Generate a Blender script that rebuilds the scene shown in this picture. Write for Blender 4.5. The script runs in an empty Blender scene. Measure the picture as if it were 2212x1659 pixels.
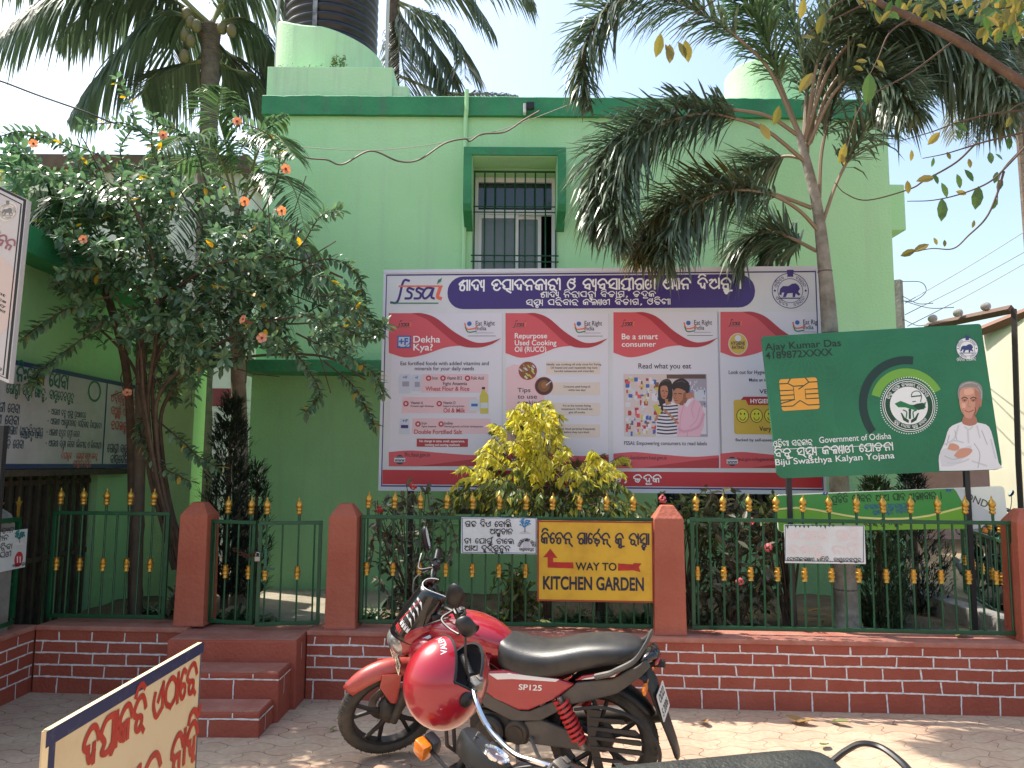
import bpy, bmesh, math, random
from mathutils import Vector, Matrix, noise as mnoise
random.seed(11)
R = math.radians
SC = bpy.context.scene
COL = SC.collection

# ------------------------------------------------------------------ camera, sky, sun, exposure
CAM_P = Vector((0.0, 0.0, 1.6))
CAM_M = Matrix.Rotation(R(96.0), 3, 'X') @ Matrix.Rotation(R(0.4), 3, 'Z')
cam_d = bpy.data.cameras.new("camera")
cam_d.sensor_width = 36.0
cam_d.lens = 27.05
cam_d.clip_end = 2000
cam = bpy.data.objects.new("camera", cam_d)
cam.matrix_world = Matrix.Translation(CAM_P) @ CAM_M.to_4x4()
COL.objects.link(cam)
SC.camera = cam

SUN_EL = 58.0
SUN_TO = Vector((-0.80, 0.42, 0)).normalized()          # horizontal direction towards the sun
SUN_V = Vector((SUN_TO.x * math.cos(R(SUN_EL)), SUN_TO.y * math.cos(R(SUN_EL)), math.sin(R(SUN_EL))))
world = bpy.data.worlds.new("World")
SC.world = world
world.use_nodes = True
wn = world.node_tree.nodes
sky = wn.new('ShaderNodeTexSky')
sky.sky_type = 'NISHITA'
sky.sun_disc = False
sky.sun_elevation = R(SUN_EL)
sky.sun_rotation = math.atan2(SUN_TO.x, SUN_TO.y)
sky.air_density = 1.5
sky.dust_density = 3.4
sky.ozone_density = 1.5
bg = wn['Background']
bg.inputs[1].default_value = 0.145
world.node_tree.links.new(sky.outputs[0], bg.inputs[0])
sun_d = bpy.data.lights.new("sun", 'SUN')
sun_d.energy = 3.9
sun_d.angle = R(0.5)
sun_d.color = (1.0, 0.93, 0.82)
sun = bpy.data.objects.new("sun", sun_d)
sun.rotation_euler = SUN_V.to_track_quat('Z', 'Y').to_euler()
COL.objects.link(sun)
SC.view_settings.view_transform = 'Standard'
SC.view_settings.look = 'None'
SC.view_settings.exposure = 1.0
SC.view_settings.gamma = 1.0
SC.cycles.max_bounces = 8
SC.cycles.transparent_max_bounces = 16
SC.cycles.use_denoising = True

# ------------------------------------------------------------------ helpers
FPX = 27.05 / 36.0 * 2212.0
def ray(x, y):
    return CAM_M @ Vector(((x - 1106) / FPX, (829.5 - y) / FPX, -1.0))
def at(x, y, Y):
    d = ray(x, y)
    return CAM_P + d * (Y / d.y)
def on_z(x, y, z):
    d = ray(x, y)
    return CAM_P + d * ((z - CAM_P.z) / d.z)

MATS = {}
def mat(name, col=(.5, .5, .5), rough=.6, metal=0.0, col2=None, nscale=6.0, ndet=6.0, bump=0.0, bscale=40.0,
        coat=0.0, spec=.5, trans=0.0, island=0.0, contrast=(.35, .65), streak=0.0):
    if name in MATS:
        return MATS[name]
    m = bpy.data.materials.new(name)
    m.use_nodes = True
    nt = m.node_tree
    N, L = nt.nodes, nt.links
    b = N['Principled BSDF']
    b.inputs['Base Color'].default_value = (*col, 1)
    b.inputs['Roughness'].default_value = rough
    b.inputs['Metallic'].default_value = metal
    b.inputs['Specular IOR Level'].default_value = spec
    if coat:
        b.inputs['Coat Weight'].default_value = coat
        b.inputs['Coat Roughness'].default_value = .06
    tc = N.new('ShaderNodeTexCoord')
    out = None
    if col2 is not None:
        nz = N.new('ShaderNodeTexNoise')
        nz.inputs['Scale'].default_value = nscale
        nz.inputs['Detail'].default_value = ndet
        nz.inputs['Roughness'].default_value = .62
        L.new(tc.outputs['Object'], nz.inputs['Vector'])
        cr = N.new('ShaderNodeMapRange')
        cr.inputs['From Min'].default_value, cr.inputs['From Max'].default_value = contrast
        L.new(nz.outputs['Fac'], cr.inputs['Value'])
        mx = N.new('ShaderNodeMix'); mx.data_type = 'RGBA'
        mx.inputs['A'].default_value = (*col, 1); mx.inputs['B'].default_value = (*col2, 1)
        L.new(cr.outputs['Result'], mx.inputs['Factor'])
        out = mx.outputs['Result']
    if island:
        g = N.new('ShaderNodeNewGeometry')
        h = N.new('ShaderNodeHueSaturation')
        mr = N.new('ShaderNodeMapRange')
        mr.inputs['To Min'].default_value = 1 - island; mr.inputs['To Max'].default_value = 1 + island
        L.new(g.outputs['Random Per Island'], mr.inputs['Value'])
        L.new(mr.outputs['Result'], h.inputs['Value'])
        mr2 = N.new('ShaderNodeMapRange')
        mr2.inputs['To Min'].default_value = .5 + .05 * island; mr2.inputs['To Max'].default_value = .5 - .05 * island
        L.new(g.outputs['Random Per Island'], mr2.inputs['Value'])
        L.new(mr2.outputs['Result'], h.inputs['Hue'])
        if out: L.new(out, h.inputs['Color'])
        else: h.inputs['Color'].default_value = (*col, 1)
        out = h.outputs['Color']
    if streak:
        mp = N.new('ShaderNodeMapping'); mp.inputs['Scale'].default_value = (3.2, 3.2, .22); L.new(tc.outputs['Object'], mp.inputs['Vector'])
        n3 = N.new('ShaderNodeTexNoise'); n3.inputs['Scale'].default_value = 2.0; n3.inputs['Detail'].default_value = 7; n3.inputs['Roughness'].default_value = .7; L.new(mp.outputs[0], n3.inputs['Vector'])
        r3 = N.new('ShaderNodeMapRange'); r3.inputs['From Min'].default_value = .5; r3.inputs['From Max'].default_value = .78; r3.inputs['To Min'].default_value = 1; r3.inputs['To Max'].default_value = 1 - streak; L.new(n3.outputs['Fac'], r3.inputs['Value'])
        h3 = N.new('ShaderNodeHueSaturation'); L.new(r3.outputs[0], h3.inputs['Value']); L.new(r3.outputs[0], h3.inputs['Saturation'])
        if out: L.new(out, h3.inputs['Color'])
        else: h3.inputs['Color'].default_value = (*col, 1)
        out = h3.outputs['Color']
    if out:
        L.new(out, b.inputs['Base Color'])
    if bump:
        nb = N.new('ShaderNodeTexNoise')
        nb.inputs['Scale'].default_value = bscale; nb.inputs['Detail'].default_value = 5
        L.new(tc.outputs['Object'], nb.inputs['Vector'])
        bp = N.new('ShaderNodeBump')
        bp.inputs['Strength'].default_value = bump; bp.inputs['Distance'].default_value = .02
        L.new(nb.outputs['Fac'], bp.inputs['Height'])
        L.new(bp.outputs['Normal'], b.inputs['Normal'])
    if trans:
        t = N.new('ShaderNodeBsdfTranslucent')
        t.inputs['Color'].default_value = (min(1, col[0] * 1.6 + .02), min(1, col[1] * 1.7 + .03), col[2] * .8, 1)
        if out:
            hs = N.new('ShaderNodeHueSaturation'); hs.inputs['Value'].default_value = 1.7; hs.inputs['Saturation'].default_value = 1.15
            L.new(out, hs.inputs['Color']); L.new(hs.outputs['Color'], t.inputs['Color'])
        ms = N.new('ShaderNodeMixShader'); ms.inputs[0].default_value = trans
        L.new(b.outputs[0], ms.inputs[1]); L.new(t.outputs[0], ms.inputs[2])
        L.new(ms.outputs[0], N['Material Output'].inputs['Surface'])
    MATS[name] = m
    return m

def frame_of(d):
    d = d.normalized()
    a = Vector((0, 0, 1)) if abs(d.z) < .95 else Vector((1, 0, 0))
    u = d.cross(a).normalized()
    return u, d.cross(u).normalized()

class MB:
    """collects shapes; build() links them as one mesh object"""
    def __init__(s, M=None):
        s.v, s.f, s.M = [], [], M
    def add(s, vs, fs, M=None):
        n = len(s.v)
        if M is not None: vs = [M @ Vector(p) for p in vs]
        s.v += [tuple(p) for p in vs]
        s.f += [tuple(i + n for i in q) for q in fs]
    def box(s, c, d, M=None, bev=0.0):
        cx, cy, cz = c; x, y, z = d[0] / 2, d[1] / 2, d[2] / 2
        if bev <= 0:
            vs = [Vector((cx + i * x, cy + j * y, cz + k * z)) for i in (-1, 1) for j in (-1, 1) for k in (-1, 1)]
            s.add(vs, [(0, 1, 3, 2), (4, 6, 7, 5), (0, 4, 5, 1), (2, 3, 7, 6), (0, 2, 6, 4), (1, 5, 7, 3)], M)
        else:
            bm = bmesh.new(); bmesh.ops.create_cube(bm, size=1)
            for w in bm.verts: w.co = Vector((cx + w.co.x * 2 * x, cy + w.co.y * 2 * y, cz + w.co.z * 2 * z))
            bmesh.ops.bevel(bm, geom=bm.edges[:], offset=bev, segments=2, affect='EDGES', profile=.6)
            bm.verts.index_update()
            s.add([w.co.copy() for w in bm.verts], [[w.index for w in q.verts] for q in bm.faces], M); bm.free()
        return s
    def tube(s, pts, r, n=8, cap=True, M=None):
        pts = [Vector(p) for p in pts]
        if not hasattr(r, '__len__'): r = [r] * len(pts)
        vs, fs = [], []
        u = None
        for i, p in enumerate(pts):
            d = (pts[min(i + 1, len(pts) - 1)] - pts[max(i - 1, 0)])
            if d.length < 1e-9: d = Vector((0, 0, 1))
            d.normalize()
            if u is None: u, w = frame_of(d)
            else:
                u = (u - d * u.dot(d))
                if u.length < 1e-6: u, w = frame_of(d)
                u.normalize()
            w = d.cross(u)
            for k in range(n):
                a = 2 * math.pi * k / n
                vs.append(p + (u * math.cos(a) + w * math.sin(a)) * r[i])
        for i in range(len(pts) - 1):
            for k in range(n):
                fs.append((i * n + k, i * n + (k + 1) % n, (i + 1) * n + (k + 1) % n, (i + 1) * n + k))
        if cap:
            fs.append(tuple(range(n))[::-1]); fs.append(tuple((len(pts) - 1) * n + k for k in range(n)))
        s.add(vs, fs, M); return s
    def lathe(s, prof, o=(0, 0, 0), axis='Z', n=16, M=None):
        """prof: list of (radius, height)"""
        vs, fs = [], []
        o = Vector(o)
        for (r, h) in prof:
            for k in range(n):
                a = 2 * math.pi * k / n
                c, q = r * math.cos(a), r * math.sin(a)
                vs.append(o + {'Z': Vector((c, q, h)), 'Y': Vector((q, h, c)), 'X': Vector((h, c, q))}[axis])
        for i in range(len(prof) - 1):
            for k in range(n):
                fs.append((i * n + k, i * n + (k + 1) % n, (i + 1) * n + (k + 1) % n, (i + 1) * n + k))
        shut = prof[0] == prof[-1]
        if prof[0][0] > 1e-4 and not shut: fs.append(tuple(range(n))[::-1])
        if prof[-1][0] > 1e-4 and not shut: fs.append(tuple((len(prof) - 1) * n + k for k in range(n)))
        s.add(vs, fs, M); return s
    def prism(s, poly, h0, h1, axis='Y', M=None):
        """poly in the plane normal to axis, extruded h0..h1"""
        def pt(a, b, h): return {'Y': (a, h, b), 'Z': (a, b, h), 'X': (h, a, b)}[axis]
        n = len(poly)
        vs = [pt(a, b, h0) for a, b in poly] + [pt(a, b, h1) for a, b in poly]
        fs = [tuple(range(n)), tuple(range(n, 2 * n))[::-1]] + [(i, i + n, (i + 1) % n + n, (i + 1) % n) for i in range(n)]
        s.add(vs, fs, M); return s
    def loft(s, rings, cap=True, M=None, closed=True):
        n = len(rings[0]); vs = [p for r in rings for p in r]; fs = []
        for i in range(len(rings) - 1):
            for k in range(n if closed else n - 1):
                fs.append((i * n + k, i * n + (k + 1) % n, (i + 1) * n + (k + 1) % n, (i + 1) * n + k))
        if cap and closed:
            fs.append(tuple(range(n))[::-1]); fs.append(tuple((len(rings) - 1) * n + k for k in range(n)))
        s.add(vs, fs, M); return s
    def quad(s, a, b, c, d, M=None):
        s.add([a, b, c, d], [(0, 1, 2, 3)], M); return s
    def build(s, name, m, parent=None, smooth=False, sub=0, solid=0.0, angle=40):
        me = bpy.data.meshes.new(name)
        vs = s.v if s.M is None else [tuple(s.M @ Vector(p)) for p in s.v]
        me.from_pydata(vs, [], s.f)
        bm = bmesh.new(); bm.from_mesh(me)
        bmesh.ops.recalc_face_normals(bm, faces=bm.faces[:]); bm.to_mesh(me); bm.free()
        me.materials.append(m)
        if smooth:
            me.polygons.foreach_set('use_smooth', [True] * len(me.polygons))
        o = bpy.data.objects.new(name, me); COL.objects.link(o)
        if parent is not None: o.parent = parent
        if solid:
            q = o.modifiers.new('solid', 'SOLIDIFY'); q.thickness = solid; q.offset = 0
        if sub:
            q = o.modifiers.new('sub', 'SUBSURF'); q.levels = q.render_levels = sub
        if smooth and not sub and angle < 170:
            me.set_sharp_from_angle(angle=R(angle))
        return o

def leafmesh(name, vs, fs, m, parent=None, smooth=False):
    me = bpy.data.meshes.new(name)
    me.from_pydata(vs, [], fs)
    me.materials.append(m)
    if smooth: me.polygons.foreach_set('use_smooth', [True] * len(me.polygons))
    o = bpy.data.objects.new(name, me); COL.objects.link(o)
    if parent is not None: o.parent = parent
    return o

def tag(o, label, cat, group=None, kind=None):
    if label: o['label'] = label
    if cat: o['category'] = cat
    if group: o['group'] = group
    if kind: o['kind'] = kind
    return o
def thing(name, label, cat, loc=(0, 0, 0), rz=0.0, group=None):
    o = bpy.data.objects.new(name, None); COL.objects.link(o)
    o.location = loc; o.rotation_euler = (0, 0, rz); o.empty_display_size = .1
    return tag(o, label, cat, group)
def struct(o):
    o['kind'] = 'structure'; return o
def dup(root, loc=None, rz=None, label=None):
    r = root.copy(); COL.objects.link(r)
    if loc is not None: r.location = loc
    if rz is not None: r.rotation_euler = (0, 0, rz)
    if label: r['label'] = label
    for ch in list(root.children):
        c = ch.copy(); COL.objects.link(c); c.parent = r
        for g in list(ch.children):
            d = g.copy(); COL.objects.link(d); d.parent = c
    return r

def spline(pts, n=6):
    """Catmull-Rom through pts"""
    pts = [Vector(p) for p in pts]
    if len(pts) < 3: return pts
    P = [pts[0] * 2 - pts[1]] + pts + [pts[-1] * 2 - pts[-2]]
    out = []
    for i in range(1, len(P) - 2):
        a, b, c, d = P[i - 1], P[i], P[i + 1], P[i + 2]
        for k in range(n):
            t = k / n
            out.append(.5 * ((2 * b) + (c - a) * t + (2 * a - 5 * b + 4 * c - d) * t * t + (3 * b - a - 3 * c + d) * t ** 3))
    out.append(pts[-1]); return out
def rnd(a, b): return random.uniform(a, b)
def rvec(): 
    while True:
        v = Vector((rnd(-1, 1), rnd(-1, 1), rnd(-1, 1)))
        if .05 < v.length < 1: return v.normalized()
# ------------------------------------------------------------------ materials of the place
def srgb(r, g, b):
    f = lambda c: (c / 255 / 12.92) if c / 255 <= .04045 else ((c / 255 + .055) / 1.055) ** 2.4
    return (f(r), f(g), f(b))
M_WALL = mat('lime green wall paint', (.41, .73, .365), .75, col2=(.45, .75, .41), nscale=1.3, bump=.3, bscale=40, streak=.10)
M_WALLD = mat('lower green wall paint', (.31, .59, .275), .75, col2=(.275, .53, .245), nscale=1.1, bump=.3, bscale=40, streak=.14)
M_PLINTH = mat('pale green parapet paint', (.44, .72, .41), .8, col2=(.50, .75, .47), nscale=2.0, bump=.3, bscale=40, streak=.25)
M_BAND = mat('dark green band paint', (.020, .20, .075), .6, col2=(.034, .26, .10), nscale=3, bump=.35, bscale=30, streak=.3)
M_RED = mat('brick red paint', (.29, .056, .030), .7, col2=(.34, .08, .047), nscale=3.5, bump=.35, bscale=45)
M_PIL = mat('terracotta pillar paint', (.35, .082, .044), .7, col2=(.40, .11, .064), nscale=3, bump=.4, bscale=30)
M_REDTOP = mat('faded red wall cap', (.34, .11, .075), .85, col2=(.42, .19, .14), nscale=5, bump=.35, bscale=40)
M_JOINT = mat('white chalk joint paint', (.72, .70, .68), .9, col2=(.55, .42, .38), nscale=60, contrast=(.45, .75))
M_FENCE = mat('dark green enamel', (.004, .058, .022), .42, col2=(.008, .085, .032), nscale=14, contrast=(.4, .75))
M_GOLD = mat('gold paint', (.62, .36, .07), .38, metal=.75, col2=(.45, .24, .04), nscale=18)
M_BLACK = mat('black plastic', (.012, .012, .013), .45)
M_STEEL = mat('dark steel', (.03, .03, .032), .5, metal=.3)
M_WHITEP = mat('white frame paint', (.72, .72, .70), .5)
M_CONC = mat('weathered concrete', (.26, .245, .22), .9, col2=(.15, .14, .12), nscale=5, bump=.5, bscale=30)
M_GLASS = mat('dark window glass', (.012, .02, .03), .05, spec=.8)
M_DARK = mat('unlit room behind the window', (.01, .011, .012), .8)
M_WOODD = mat('dark weathered timber', (.035, .028, .022), .85, col2=(.06, .045, .03), nscale=9, bump=.4)

def paver_mat():
    m = bpy.data.materials.new('pink interlocking pavers'); m.use_nodes = True
    N, L = m.node_tree.nodes, m.node_tree.links
    b = N['Principled BSDF']; b.inputs['Roughness'].default_value = .85
    tc = N.new('ShaderNodeTexCoord'); sp = N.new('ShaderNodeSeparateXYZ'); L.new(tc.outputs['Object'], sp.inputs[0])
    def wave(src, k, amp):
        a = N.new('ShaderNodeMath'); a.operation = 'MULTIPLY'; a.inputs[1].default_value = k; L.new(src, a.inputs[0])
        s_ = N.new('ShaderNodeMath'); s_.operation = 'SINE'; L.new(a.outputs[0], s_.inputs[0])
        q = N.new('ShaderNodeMath'); q.operation = 'MULTIPLY'; q.inputs[1].default_value = amp; L.new(s_.outputs[0], q.inputs[0])
        return q.outputs[0]
    def plus(a, c):
        q = N.new('ShaderNodeMath'); q.operation = 'ADD'; L.new(a, q.inputs[0]); L.new(c, q.inputs[1]); return q.outputs[0]
    nx = plus(sp.outputs['X'], wave(sp.outputs['Y'], 2 * math.pi / .135, .020))
    ny = plus(sp.outputs['Y'], wave(sp.outputs['X'], 2 * math.pi / .27, .030))
    cb = N.new('ShaderNodeCombineXYZ'); L.new(nx, cb.inputs[0]); L.new(ny, cb.inputs[1])
    br = N.new('ShaderNodeTexBrick')
    br.inputs['Scale'].default_value = 1.0; br.inputs['Brick Width'].default_value = .27; br.inputs['Row Height'].default_value = .135
    br.inputs['Mortar Size'].default_value = .0035; br.inputs['Mortar Smooth'].default_value = .3
    br.inputs['Color1'].default_value = (.40, .26, .18, 1); br.inputs['Color2'].default_value = (.45, .31, .22, 1)
    br.inputs['Mortar'].default_value = (.14, .085, .06, 1)
    L.new(cb.outputs[0], br.inputs['Vector'])
    nz = N.new('ShaderNodeTexNoise'); nz.inputs['Scale'].default_value = 1.7; nz.inputs['Detail'].default_value = 8; nz.inputs['Roughness'].default_value = .7
    L.new(tc.outputs['Object'], nz.inputs['Vector'])
    mr = N.new('ShaderNodeMapRange'); mr.inputs['From Min'].default_value = .42; mr.inputs['From Max'].default_value = .68; L.new(nz.outputs['Fac'], mr.inputs['Value'])
    mx = N.new('ShaderNodeMix'); mx.data_type = 'RGBA'; mx.inputs['B'].default_value = (.52, .43, .30, 1)
    fm = N.new('ShaderNodeMath'); fm.operation = 'MULTIPLY'; fm.inputs[1].default_value = .75; L.new(mr.outputs[0], fm.inputs[0])
    L.new(fm.outputs[0], mx.inputs['Factor']); L.new(br.outputs['Color'], mx.inputs['A'])
    n2 = N.new('ShaderNodeTexNoise'); n2.inputs['Scale'].default_value = 34; n2.inputs['Detail'].default_value = 6; L.new(tc.outputs['Object'], n2.inputs['Vector'])
    hs = N.new('ShaderNodeHueSaturation'); m3 = N.new('ShaderNodeMapRange'); m3.inputs['To Min'].default_value = .72; m3.inputs['To Max'].default_value = 1.28
    L.new(n2.outputs['Fac'], m3.inputs['Value']); L.new(m3.outputs[0], hs.inputs['Value']); L.new(mx.outputs['Result'], hs.inputs['Color'])
    L.new(hs.outputs['Color'], b.inputs['Base Color'])
    bp = N.new('ShaderNodeBump'); bp.inputs['Strength'].default_value = .5; bp.inputs['Distance'].default_value = .006; bp.invert = True
    L.new(br.outputs['Fac'], bp.inputs['Height']); L.new(bp.outputs[0], b.inputs['Normal'])
    return m
M_PAVER = paver_mat()
M_SOIL = mat('garden soil', (.16, .115, .075), .95, col2=(.085, .06, .035), nscale=4, bump=.9, bscale=22)
M_PATH = mat('dusty cement path', (.33, .29, .22), .95, col2=(.24, .21, .15), nscale=3, bump=.4)
M_EARTH = mat('bare earth', (.30, .24, .17), .95, col2=(.22, .17, .12), nscale=.6, bump=.4)

# ------------------------------------------------------------------ ground
def sheet(name, x0, y0, x1, y1, z, m):
    return struct(MB().quad((x0, y0, z), (x1, y0, z), (x1, y1, z), (x0, y1, z)).build(name, m))
sheet('ground', -400, -400, 400, 400, -.012, M_EARTH)
sheet('pavement', -9, -6, 9, 5.9, 0, M_PAVER)

WA = Vector((1, -.057, 0)).normalized(); WB = Vector((.057, 1, 0)).normalized(); WO = Vector((0, 5.37, 0))
def WP(s, d, z): 
    p = WO + WA * s + WB * d; return Vector((p.x, p.y, z))
WM = Matrix(((WA.x, WB.x, 0, WO.x), (WA.y, WB.y, 0, WO.y), (0, 0, 1, 0), (0, 0, 0, 1)))
ZW = .455                                   # wall top

GZ = .36
g = MB()
nx, ny = 60, 24
for j in range(ny + 1):
    for i in range(nx + 1):
        x = -3.55 + i * 7.9 / nx; y0 = 5.60 - .057 * x; y = y0 + (7.9 - y0) * j / ny
        z = GZ + .045 * mnoise.noise((x * 1.7, y * 1.7, 0)) + .02 * mnoise.noise((x * 5, y * 5, 3))
        if -2.5 < x < -1.15: z = GZ - .03
        g.v.append((x, y, z))
for j in range(ny):
    for i in range(nx):
        a = j * (nx + 1) + i; g.f.append((a, a + 1, a + nx + 2, a + nx + 1))
struct(g.build('garden_soil', M_SOIL, smooth=True))
sheet('garden_path', -2.42, 5.72, -1.12, 9.5, GZ + .012, M_PATH)
sheet('back_yard', -3.5, 7.9, 30, 30, GZ - .12, M_EARTH)
sheet('rear_lane', -14, 8.9, -2.5, 30, GZ - .08, M_EARTH)

# ------------------------------------------------------------------ painted brick walls and steps
def ribbon(mb, pts, w, nrm):
    """thin hand-painted line along pts lying in the plane with normal nrm"""
    P = []
    nrm = Vector(nrm).normalized()
    for i in range(len(pts) - 1):
        a, b = Vector(pts[i]), Vector(pts[i + 1]); k = max(1, int((b - a).length / .02))
        P += [a.lerp(b, t / k) for t in range(k)]
    P.append(Vector(pts[-1]))
    d = (P[-1] - P[0]).normalized(); s = d.cross(nrm).normalized()
    ph = rnd(0, 99)
    n0 = len(mb.v)
    for i, p in enumerate(P):
        off = .006 * mnoise.noise((ph + i * .05, ph, 0)) + .0022 * mnoise.noise((ph + i * .6, 2, 0))
        ww = w * (1 + .55 * mnoise.noise((ph, i * .5, 5)))
        mb.v.append(tuple(p + s * (off + ww / 2) + nrm * .0025)); mb.v.append(tuple(p + s * (off - ww / 2) + nrm * .0025))
    for i in range(len(P) - 1):
        mb.f.append((n0 + 2 * i, n0 + 2 * i + 1, n0 + 2 * i + 3, n0 + 2 * i + 2))
def brick_lines(mb, o, u, nrm, length, zs, bl, first=0, w=.0105, ends=(0, 0)):
    """zs: course boundaries from the top; horizontal lines at inner ones, verticals staggered"""
    o, u = Vector(o), Vector(u).normalized()
    for k in range(1, len(zs) - 1):
        ribbon(mb, [o + u * .003 + Vector((0, 0, zs[k])), o + u * (length - .003) + Vector((0, 0, zs[k] + rnd(-.004, .004)))], w, nrm)
    for k in range(len(zs) - 1):
        x = (bl * (.22 if (k + first) % 2 else .72)) + rnd(-.01, .01)
        while x < length - .01:
            if x > .01:
                ribbon(mb, [o + u * (x + rnd(-.004, .004)) + Vector((0, 0, zs[k] - .006)), o + u * (x + rnd(-.006, .006)) + Vector((0, 0, zs[k + 1] + rnd(-.004, .004)))], w * .9, nrm)
            x += bl * rnd(.96, 1.04)

COURSES = [.455, .352, .272, .19, .108, 0.0]
COURSES_R = [.452, .363, .288, .21, .128, 0.0]
def wall_piece(label, s0, s1, zs, first):
    t = thing('boundary_wall', label, 'wall', WP((s0 + s1) / 2, 0, 0), math.atan2(WA.y, WA.x), 'red painted boundary walls')
    L_ = s1 - s0
    b = MB(); b.box((0, .13, (ZW - .03) / 2 - .05), (L_, .26, ZW - .03 + .1)); b.build('wall_body', M_RED, t)
    b = MB(); b.box((0, .127, ZW - .014), (L_ + .004, .275, .034), bev=.008); b.build('wall_cap', M_REDTOP, t)
    j = MB(); zz = list(zs); zz[0] = ZW - .034
    brick_lines(j, (-L_ / 2, 0, 0), (1, 0, 0), (0, -1, 0), L_, zz, .238, first); j.build('painted_joints', M_JOINT, t)
    return t
wall_piece('long red boundary wall with white painted brick joints behind the red motorcycle', -1.40, 3.58, COURSES_R, 1)
wall_piece('short red wall with white painted joints left of the entrance steps', -3.335, -2.25, COURSES, 0)
t = thing('boundary_wall', 'red painted return wall running towards the viewer at the left edge', 'wall', (-3.345, 4.6, 0), 0, 'red painted boundary walls')
b = MB(); b.box((-.13, -.2, .16), (.26, 2.35, .53)); b.build('wall_body', M_RED, t)
b = MB(); b.box((-.125, -.2, ZW - .014), (.275, 2.35, .034), bev=.008); b.build('wall_cap', M_REDTOP, t)
j = MB(); brick_lines(j, (0, -1.37, 0), (0, 1, 0), (1, 0, 0), 2.33, [ZW - .034] + COURSES[1:], .235, 1); j.build('painted_joints', M_JOINT, t)

st = thing('entrance_steps', 'three red painted steps rising to the green gate', 'steps', (0, 0, 0))
SX0 = -2.26
steps = [(4.70, .14, -1.47), (4.96, .295, -1.44), (5.22, .437, -1.405)]
for i, (y, z, xr) in enumerate(steps):
    b = MB(); b.box(((SX0 + xr) / 2, (y + 5.70) / 2, z / 2 - .03), (xr - SX0, 5.70 - y, z + .06), bev=.010); b.build('step', M_RED, st)
    tr = MB(); y2 = steps[i + 1][0] if i < 2 else 5.70
    tr.box(((SX0 + xr) / 2, (y + y2) / 2 + .004, z + .001), (xr - SX0 - .02, y2 - y - .022, .006)); tr.build('tread', M_REDTOP, st)
j = MB()
for i, (y, z, xr) in enumerate(steps[:2]):
    ribbon(j, [(SX0, y, z - .035), (xr, y, z - .035)], .009, (0, -1, 0))
    zl = steps[i - 1][1] if i else 0
    for q in (.30, .62) if i == 0 else (.36, .66):
        x = SX0 + (xr - SX0) * q
        ribbon(j, [(x, y, z - .035), (x, y, zl + .003)], .008, (0, -1, 0))
    for q in (.47, .8): 
        x = SX0 + (xr - SX0) * q; ribbon(j, [(x, y, z - .002), (x, y, z - .035)], .008, (0, -1, 0))
for i, (y, z, xr) in enumerate(steps):
    y2 = 5.43
    if i < 2: ribbon(j, [(xr, y, z - .035), (xr, y2, z - .035)], .008, (1, 0, 0))
    zl = steps[i - 1][1] if i else 0
    yy = y + .11
    while yy < y2 - .03:
        ribbon(j, [(xr, yy, z - .035), (xr, yy, zl + .004)], .007, (1, 0, 0)); yy += .17
j.build('painted_joints', M_JOINT, st)

# ------------------------------------------------------------------ pillars
def pillar(s, label, h=.86, w=.2, d=.2):
    t = thing('gate_pillar', label, 'pillar', WP(s, .15, ZW + .003), math.atan2(WA.y, WA.x), 'red fence pillars')
    b = MB(); q = .055
    rings = []
    for (z, e) in ((0, .012), (.03, .008), (h - .095, 0), (h - .09, 0), (h - .005, -q), (h, -q - .006)):
        a, c = w / 2 + e, d / 2 + e
        rings.append([(-a, -c, z), (a, -c, z), (a, c, z), (-a, c, z)])
    b.loft(rings); o = b.build('pillar_body', M_PIL, t)
    m = o.modifiers.new('bev', 'BEVEL'); m.width = .008; m.segments = 2
    return t
XP = [at(x, 1230, 5.45).x for x in (408, 728, 1448, 2232)]
pillar(at(404, 1240, 5.5).x, 'red chamfered pillar on the wall left of the green gate')
pillar(at(733, 1240, 5.45).x, 'red chamfered pillar right of the green gate')
pillar(at(1449, 1240, 5.32).x, 'red chamfered pillar beside the yellow sign', .87)
pillar(at(2238, 1240, 5.22).x, 'red chamfered pillar at the right edge', .87)

# ------------------------------------------------------------------ fences: bars with gold finials and collars
def finial_mesh():
    b = MB(); k = .075
    b.lathe([(0.010, 0), (.019, .004), (.021, .014), (.015, .024), (.021, .030), (.0205, .040), (.016, .046), (.023, .058), (.0255, .068), (.022, .081), (.012, .096), (.006, .103), (.005, .108), (.007, .112), (.0035, .120), (.0, .127)], n=14)
    return b
def collar_mesh():
    b = MB(); b.lathe([(.012, -.046), (.019, -.045), (.016, -.038), (.0165, -.022), (.0215, -.019), (.0225, -.010), (.0185, -.003), (.0185, .003), (.0225, .010), (.0215, .019), (.0165, .022), (.016, .038), (.019, .045), (.012, .046)], n=14)
    return b
_fm = finial_mesh().build('finial', M_GOLD, None, smooth=True, angle=60); _cm = collar_mesh().build('collar', M_GOLD, None, smooth=True, angle=50)
FM, CM = _fm.data, _cm.data
bpy.data.objects.remove(_fm); bpy.data.objects.remove(_cm)
def put(name, me, parent, loc, rot=None, sc=1.0):
    o = bpy.data.objects.new(name, me); COL.objects.link(o); o.parent = parent; o.location = loc
    if rot: o.rotation_euler = rot
    o.scale = (sc, sc, sc)
    return o
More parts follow.
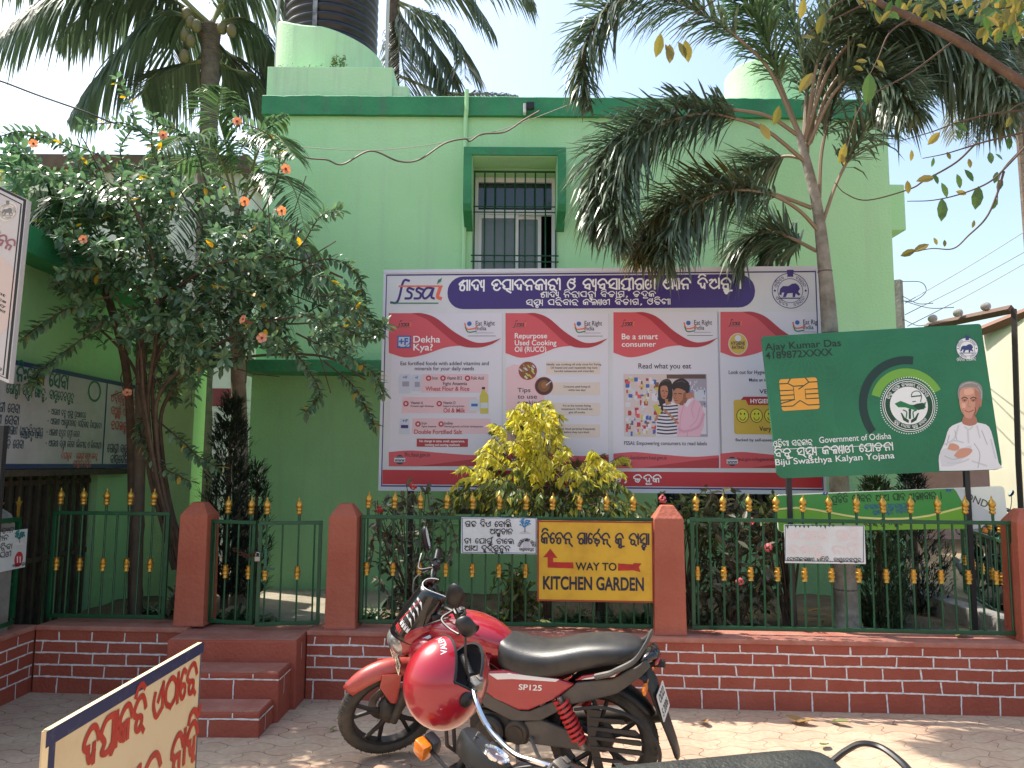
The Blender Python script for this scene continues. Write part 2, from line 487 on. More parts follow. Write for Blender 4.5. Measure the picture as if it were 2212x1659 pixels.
def fence_panel(label, p0, p1, zb, zt, nb, first_fin=True, name='fence_panel', group='green bar fence panels', post=.014, cat='fence'):
    """bars between p0 and p1 (xy), nb bars; every second one carries a finial and a collar"""
    p0, p1 = Vector(p0), Vector(p1); L_ = (p1 - p0).length
    t = thing(name, label, cat, (p0.x, p0.y, 0), math.atan2(p1.y - p0.y, p1.x - p0.x), group)
    for z, hh in ((zt, .026), (zb, .026)):
        b = MB(); b.box((L_ / 2, 0, z), (L_, .022, hh), bev=.003); b.build('rail', M_FENCE, t)
    for x in (post, L_ - post):
        b = MB(); b.box((x, .001, (zb + zt) / 2), (.026, .026, zt - zb - .027), bev=.003); b.build('end_post', M_FENCE, t)
    for i in range(nb):
        x = L_ * (i + .5) / nb; fin = (i % 2 == 0) == first_fin
        b = MB(); top = zt + .062 if fin else zt - .014
        b.tube([(x + rnd(-.002, .002), 0, zb + .014), (x, 0, zt - .014)], .0072, 6)
        if fin: b.tube([(x, 0, zt + .014), (x, 0, top)], .010, 8)
        o = b.build('bar', M_FENCE, t)
        if fin:
            put('finial', FM, o, (x, 0, top - .004), (rnd(-.05, .05), rnd(-.05, .05), rnd(0, 3)))
            put('collar', CM, o, (x, 0, zb + (zt - zb) * .50))
    return t
def wpx(x, y, Y): p = at(x, y, Y); return (p.x, p.y)
FB, FT = .50, 1.225
def wline(x2212, d=.13):
    """point on the fence line seen at column x"""
    s = 0.0
    r = ray(x2212, 1230); 
    # solve CAM + r*t on the line WO + WA*s + WB*d
    o = WO + WB * d - Vector((0, 0, 0))
    k = (WB.x * o.x + WB.y * o.y) / (WB.x * r.x + WB.y * r.y)
    p = r * k; return (p.x, p.y)
fence_panel('long green bar fence with gold finials right of the yellow sign', wline(1492), wline(2196), FB, FT + .005, 24)
fence_panel('green bar fence with gold finials behind the yellow and white signs', wline(778), wline(1413), FB, FT, 22)
fence_panel('green bar fence with gold finials left of the gate by the bamboo pole', wline(108), wline(362), FB, FT + .005, 10)
def leaf_gate(label, p0, p1, nb, ff):
    t = fence_panel(label, p0, p1, ZW + .03, 1.18, nb, ff, 'gate_leaf', 'green gate leaves', cat='gate')
    return t
a, b_ = wline(450), wline(557); c, d_ = wline(566), wline(694)
g1 = leaf_gate('left green gate leaf held by the chain', a, (b_[0], b_[1] + .03 - .10), 4, False)
g2 = leaf_gate('right green gate leaf carrying the padlock and latch', (c[0], c[1] - .11), d_, 4, True)
lt = MB(); lt.box((.055, -.012, .93), (.018, .014, .15)); lt.box((.085, -.012, .862), (.07, .014, .016)); lt.build('latch', mat('teal latch paint', (.01, .10, .06), .5), g2)
ch = thing('padlock_chain', 'rusty chain and small padlock tying the two gate leaves', 'chain', (c[0], c[1] - .11, .97))
lk = MB()
for i in range(9):
    q = i / 8
    cpt = Vector((-.16 + .16 * q, .015 - .03 * q + (.012 if i % 2 else -.012), .025 - .06 * q * (1 - q) * 2 - .02 * q))
    pts = [cpt + Vector((.017 * math.cos(k), .006 * math.sin(k) * (i % 2), .010 * math.sin(k))) for k in [j * math.pi / 4 for j in range(9)]]
    lk.tube(pts, .0035, 5)
lk.build('chain_links', mat('rusty chain', (.09, .04, .02), .7, metal=.5), ch)
pl = MB(); pl.box((.01, -.03, -.035), (.04, .018, .036), bev=.006); pl.build('lock_body', mat('grey lock steel', (.3, .29, .27), .35, metal=.8), ch)
pl = MB(); pl.tube([(-.003, -.03, -.018), (-.003, -.03, 0), (.003, -.03, .009), (.017, -.03, .009), (.023, -.03, 0), (.023, -.03, -.018)], .0035, 6); pl.build('shackle', mat('bright shackle', (.5, .5, .5), .25, metal=1), ch)

# old return fence with fleur finials, on the left return wall
rf = thing('fence_panel', 'old green mesh fence with gold fleur finials on the left return wall', 'fence', (-3.43, 4.0, 0), 0)
for z in (.50, .76, .90, 1.20):
    q = MB(); q.box((0, .72, z), (.014 if z not in (.5, 1.2) else .026, 1.44, .014 if z not in (.5, 1.2) else .03)); q.build('rail', M_FENCE, rf)
for i in range(15):
    q = MB(); q.tube([(.001, .05 + i * .098, .515), (.001, .05 + i * .098, 1.187)], .007, 6); q.build('bar', M_FENCE, rf)
q = MB(); q.box((0, 1.43, .86), (.03, .03, .66)); q.build('end_post', M_FENCE, rf)
for i in range(8):
    y = .05 + i * .196
    q = MB(); q.prism([(-.008, 0), (.008, 0), (.010, .07), (.020, .095), (.035, .11), (.012, .100), (0, .14), (-.012, .100), (-.035, .11), (-.020, .095), (-.010, .07)], -.005, .005, 'X', Matrix.Translation((0, y, 1.215)))
    q.build('fleur_finial', M_GOLD, rf)
cp = thing('concrete_pillar', 'weathered grey concrete gate post behind the left return fence', 'pillar', (-3.62, 5.30, 0))
q = MB(); q.prism([(-.2, 0), (.2, 0), (.2, 1.17), (.17, 1.24), (.10, 1.28), (.04, 1.32), (-.04, 1.32), (-.10, 1.28), (-.17, 1.24), (-.2, 1.17)], -.09, .09, 'Y'); o = q.build('pillar_body', M_CONC, cp)
mm = o.modifiers.new('bev', 'BEVEL'); mm.width = .012; mm.segments = 2
# ------------------------------------------------------------------ the green building
DB = 7.7
def fx(x, y=500): return at(x, y, DB).x
def fz(y, x=1106): return at(x, y, DB).z
bl = thing('green_building', 'two storey lime green building with dark green parapet behind the fence', 'building', (0, DB, 0))
BX0, BX1 = at(568, 400, DB).x, at(1922, 400, DB).x
ZP1, ZP0 = fz(212), fz(254)
ZS1, ZS0 = at(680, 779, DB).z, at(680, 812, DB).z
BD = 7.0
def bbox(name, x0, x1, y0, y1, z0, z1, m, bev=0):
    b = MB(); b.box(((x0 + x1) / 2, (y0 + y1) / 2 - DB, (z0 + z1) / 2), (x1 - x0, y1 - y0, z1 - z0), bev=bev); return b.build(name, m, bl)
def rect_wall(name, x0, x1, z0, z1, y, holes, m, thick=.2):
    """wall with rectangular openings: grid of boxes welded as one mesh"""
    xs = sorted({x0, x1, *[h[0] for h in holes], *[h[1] for h in holes]}); zs = sorted({z0, z1, *[h[2] for h in holes], *[h[3] for h in holes]})
    b = MB(); vid = {}
    def V(i, j, k):
        if (i, j, k) not in vid: vid[(i, j, k)] = len(b.v); b.v.append((xs[i], y - DB + (thick if k else 0), zs[j]))
        return vid[(i, j, k)]
    def solid(i, j):
        if not (0 <= i < len(xs) - 1 and 0 <= j < len(zs) - 1): return False
        cx, cz = (xs[i] + xs[i + 1]) / 2, (zs[j] + zs[j + 1]) / 2
        return not any(h[0] < cx < h[1] and h[2] < cz < h[3] for h in holes)
    for i in range(len(xs) - 1):
        for j in range(len(zs) - 1):
            if not solid(i, j): continue
            b.f.append((V(i, j, 0), V(i + 1, j, 0), V(i + 1, j + 1, 0), V(i, j + 1, 0)))
            b.f.append((V(i, j, 1), V(i, j + 1, 1), V(i + 1, j + 1, 1), V(i + 1, j, 1)))
            for di, dj, e in ((-1, 0, ((i, j), (i, j + 1))), (1, 0, ((i + 1, j), (i + 1, j + 1))), (0, -1, ((i, j), (i + 1, j))), (0, 1, ((i, j + 1), (i + 1, j + 1)))):
                if not solid(i + di, j + dj):
                    (p, q) = e; b.f.append((V(*p, 0), V(*q, 0), V(*q, 1), V(*p, 1)))
    return b.build(name, m, bl)
WX0, WX1 = at(1021, 450, DB).x, at(1204, 450, DB).x
WZ1, WZ0 = fz(376), fz(640)
rect_wall('upper_wall', BX0, BX1, ZS0 + .022, ZP0, DB, [(WX0, WX1, WZ0, WZ1)], M_WALL)
LX0 = at(536, 1000, DB).x
LW = [(at(985, 1050, DB).x, at(1092, 1050, DB).x, fz(1112), fz(860)), (at(1420, 1050, DB).x, at(1598, 1050, DB).x, at(1500, 1122, DB).z, fz(860)), (at(1618, 1050, DB).x, at(1672, 1050, DB).x, at(1500, 1122, DB).z, fz(860))]
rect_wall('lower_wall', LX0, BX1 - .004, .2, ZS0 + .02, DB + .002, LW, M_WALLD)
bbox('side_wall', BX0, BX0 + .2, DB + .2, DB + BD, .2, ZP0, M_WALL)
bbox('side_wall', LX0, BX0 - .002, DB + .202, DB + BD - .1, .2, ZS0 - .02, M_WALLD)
bbox('side_wall', BX1 - .2, BX1 - .002, DB + .2, DB + BD, .2, ZP0, M_WALL)
bbox('back_wall', BX0 + .2, BX1 - .2, DB + BD - .2, DB + BD, .2, ZP0, M_WALL)
bbox('roof', BX0 + .05, BX1 - .05, DB + .05, DB + BD - .05, ZP0 - .25, ZP0 - .1, M_CONC)
bbox('floor_slab', LX0 + .03, BX1 - .2, DB + .21, DB + BD - .2, ZS0, ZS1 - .03, M_CONC)
def parapet(x0, x1, y0, y1):
    b = MB(); n = 90
    ring = []
    for i in range(n + 1):
        x = x0 + (x1 - x0) * i / n; e = .012 * mnoise.noise((x * 3.1, 0, 1)) + .006 * mnoise.noise((x * 14, 2, 1)); f_ = .006 * mnoise.noise((x * 5, 9, 4))
        ring.append([(x, y0 - DB, ZP0 + f_), (x, y0 - DB, ZP1 - .015 + e), (x, y0 + .02 - DB, ZP1 + e), (x, y1 - .02 - DB, ZP1 + e), (x, y1 - DB, ZP1 - .02), (x, y1 - DB, ZP0)])
    b.loft(ring); return b.build('parapet_band', M_BAND, bl)
parapet(BX0 - .03, BX1 + .03, DB - .05, DB + .13)
bbox('parapet_band', BX0 - .03, BX0 + .1, DB + .13, DB + BD, ZP0, ZP1 - .01, M_BAND)
bbox('parapet_band', BX1 - .1, BX1 + .03, DB + .13, DB + BD, ZP0, ZP1 - .01, M_BAND)
bbox('sunshade', LX0 - .06, at(1500, 800, 7.4).x, DB - .32, DB - .002, ZS0, ZS1 - .03, M_BAND, .01)
bbox('sunshade', LX0 - .06, BX0 - .002, DB - .002, DB + 3, ZS0, ZS1 - .03, M_BAND)
# plinth for the water tank
px0, px1, px2 = at(576, 180, DB + .1).x, at(848, 180, DB + .1).x, at(882, 180, DB + .1).x
pz1, pz2 = at(700, 144, DB + .1).z, at(860, 172, DB + .1).z
bbox('tank_platform', px0, px1, DB + .1, DB + 2.1, ZP1 - .1, pz1, M_PLINTH, .012)
bbox('tank_platform', px1 - .006, px2, DB + .12, DB + .7, ZP1 - .1, pz2 - .06, M_PLINTH, .012)
bbox('tank_platform', px1 - .008, px2 - .05, DB + .5, DB + 1.9, ZP1 - .12, pz1 - .02, M_PLINTH, .012)
TD = 8.85
tcx = at(716, 50, TD).x
tr = (at(815, 50, TD).x - at(616, 50, TD).x) / 2
def drum(cx, cy, r, z0, zf, name='tank_plinth'):
    b = MB(); n = 64; th = .11
    o_, i_ = [], []
    for k in range(n + 1):
        a = 2 * math.pi * k / n; x, y = math.sin(a), -math.cos(a)
        zt = zf(a)
        o_.append([(cx + x * (r), cy + y * r - DB, z0), (cx + x * r, cy + y * r - DB, zt), (cx + x * (r - .02), cy + y * (r - .02) - DB, zt + .02), (cx + x * (r - th), cy + y * (r - th) - DB, zt + .01), (cx + x * (r - th), cy + y * (r - th) - DB, z0)])
    b.loft(o_, cap=False); return b.build(name, M_PLINTH, bl, smooth=True)
pf = at(700, 52, TD - .6).z
drum(tcx, TD, tr + .07, pz1 - .01, lambda a: pf - .05 + .32 * math.sin(a) ** 2 - .42 * max(0, math.sin(a)) ** 1.6)
gcx = at(1680, 170, 8.8).x
drum(gcx, 8.8, .62, ZP1 - .1, lambda a: at(1640, 128, 8.2).z - .1 * math.sin(a))
bbox('tank_platform', gcx - .8, gcx + .85, DB + .35, DB + 2.2, ZP1 - .12, ZP1 + .03, M_PLINTH)
# grey bare render patch on the left of the plinth and vertical pipes
for x, y0 in ((598, 80), (836, 90)):
    p = at(x, 120, TD - .25); q = MB(); q.tube([(p.x, p.y - DB, pz1 - .02), (p.x - .005, p.y - DB, pz1 + 1.0), (p.x + .01, p.y - DB, pz1 + 2.2)], .02, 8); q.build('water_pipe', mat('grey pvc pipe', (.5, .52, .5), .5), bl)
p = at(1006, 300, DB); q = MB(); q.tube([(p.x, -.045, ZS1), (p.x, -.045, ZP0 - .03), (p.x + .01, -.075, ZP0 + .05), (p.x + .01, -.075, ZP1 + .05)], .022, 8); q.build('drain_pipe', M_WALL, bl)
p = at(1560, 1090, DB)
for xx in (984, 1300, 1612):
    p = at(xx, 1090, DB); q = MB(); q.tube([(p.x - .08, -.04, .2), (p.x - .08, -.04, ZS0)], .03, 8); q.build('drain_pipe', M_WALLD, bl)
q = MB(); q.tube([(at(900, 1132, DB).x, -.03, fz(1132)), (at(1180, 1132, DB).x, -.03, fz(1134))], .012, 6); q.build('water_pipe', M_WALLD, bl)
# window hood on the facade
HD = DB - .34
hx0, hx1 = at(1001, 350, HD).x, at(1223, 350, HD).x
hz1, hz2 = at(1106, 317, HD).z, at(1106, 440, HD).z
hw = .085
b = MB(); b.box(((hx0 + hx1) / 2, -.171, hz1 - hw / 2), (hx1 - hx0, .338, hw), bev=.006); hood = b.build('window_hood', M_BAND, bl)
for x0 in (hx0, hx1 - hw):
    b = MB(); b.prism([(-.34, hz1 - hw + .001), (-.002, hz1 - hw + .001), (-.002, hz2 - .18), (-.30, hz2 - .06), (-.34, hz2)], x0, x0 + hw, 'X'); b.build('hood_fin', M_BAND, hood)
for x0, x1 in ((hx0 + hw, hx0 + hw + .004), (hx1 - hw - .004, hx1 - hw)):
    b = MB(); b.prism([(-.325, hz1 - hw - .005), (-.004, hz1 - hw - .005), (-.004, hz2 - .19), (-.29, hz2 - .02)], x0, x1, 'X'); b.build('hood_lining', M_WALL, hood)
b = MB(); b.box(((hx0 + hx1) / 2, -.165, hz1 - hw - .004), (hx1 - hx0 - 2 * hw - .01, .31, .006)); b.build('hood_lining', M_WALL, hood)
# upper window
wn_ = MB(); FWd = .05
def fr(mb, x0, x1, z0, z1, y, w=.05, d=.06):
    mb.box(((x0 + x1) / 2, y, z1 - w / 2), (x1 - x0, d, w)); mb.box(((x0 + x1) / 2, y, z0 + w / 2), (x1 - x0, d, w))
    mb.box((x0 + w / 2, y, (z0 + z1) / 2), (w, d, z1 - z0 - 2 * w)); mb.box((x1 - w / 2, y, (z0 + z1) / 2), (w, d, z1 - z0 - 2 * w))
zt = fz(452)
fr(wn_, WX0 + .003, WX1 - .003, WZ0 + .003, WZ1 - .003, .12)
wn_.box(((WX0 + WX1) / 2, .12, zt), (WX1 - WX0 - .1, .058, .05))
win = wn_.build('window', M_WHITEP, bl)
xA, xB = at(1116, 520, DB).x, at(1170, 520, DB).x
q = MB(); fr(q, WX0 + .055, xA + .02, WZ0 + .05, zt - .027, .115, .035, .03); q.build('sash', M_WHITEP, win)
q = MB(); fr(q, xA - .015, xB, WZ0 + .05, zt - .027, .148, .035, .03); q.build('sash', M_WHITEP, win)
M_GREYG = mat('dusty sliding glass', (.10, .12, .12), .22, spec=.7, col2=(.14, .155, .15), nscale=1.5)
q = MB(); q.box(((WX0 + WX1) / 2, .125, (zt + WZ1) / 2), (WX1 - WX0 - .1, .008, WZ1 - zt - .1)); q.build('pane', M_GLASS, win)
q = MB(); q.box(((WX0 + xA) / 2 + .03, .115, (zt + WZ0) / 2), (xA - WX0 - .1, .006, zt - WZ0 - .13)); q.build('pane', M_GREYG, win)
q = MB(); q.box(((xA + xB) / 2, .148, (zt + WZ0) / 2), (xB - xA - .06, .006, zt - WZ0 - .13)); q.build('pane', M_GREYG, win)
bbox('dark_room', WX0 - .02, WX1 + .02, DB + .6, DB + .62, WZ0 - .05, WZ1 + .05, M_DARK)
q = MB()
for i in range(9):
    x = WX0 + .02 + (WX1 - WX0 - .04) * i / 8; q.tube([(x, -.035, fz(374)), (x, -.035, WZ0 - .02)], .0075, 5)
for z in (fz(376), fz(450), fz(462), fz(555), fz(568), fz(374) - .001):
    q.tube([(WX0 - .01, -.048, z), (WX1 + .01, -.048, z)], .0075, 5)
q.build('window_grill', M_FENCE, bl)
# lower windows
for k, (x0, x1, z0, z1) in enumerate(LW):
    q = MB(); fr(q, x0 + .003, x1 - .003, z0 + .003, z1 - .003, .1, .05, .06); q.box(((x0 + x1) / 2, .1, (z0 + z1) / 2), (.04, .055, z1 - z0 - .1))
    w = q.build('window', M_WOODD, bl)
    q = MB(); q.box(((x0 + x1) / 2, .12, (z0 + z1) / 2), (x1 - x0 - .08, .006, z1 - z0 - .08)); q.build('pane', M_GLASS, w)
    q = MB()
    for i in range(max(3, int((x1 - x0) / .11))): 
        xx = x0 + .06 + (x1 - x0 - .12) * i / max(2, int((x1 - x0) / .11) - 1); q.tube([(xx, .03, z0), (xx, .03, z1)], .006, 5)
    q.build('window_grill', M_BLACK, w)
# side sunshade on the right flank
s0, s1 = at(1924, 398, DB + .4), at(1958, 497, DB + .4)
bbox('sunshade', BX1 - .001, s1.x, DB + .4, DB + 1.8, s1.z, s0.z, M_WALL, .01)

# water tank
tk = thing('water_tank', 'black ribbed plastic water tank on the roof plinth', 'tank', (tcx, TD, pz1))
prof = [(tr - .05, 0)]
z = .0; 
while z < 1.75:
    prof += [(tr - .035, z + .01), (tr - .012, z + .03), (tr, z + .055), (tr - .012, z + .08), (tr - .035, z + .098)]; z += .108
prof += [(tr - .1, z + .1), (tr * .45, z + .25), (tr * .4, z + .32), (0, z + .33)]
MB().lathe(prof, n=64).build('tank_shell', mat('black tank plastic', (.012, .013, .018), .32, col2=(.02, .021, .026), nscale=3), tk, smooth=True, angle=70)
q = MB(); q.box((-.05, -tr - .004, 1.0), (.05, .012, 1.5)); q.build('mould_seam', mat('white drip streak', (.35, .36, .38), .5, col2=(.08, .08, .09), nscale=9), tk)
# weed growing on the plinth ledge is built with the plants

# ------------------------------------------------------------------ left wing with the service board
lw = thing('green_wing', 'single storey green side wing behind the left service board', 'building', (-3.6, 6, 0))
def lbox(name, x0, x1, y0, y1, z0, z1, m, bev=0):
    b = MB(); b.box(((x0 + x1) / 2 + 3.6, (y0 + y1) / 2 - 6, (z0 + z1) / 2), (x1 - x0, y1 - y0, z1 - z0), bev=bev); return b.build(name, m, lw)
DY0, DY1, DZ1 = 5.25, 6.75, 1.50
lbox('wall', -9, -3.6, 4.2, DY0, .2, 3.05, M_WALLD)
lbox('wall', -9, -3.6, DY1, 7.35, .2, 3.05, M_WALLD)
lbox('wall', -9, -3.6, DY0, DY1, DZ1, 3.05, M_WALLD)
M_ENDW = mat('yellow green end wall', (.36, .60, .25), .8, col2=(.42, .64, .30), nscale=1.6, bump=.3)
lbox('end_wall', -9, -3.04, 7.352, 7.62, .2, 2.75, M_ENDW)
lbox('roof_band', -9, -3.38, 4.0, 7.6, 3.05, 3.25, M_BAND, .01)
lbox('dark_room', -5.2, -5.15, DY0 - .2, DY1 + .2, .2, 2, M_DARK)
lbox('lintel', -3.64, -3.56, DY0 - .05, DY1 + .05, DZ1 - .0, DZ1 + .09, mat('mossy lintel', (.10, .11, .05), .9, col2=(.05, .06, .03), nscale=7), .01)
gd = MB()
for i in range(13):
    y = DY0 + .06 + i * (DY1 - DY0 - .12) / 12 - 6
    gd.box((-.06, y, .2 + (DZ1 - .2) / 2), (.03, .03, DZ1 - .22))
for z in (.3, .85, 1.44): gd.box((-.062, (DY0 + DY1) / 2 - 6, z), (.02, DY1 - DY0 - .02, .04))
gd.box((-.10, DY0 + .5 - 6, .85), (.02, .9, 1.2))
gd.build('grille_door', M_WOODD, lw)

# ------------------------------------------------------------------ buildings further off
wb = thing('white_building', 'white building with brown roof edge and red band behind the palms', 'building', (-9, 12.5, 0))
M_WHW = mat('stained whitewash', (.62, .60, .56), .85, col2=(.42, .37, .32), nscale=1.2, contrast=(.48, .72))
q = MB(); q.box((0, 2, 3.2), (9.2, 5, 6.4)); q.build('wall', M_WHW, wb)
q = MB(); q.box((0, 2, 6.36), (9.6, 5.4, .22)); q.build('roof_edge', mat('brown roof edge', (.16, .10, .075), .8, col2=(.10, .07, .05)), wb)
q = MB(); q.box((0, -.502, 2.62), (9.2, .01, .28)); q.build('red_band', mat('red band paint', (.22, .04, .05), .8), wb)
q = MB(); 
for i in range(40): q.box((-1 + i * .14, -.53, 1.1), (.02, .02, .9))
for z in (.7, 1.1, 1.55): q.box((1.8, -.532, z), (5.6, .016, .03))
q.build('railing', M_STEEL, wb)
sh = thing('white_shed', 'cream shed wall with brown eave at the right edge', 'shed', (at(2170, 850, 10).x, 10, 0))
M_CREAM = mat('cream shed sheet', (.62, .58, .48), .7, col2=(.55, .50, .40), nscale=.8)
P0 = at(2120, 725, 10.6); P1 = at(2300, 640, 8.6)
q = MB(); n0 = [Vector((P.x, P.y, z)) - sh.location for P in (P0, P1) for z in (.3, P.z)]
q.add([n0[0], n0[2], n0[3], n0[1]] + [v + Vector((2.5, 3.0, 0)) for v in (n0[0], n0[2], n0[3], n0[1])], [(0, 1, 2, 3), (4, 7, 6, 5), (0, 4, 5, 1), (1, 5, 6, 2), (2, 6, 7, 3), (3, 7, 4, 0)]); q.build('wall', M_CREAM, sh)
q = MB(); q.tube([n0[1] + Vector((-.1, -.05, .03)), n0[3] + Vector((.1, -.05, .03))], .07, 4); q.build('eave', mat('rust brown eave', (.20, .10, .07), .8), sh)
pk = thing('pink_building', 'pale pink building with dark grille far right behind the sign posts', 'building', (at(2170, 1060, 12).x, 15, 0))
q = MB(); q.box((0, 1.5, 1.2), (7, 3, 2.2)); q.build('wall', mat('pale pink wall', (.62, .42, .42), .8, col2=(.55, .36, .36)), pk)
q = MB(); q.box((-1.2, -.01, 1.55), (1.6, .03, .35)); q.build('window', M_BLACK, pk)
q = MB(); q.box((0, -.15, 2.33), (7.2, 3.4, .10)); q.build('roof', M_CONC, pk)
# ------------------------------------------------------------------ lettering: Latin from the built-in font, Odia from brush strokes
_D = "15 06 18 4a 7a 98 a6"          # the round umbrella head most Odia letters share
GL = {
 'ଅ': (12, "18 39 48 36 14 22 50 81 b3", "36 58 79 86", "ba b0"), 'ଆ': (15, "18 39 48 36 14 22 50 81 b3", "36 58 79 86", "ba b0", "ea e0"),
 'ଇ': (10, _D, "15 34 55 74 62 41", "62 80"), 'ଉ': (10, _D, "15 34 22 40 70 92", "46 54 66"), 'ଏ': (9, "18 05 12 30 61 82", "8a 82", "8a 45"),
 'ଓ': (9, "6a 3a 06 12 40 72 84 66 37", "66 88 79 8b"), 'କ': (10, _D, "15 34 55 75", "75 70", "45 40", "15 03 11 31 34"), 'ଖ': (10, "5a 28 06 25 55 63 50 20 12 25", "36 59", "9a 90", "59 9a"),
 'ଗ': (10, "15 06 18 4a 9a", "9a 90", "15 34 55 73 60 30 22 34"), 'ଚ': (10, _D, "15 34 22 30 60 73 65 45"), 'ଛ': (10, _D, "15 34 45 34 22 40 42 53 42 60 82 74"), 'ଜ': (11, _D, "15 34 22 40 60 72 64 44", "72 74 95"),
 'ଞ': (11, _D, "15 34 55 73 51 22", "73 a0"), 'ଟ': (9, "99 5a 18 05 12 40 72 65 45"), 'ଠ': (10, "50 12 05 18 5a 98 a5 92 50"), 'ଡ': (10, _D, "15 34 22 40 60 82 74 53 45"),
 'ଣ': (11, "48 29 07 03 20 51 63 45 24", "45 68 9a", "aa a0"), 'ତ': (10, _D, "15 34 22 40 60 73 65 53"),
 'ଥ': (11, "18 39 48 36 14 22 50 81 93", "36 58 79 86", "93 86"), 'ଦ': (10, _D, "15 34", "35 33 41 51 73", "75 70"), 'ଧ': (11, "4a 17 05 13 40 82", "17 36 57", "6a 48 67 9a", "aa a0"), 'ନ': (10, _D, "05 24 44 74", "74 70", "34 22 20 30"),
 'ପ': (10, "15 06 18 4a 9a", "9a 90", "15 33 13 31 91"), 'ଫ': (12, "15 06 18 4a 9a", "9a 90", "15 33 13 31 91", "91 b4"), 'ବ': (10, _D, "15 34 55 75", "75 70", "34 22 51 71"), 'ଭ': (11, _D, "15 34 22 40 60 72 84", "34 54 52", "54 74"),
 'ମ': (10, "28 09 28 39 47 05 12 31 91", "47 69", "9a 90"), 'ଯ': (10, "15 06 18 4a 9a", "9a 90", "15 33 11 30 60 92"), 'ୟ': (10, "15 06 18 4a 9a", "9a 92", "15 33 11 30 60 92", "92 8- a0"), 'ର': (10, _D, "15 34 22 30 60 73 54 34", "61 9-"),
 'ଲ': (11, _D, "15 34 30", "34 55 50", "55 75 70", "98 a3 b0"), 'ଳ': (13, _D, "15 34 30", "34 55 50", "55 75 70", "ca c0"), 'ଶ': (11, "24 13 06 19 4a 78", "24 44 53 41 21", "78 aa", "aa a0"), 'ଷ': (10, "15 06 18 4a 9a", "9a 90", "15 33 21 40 91", "45 72"),
 'ସ': (10, "15 06 18 4a 9a", "9a 90", "15 23 66", "12 90"), 'ହ': (10, _D, "15 34", "35 33 41 51 73", "75 71 6- 8-"), 'ଘ': (11, "18 06 25 13 30 52 45", "52 80", "aa a0"), 'ଝ': (11, "18 06 25 13 30 52 45", "aa a0"), 'ଙ': (10, _D, "15 34 55 73 50 30", "73 94"),
 '।': (4, "2a 20"), ',': (4, "21 30 1-"), '.': (4, "20 21"), '-': (6, "14 54"), '(': (5, "4b 26 25 40"), ')': (5, "1b 36 35 10"), ':': (4, "22 23", "27 28"), '•': (5, "24 35 26 15 24"),
 '୧': (8, "22 32 31 22 06 29 59 76 62"), '୦': (8, "31 13 16 38 68 76 73 51 31"), ' ': (5,), '“': (7, "2b 19 28", "5b 49 58"), '”': (7, "18 29 2a", "48 59 5a"),
}
def _pt(c):
    x = int(c[0], 16); y = -1.5 if c[1] == '-' else int(c[1], 16)
    return (x * .1, y * .1)
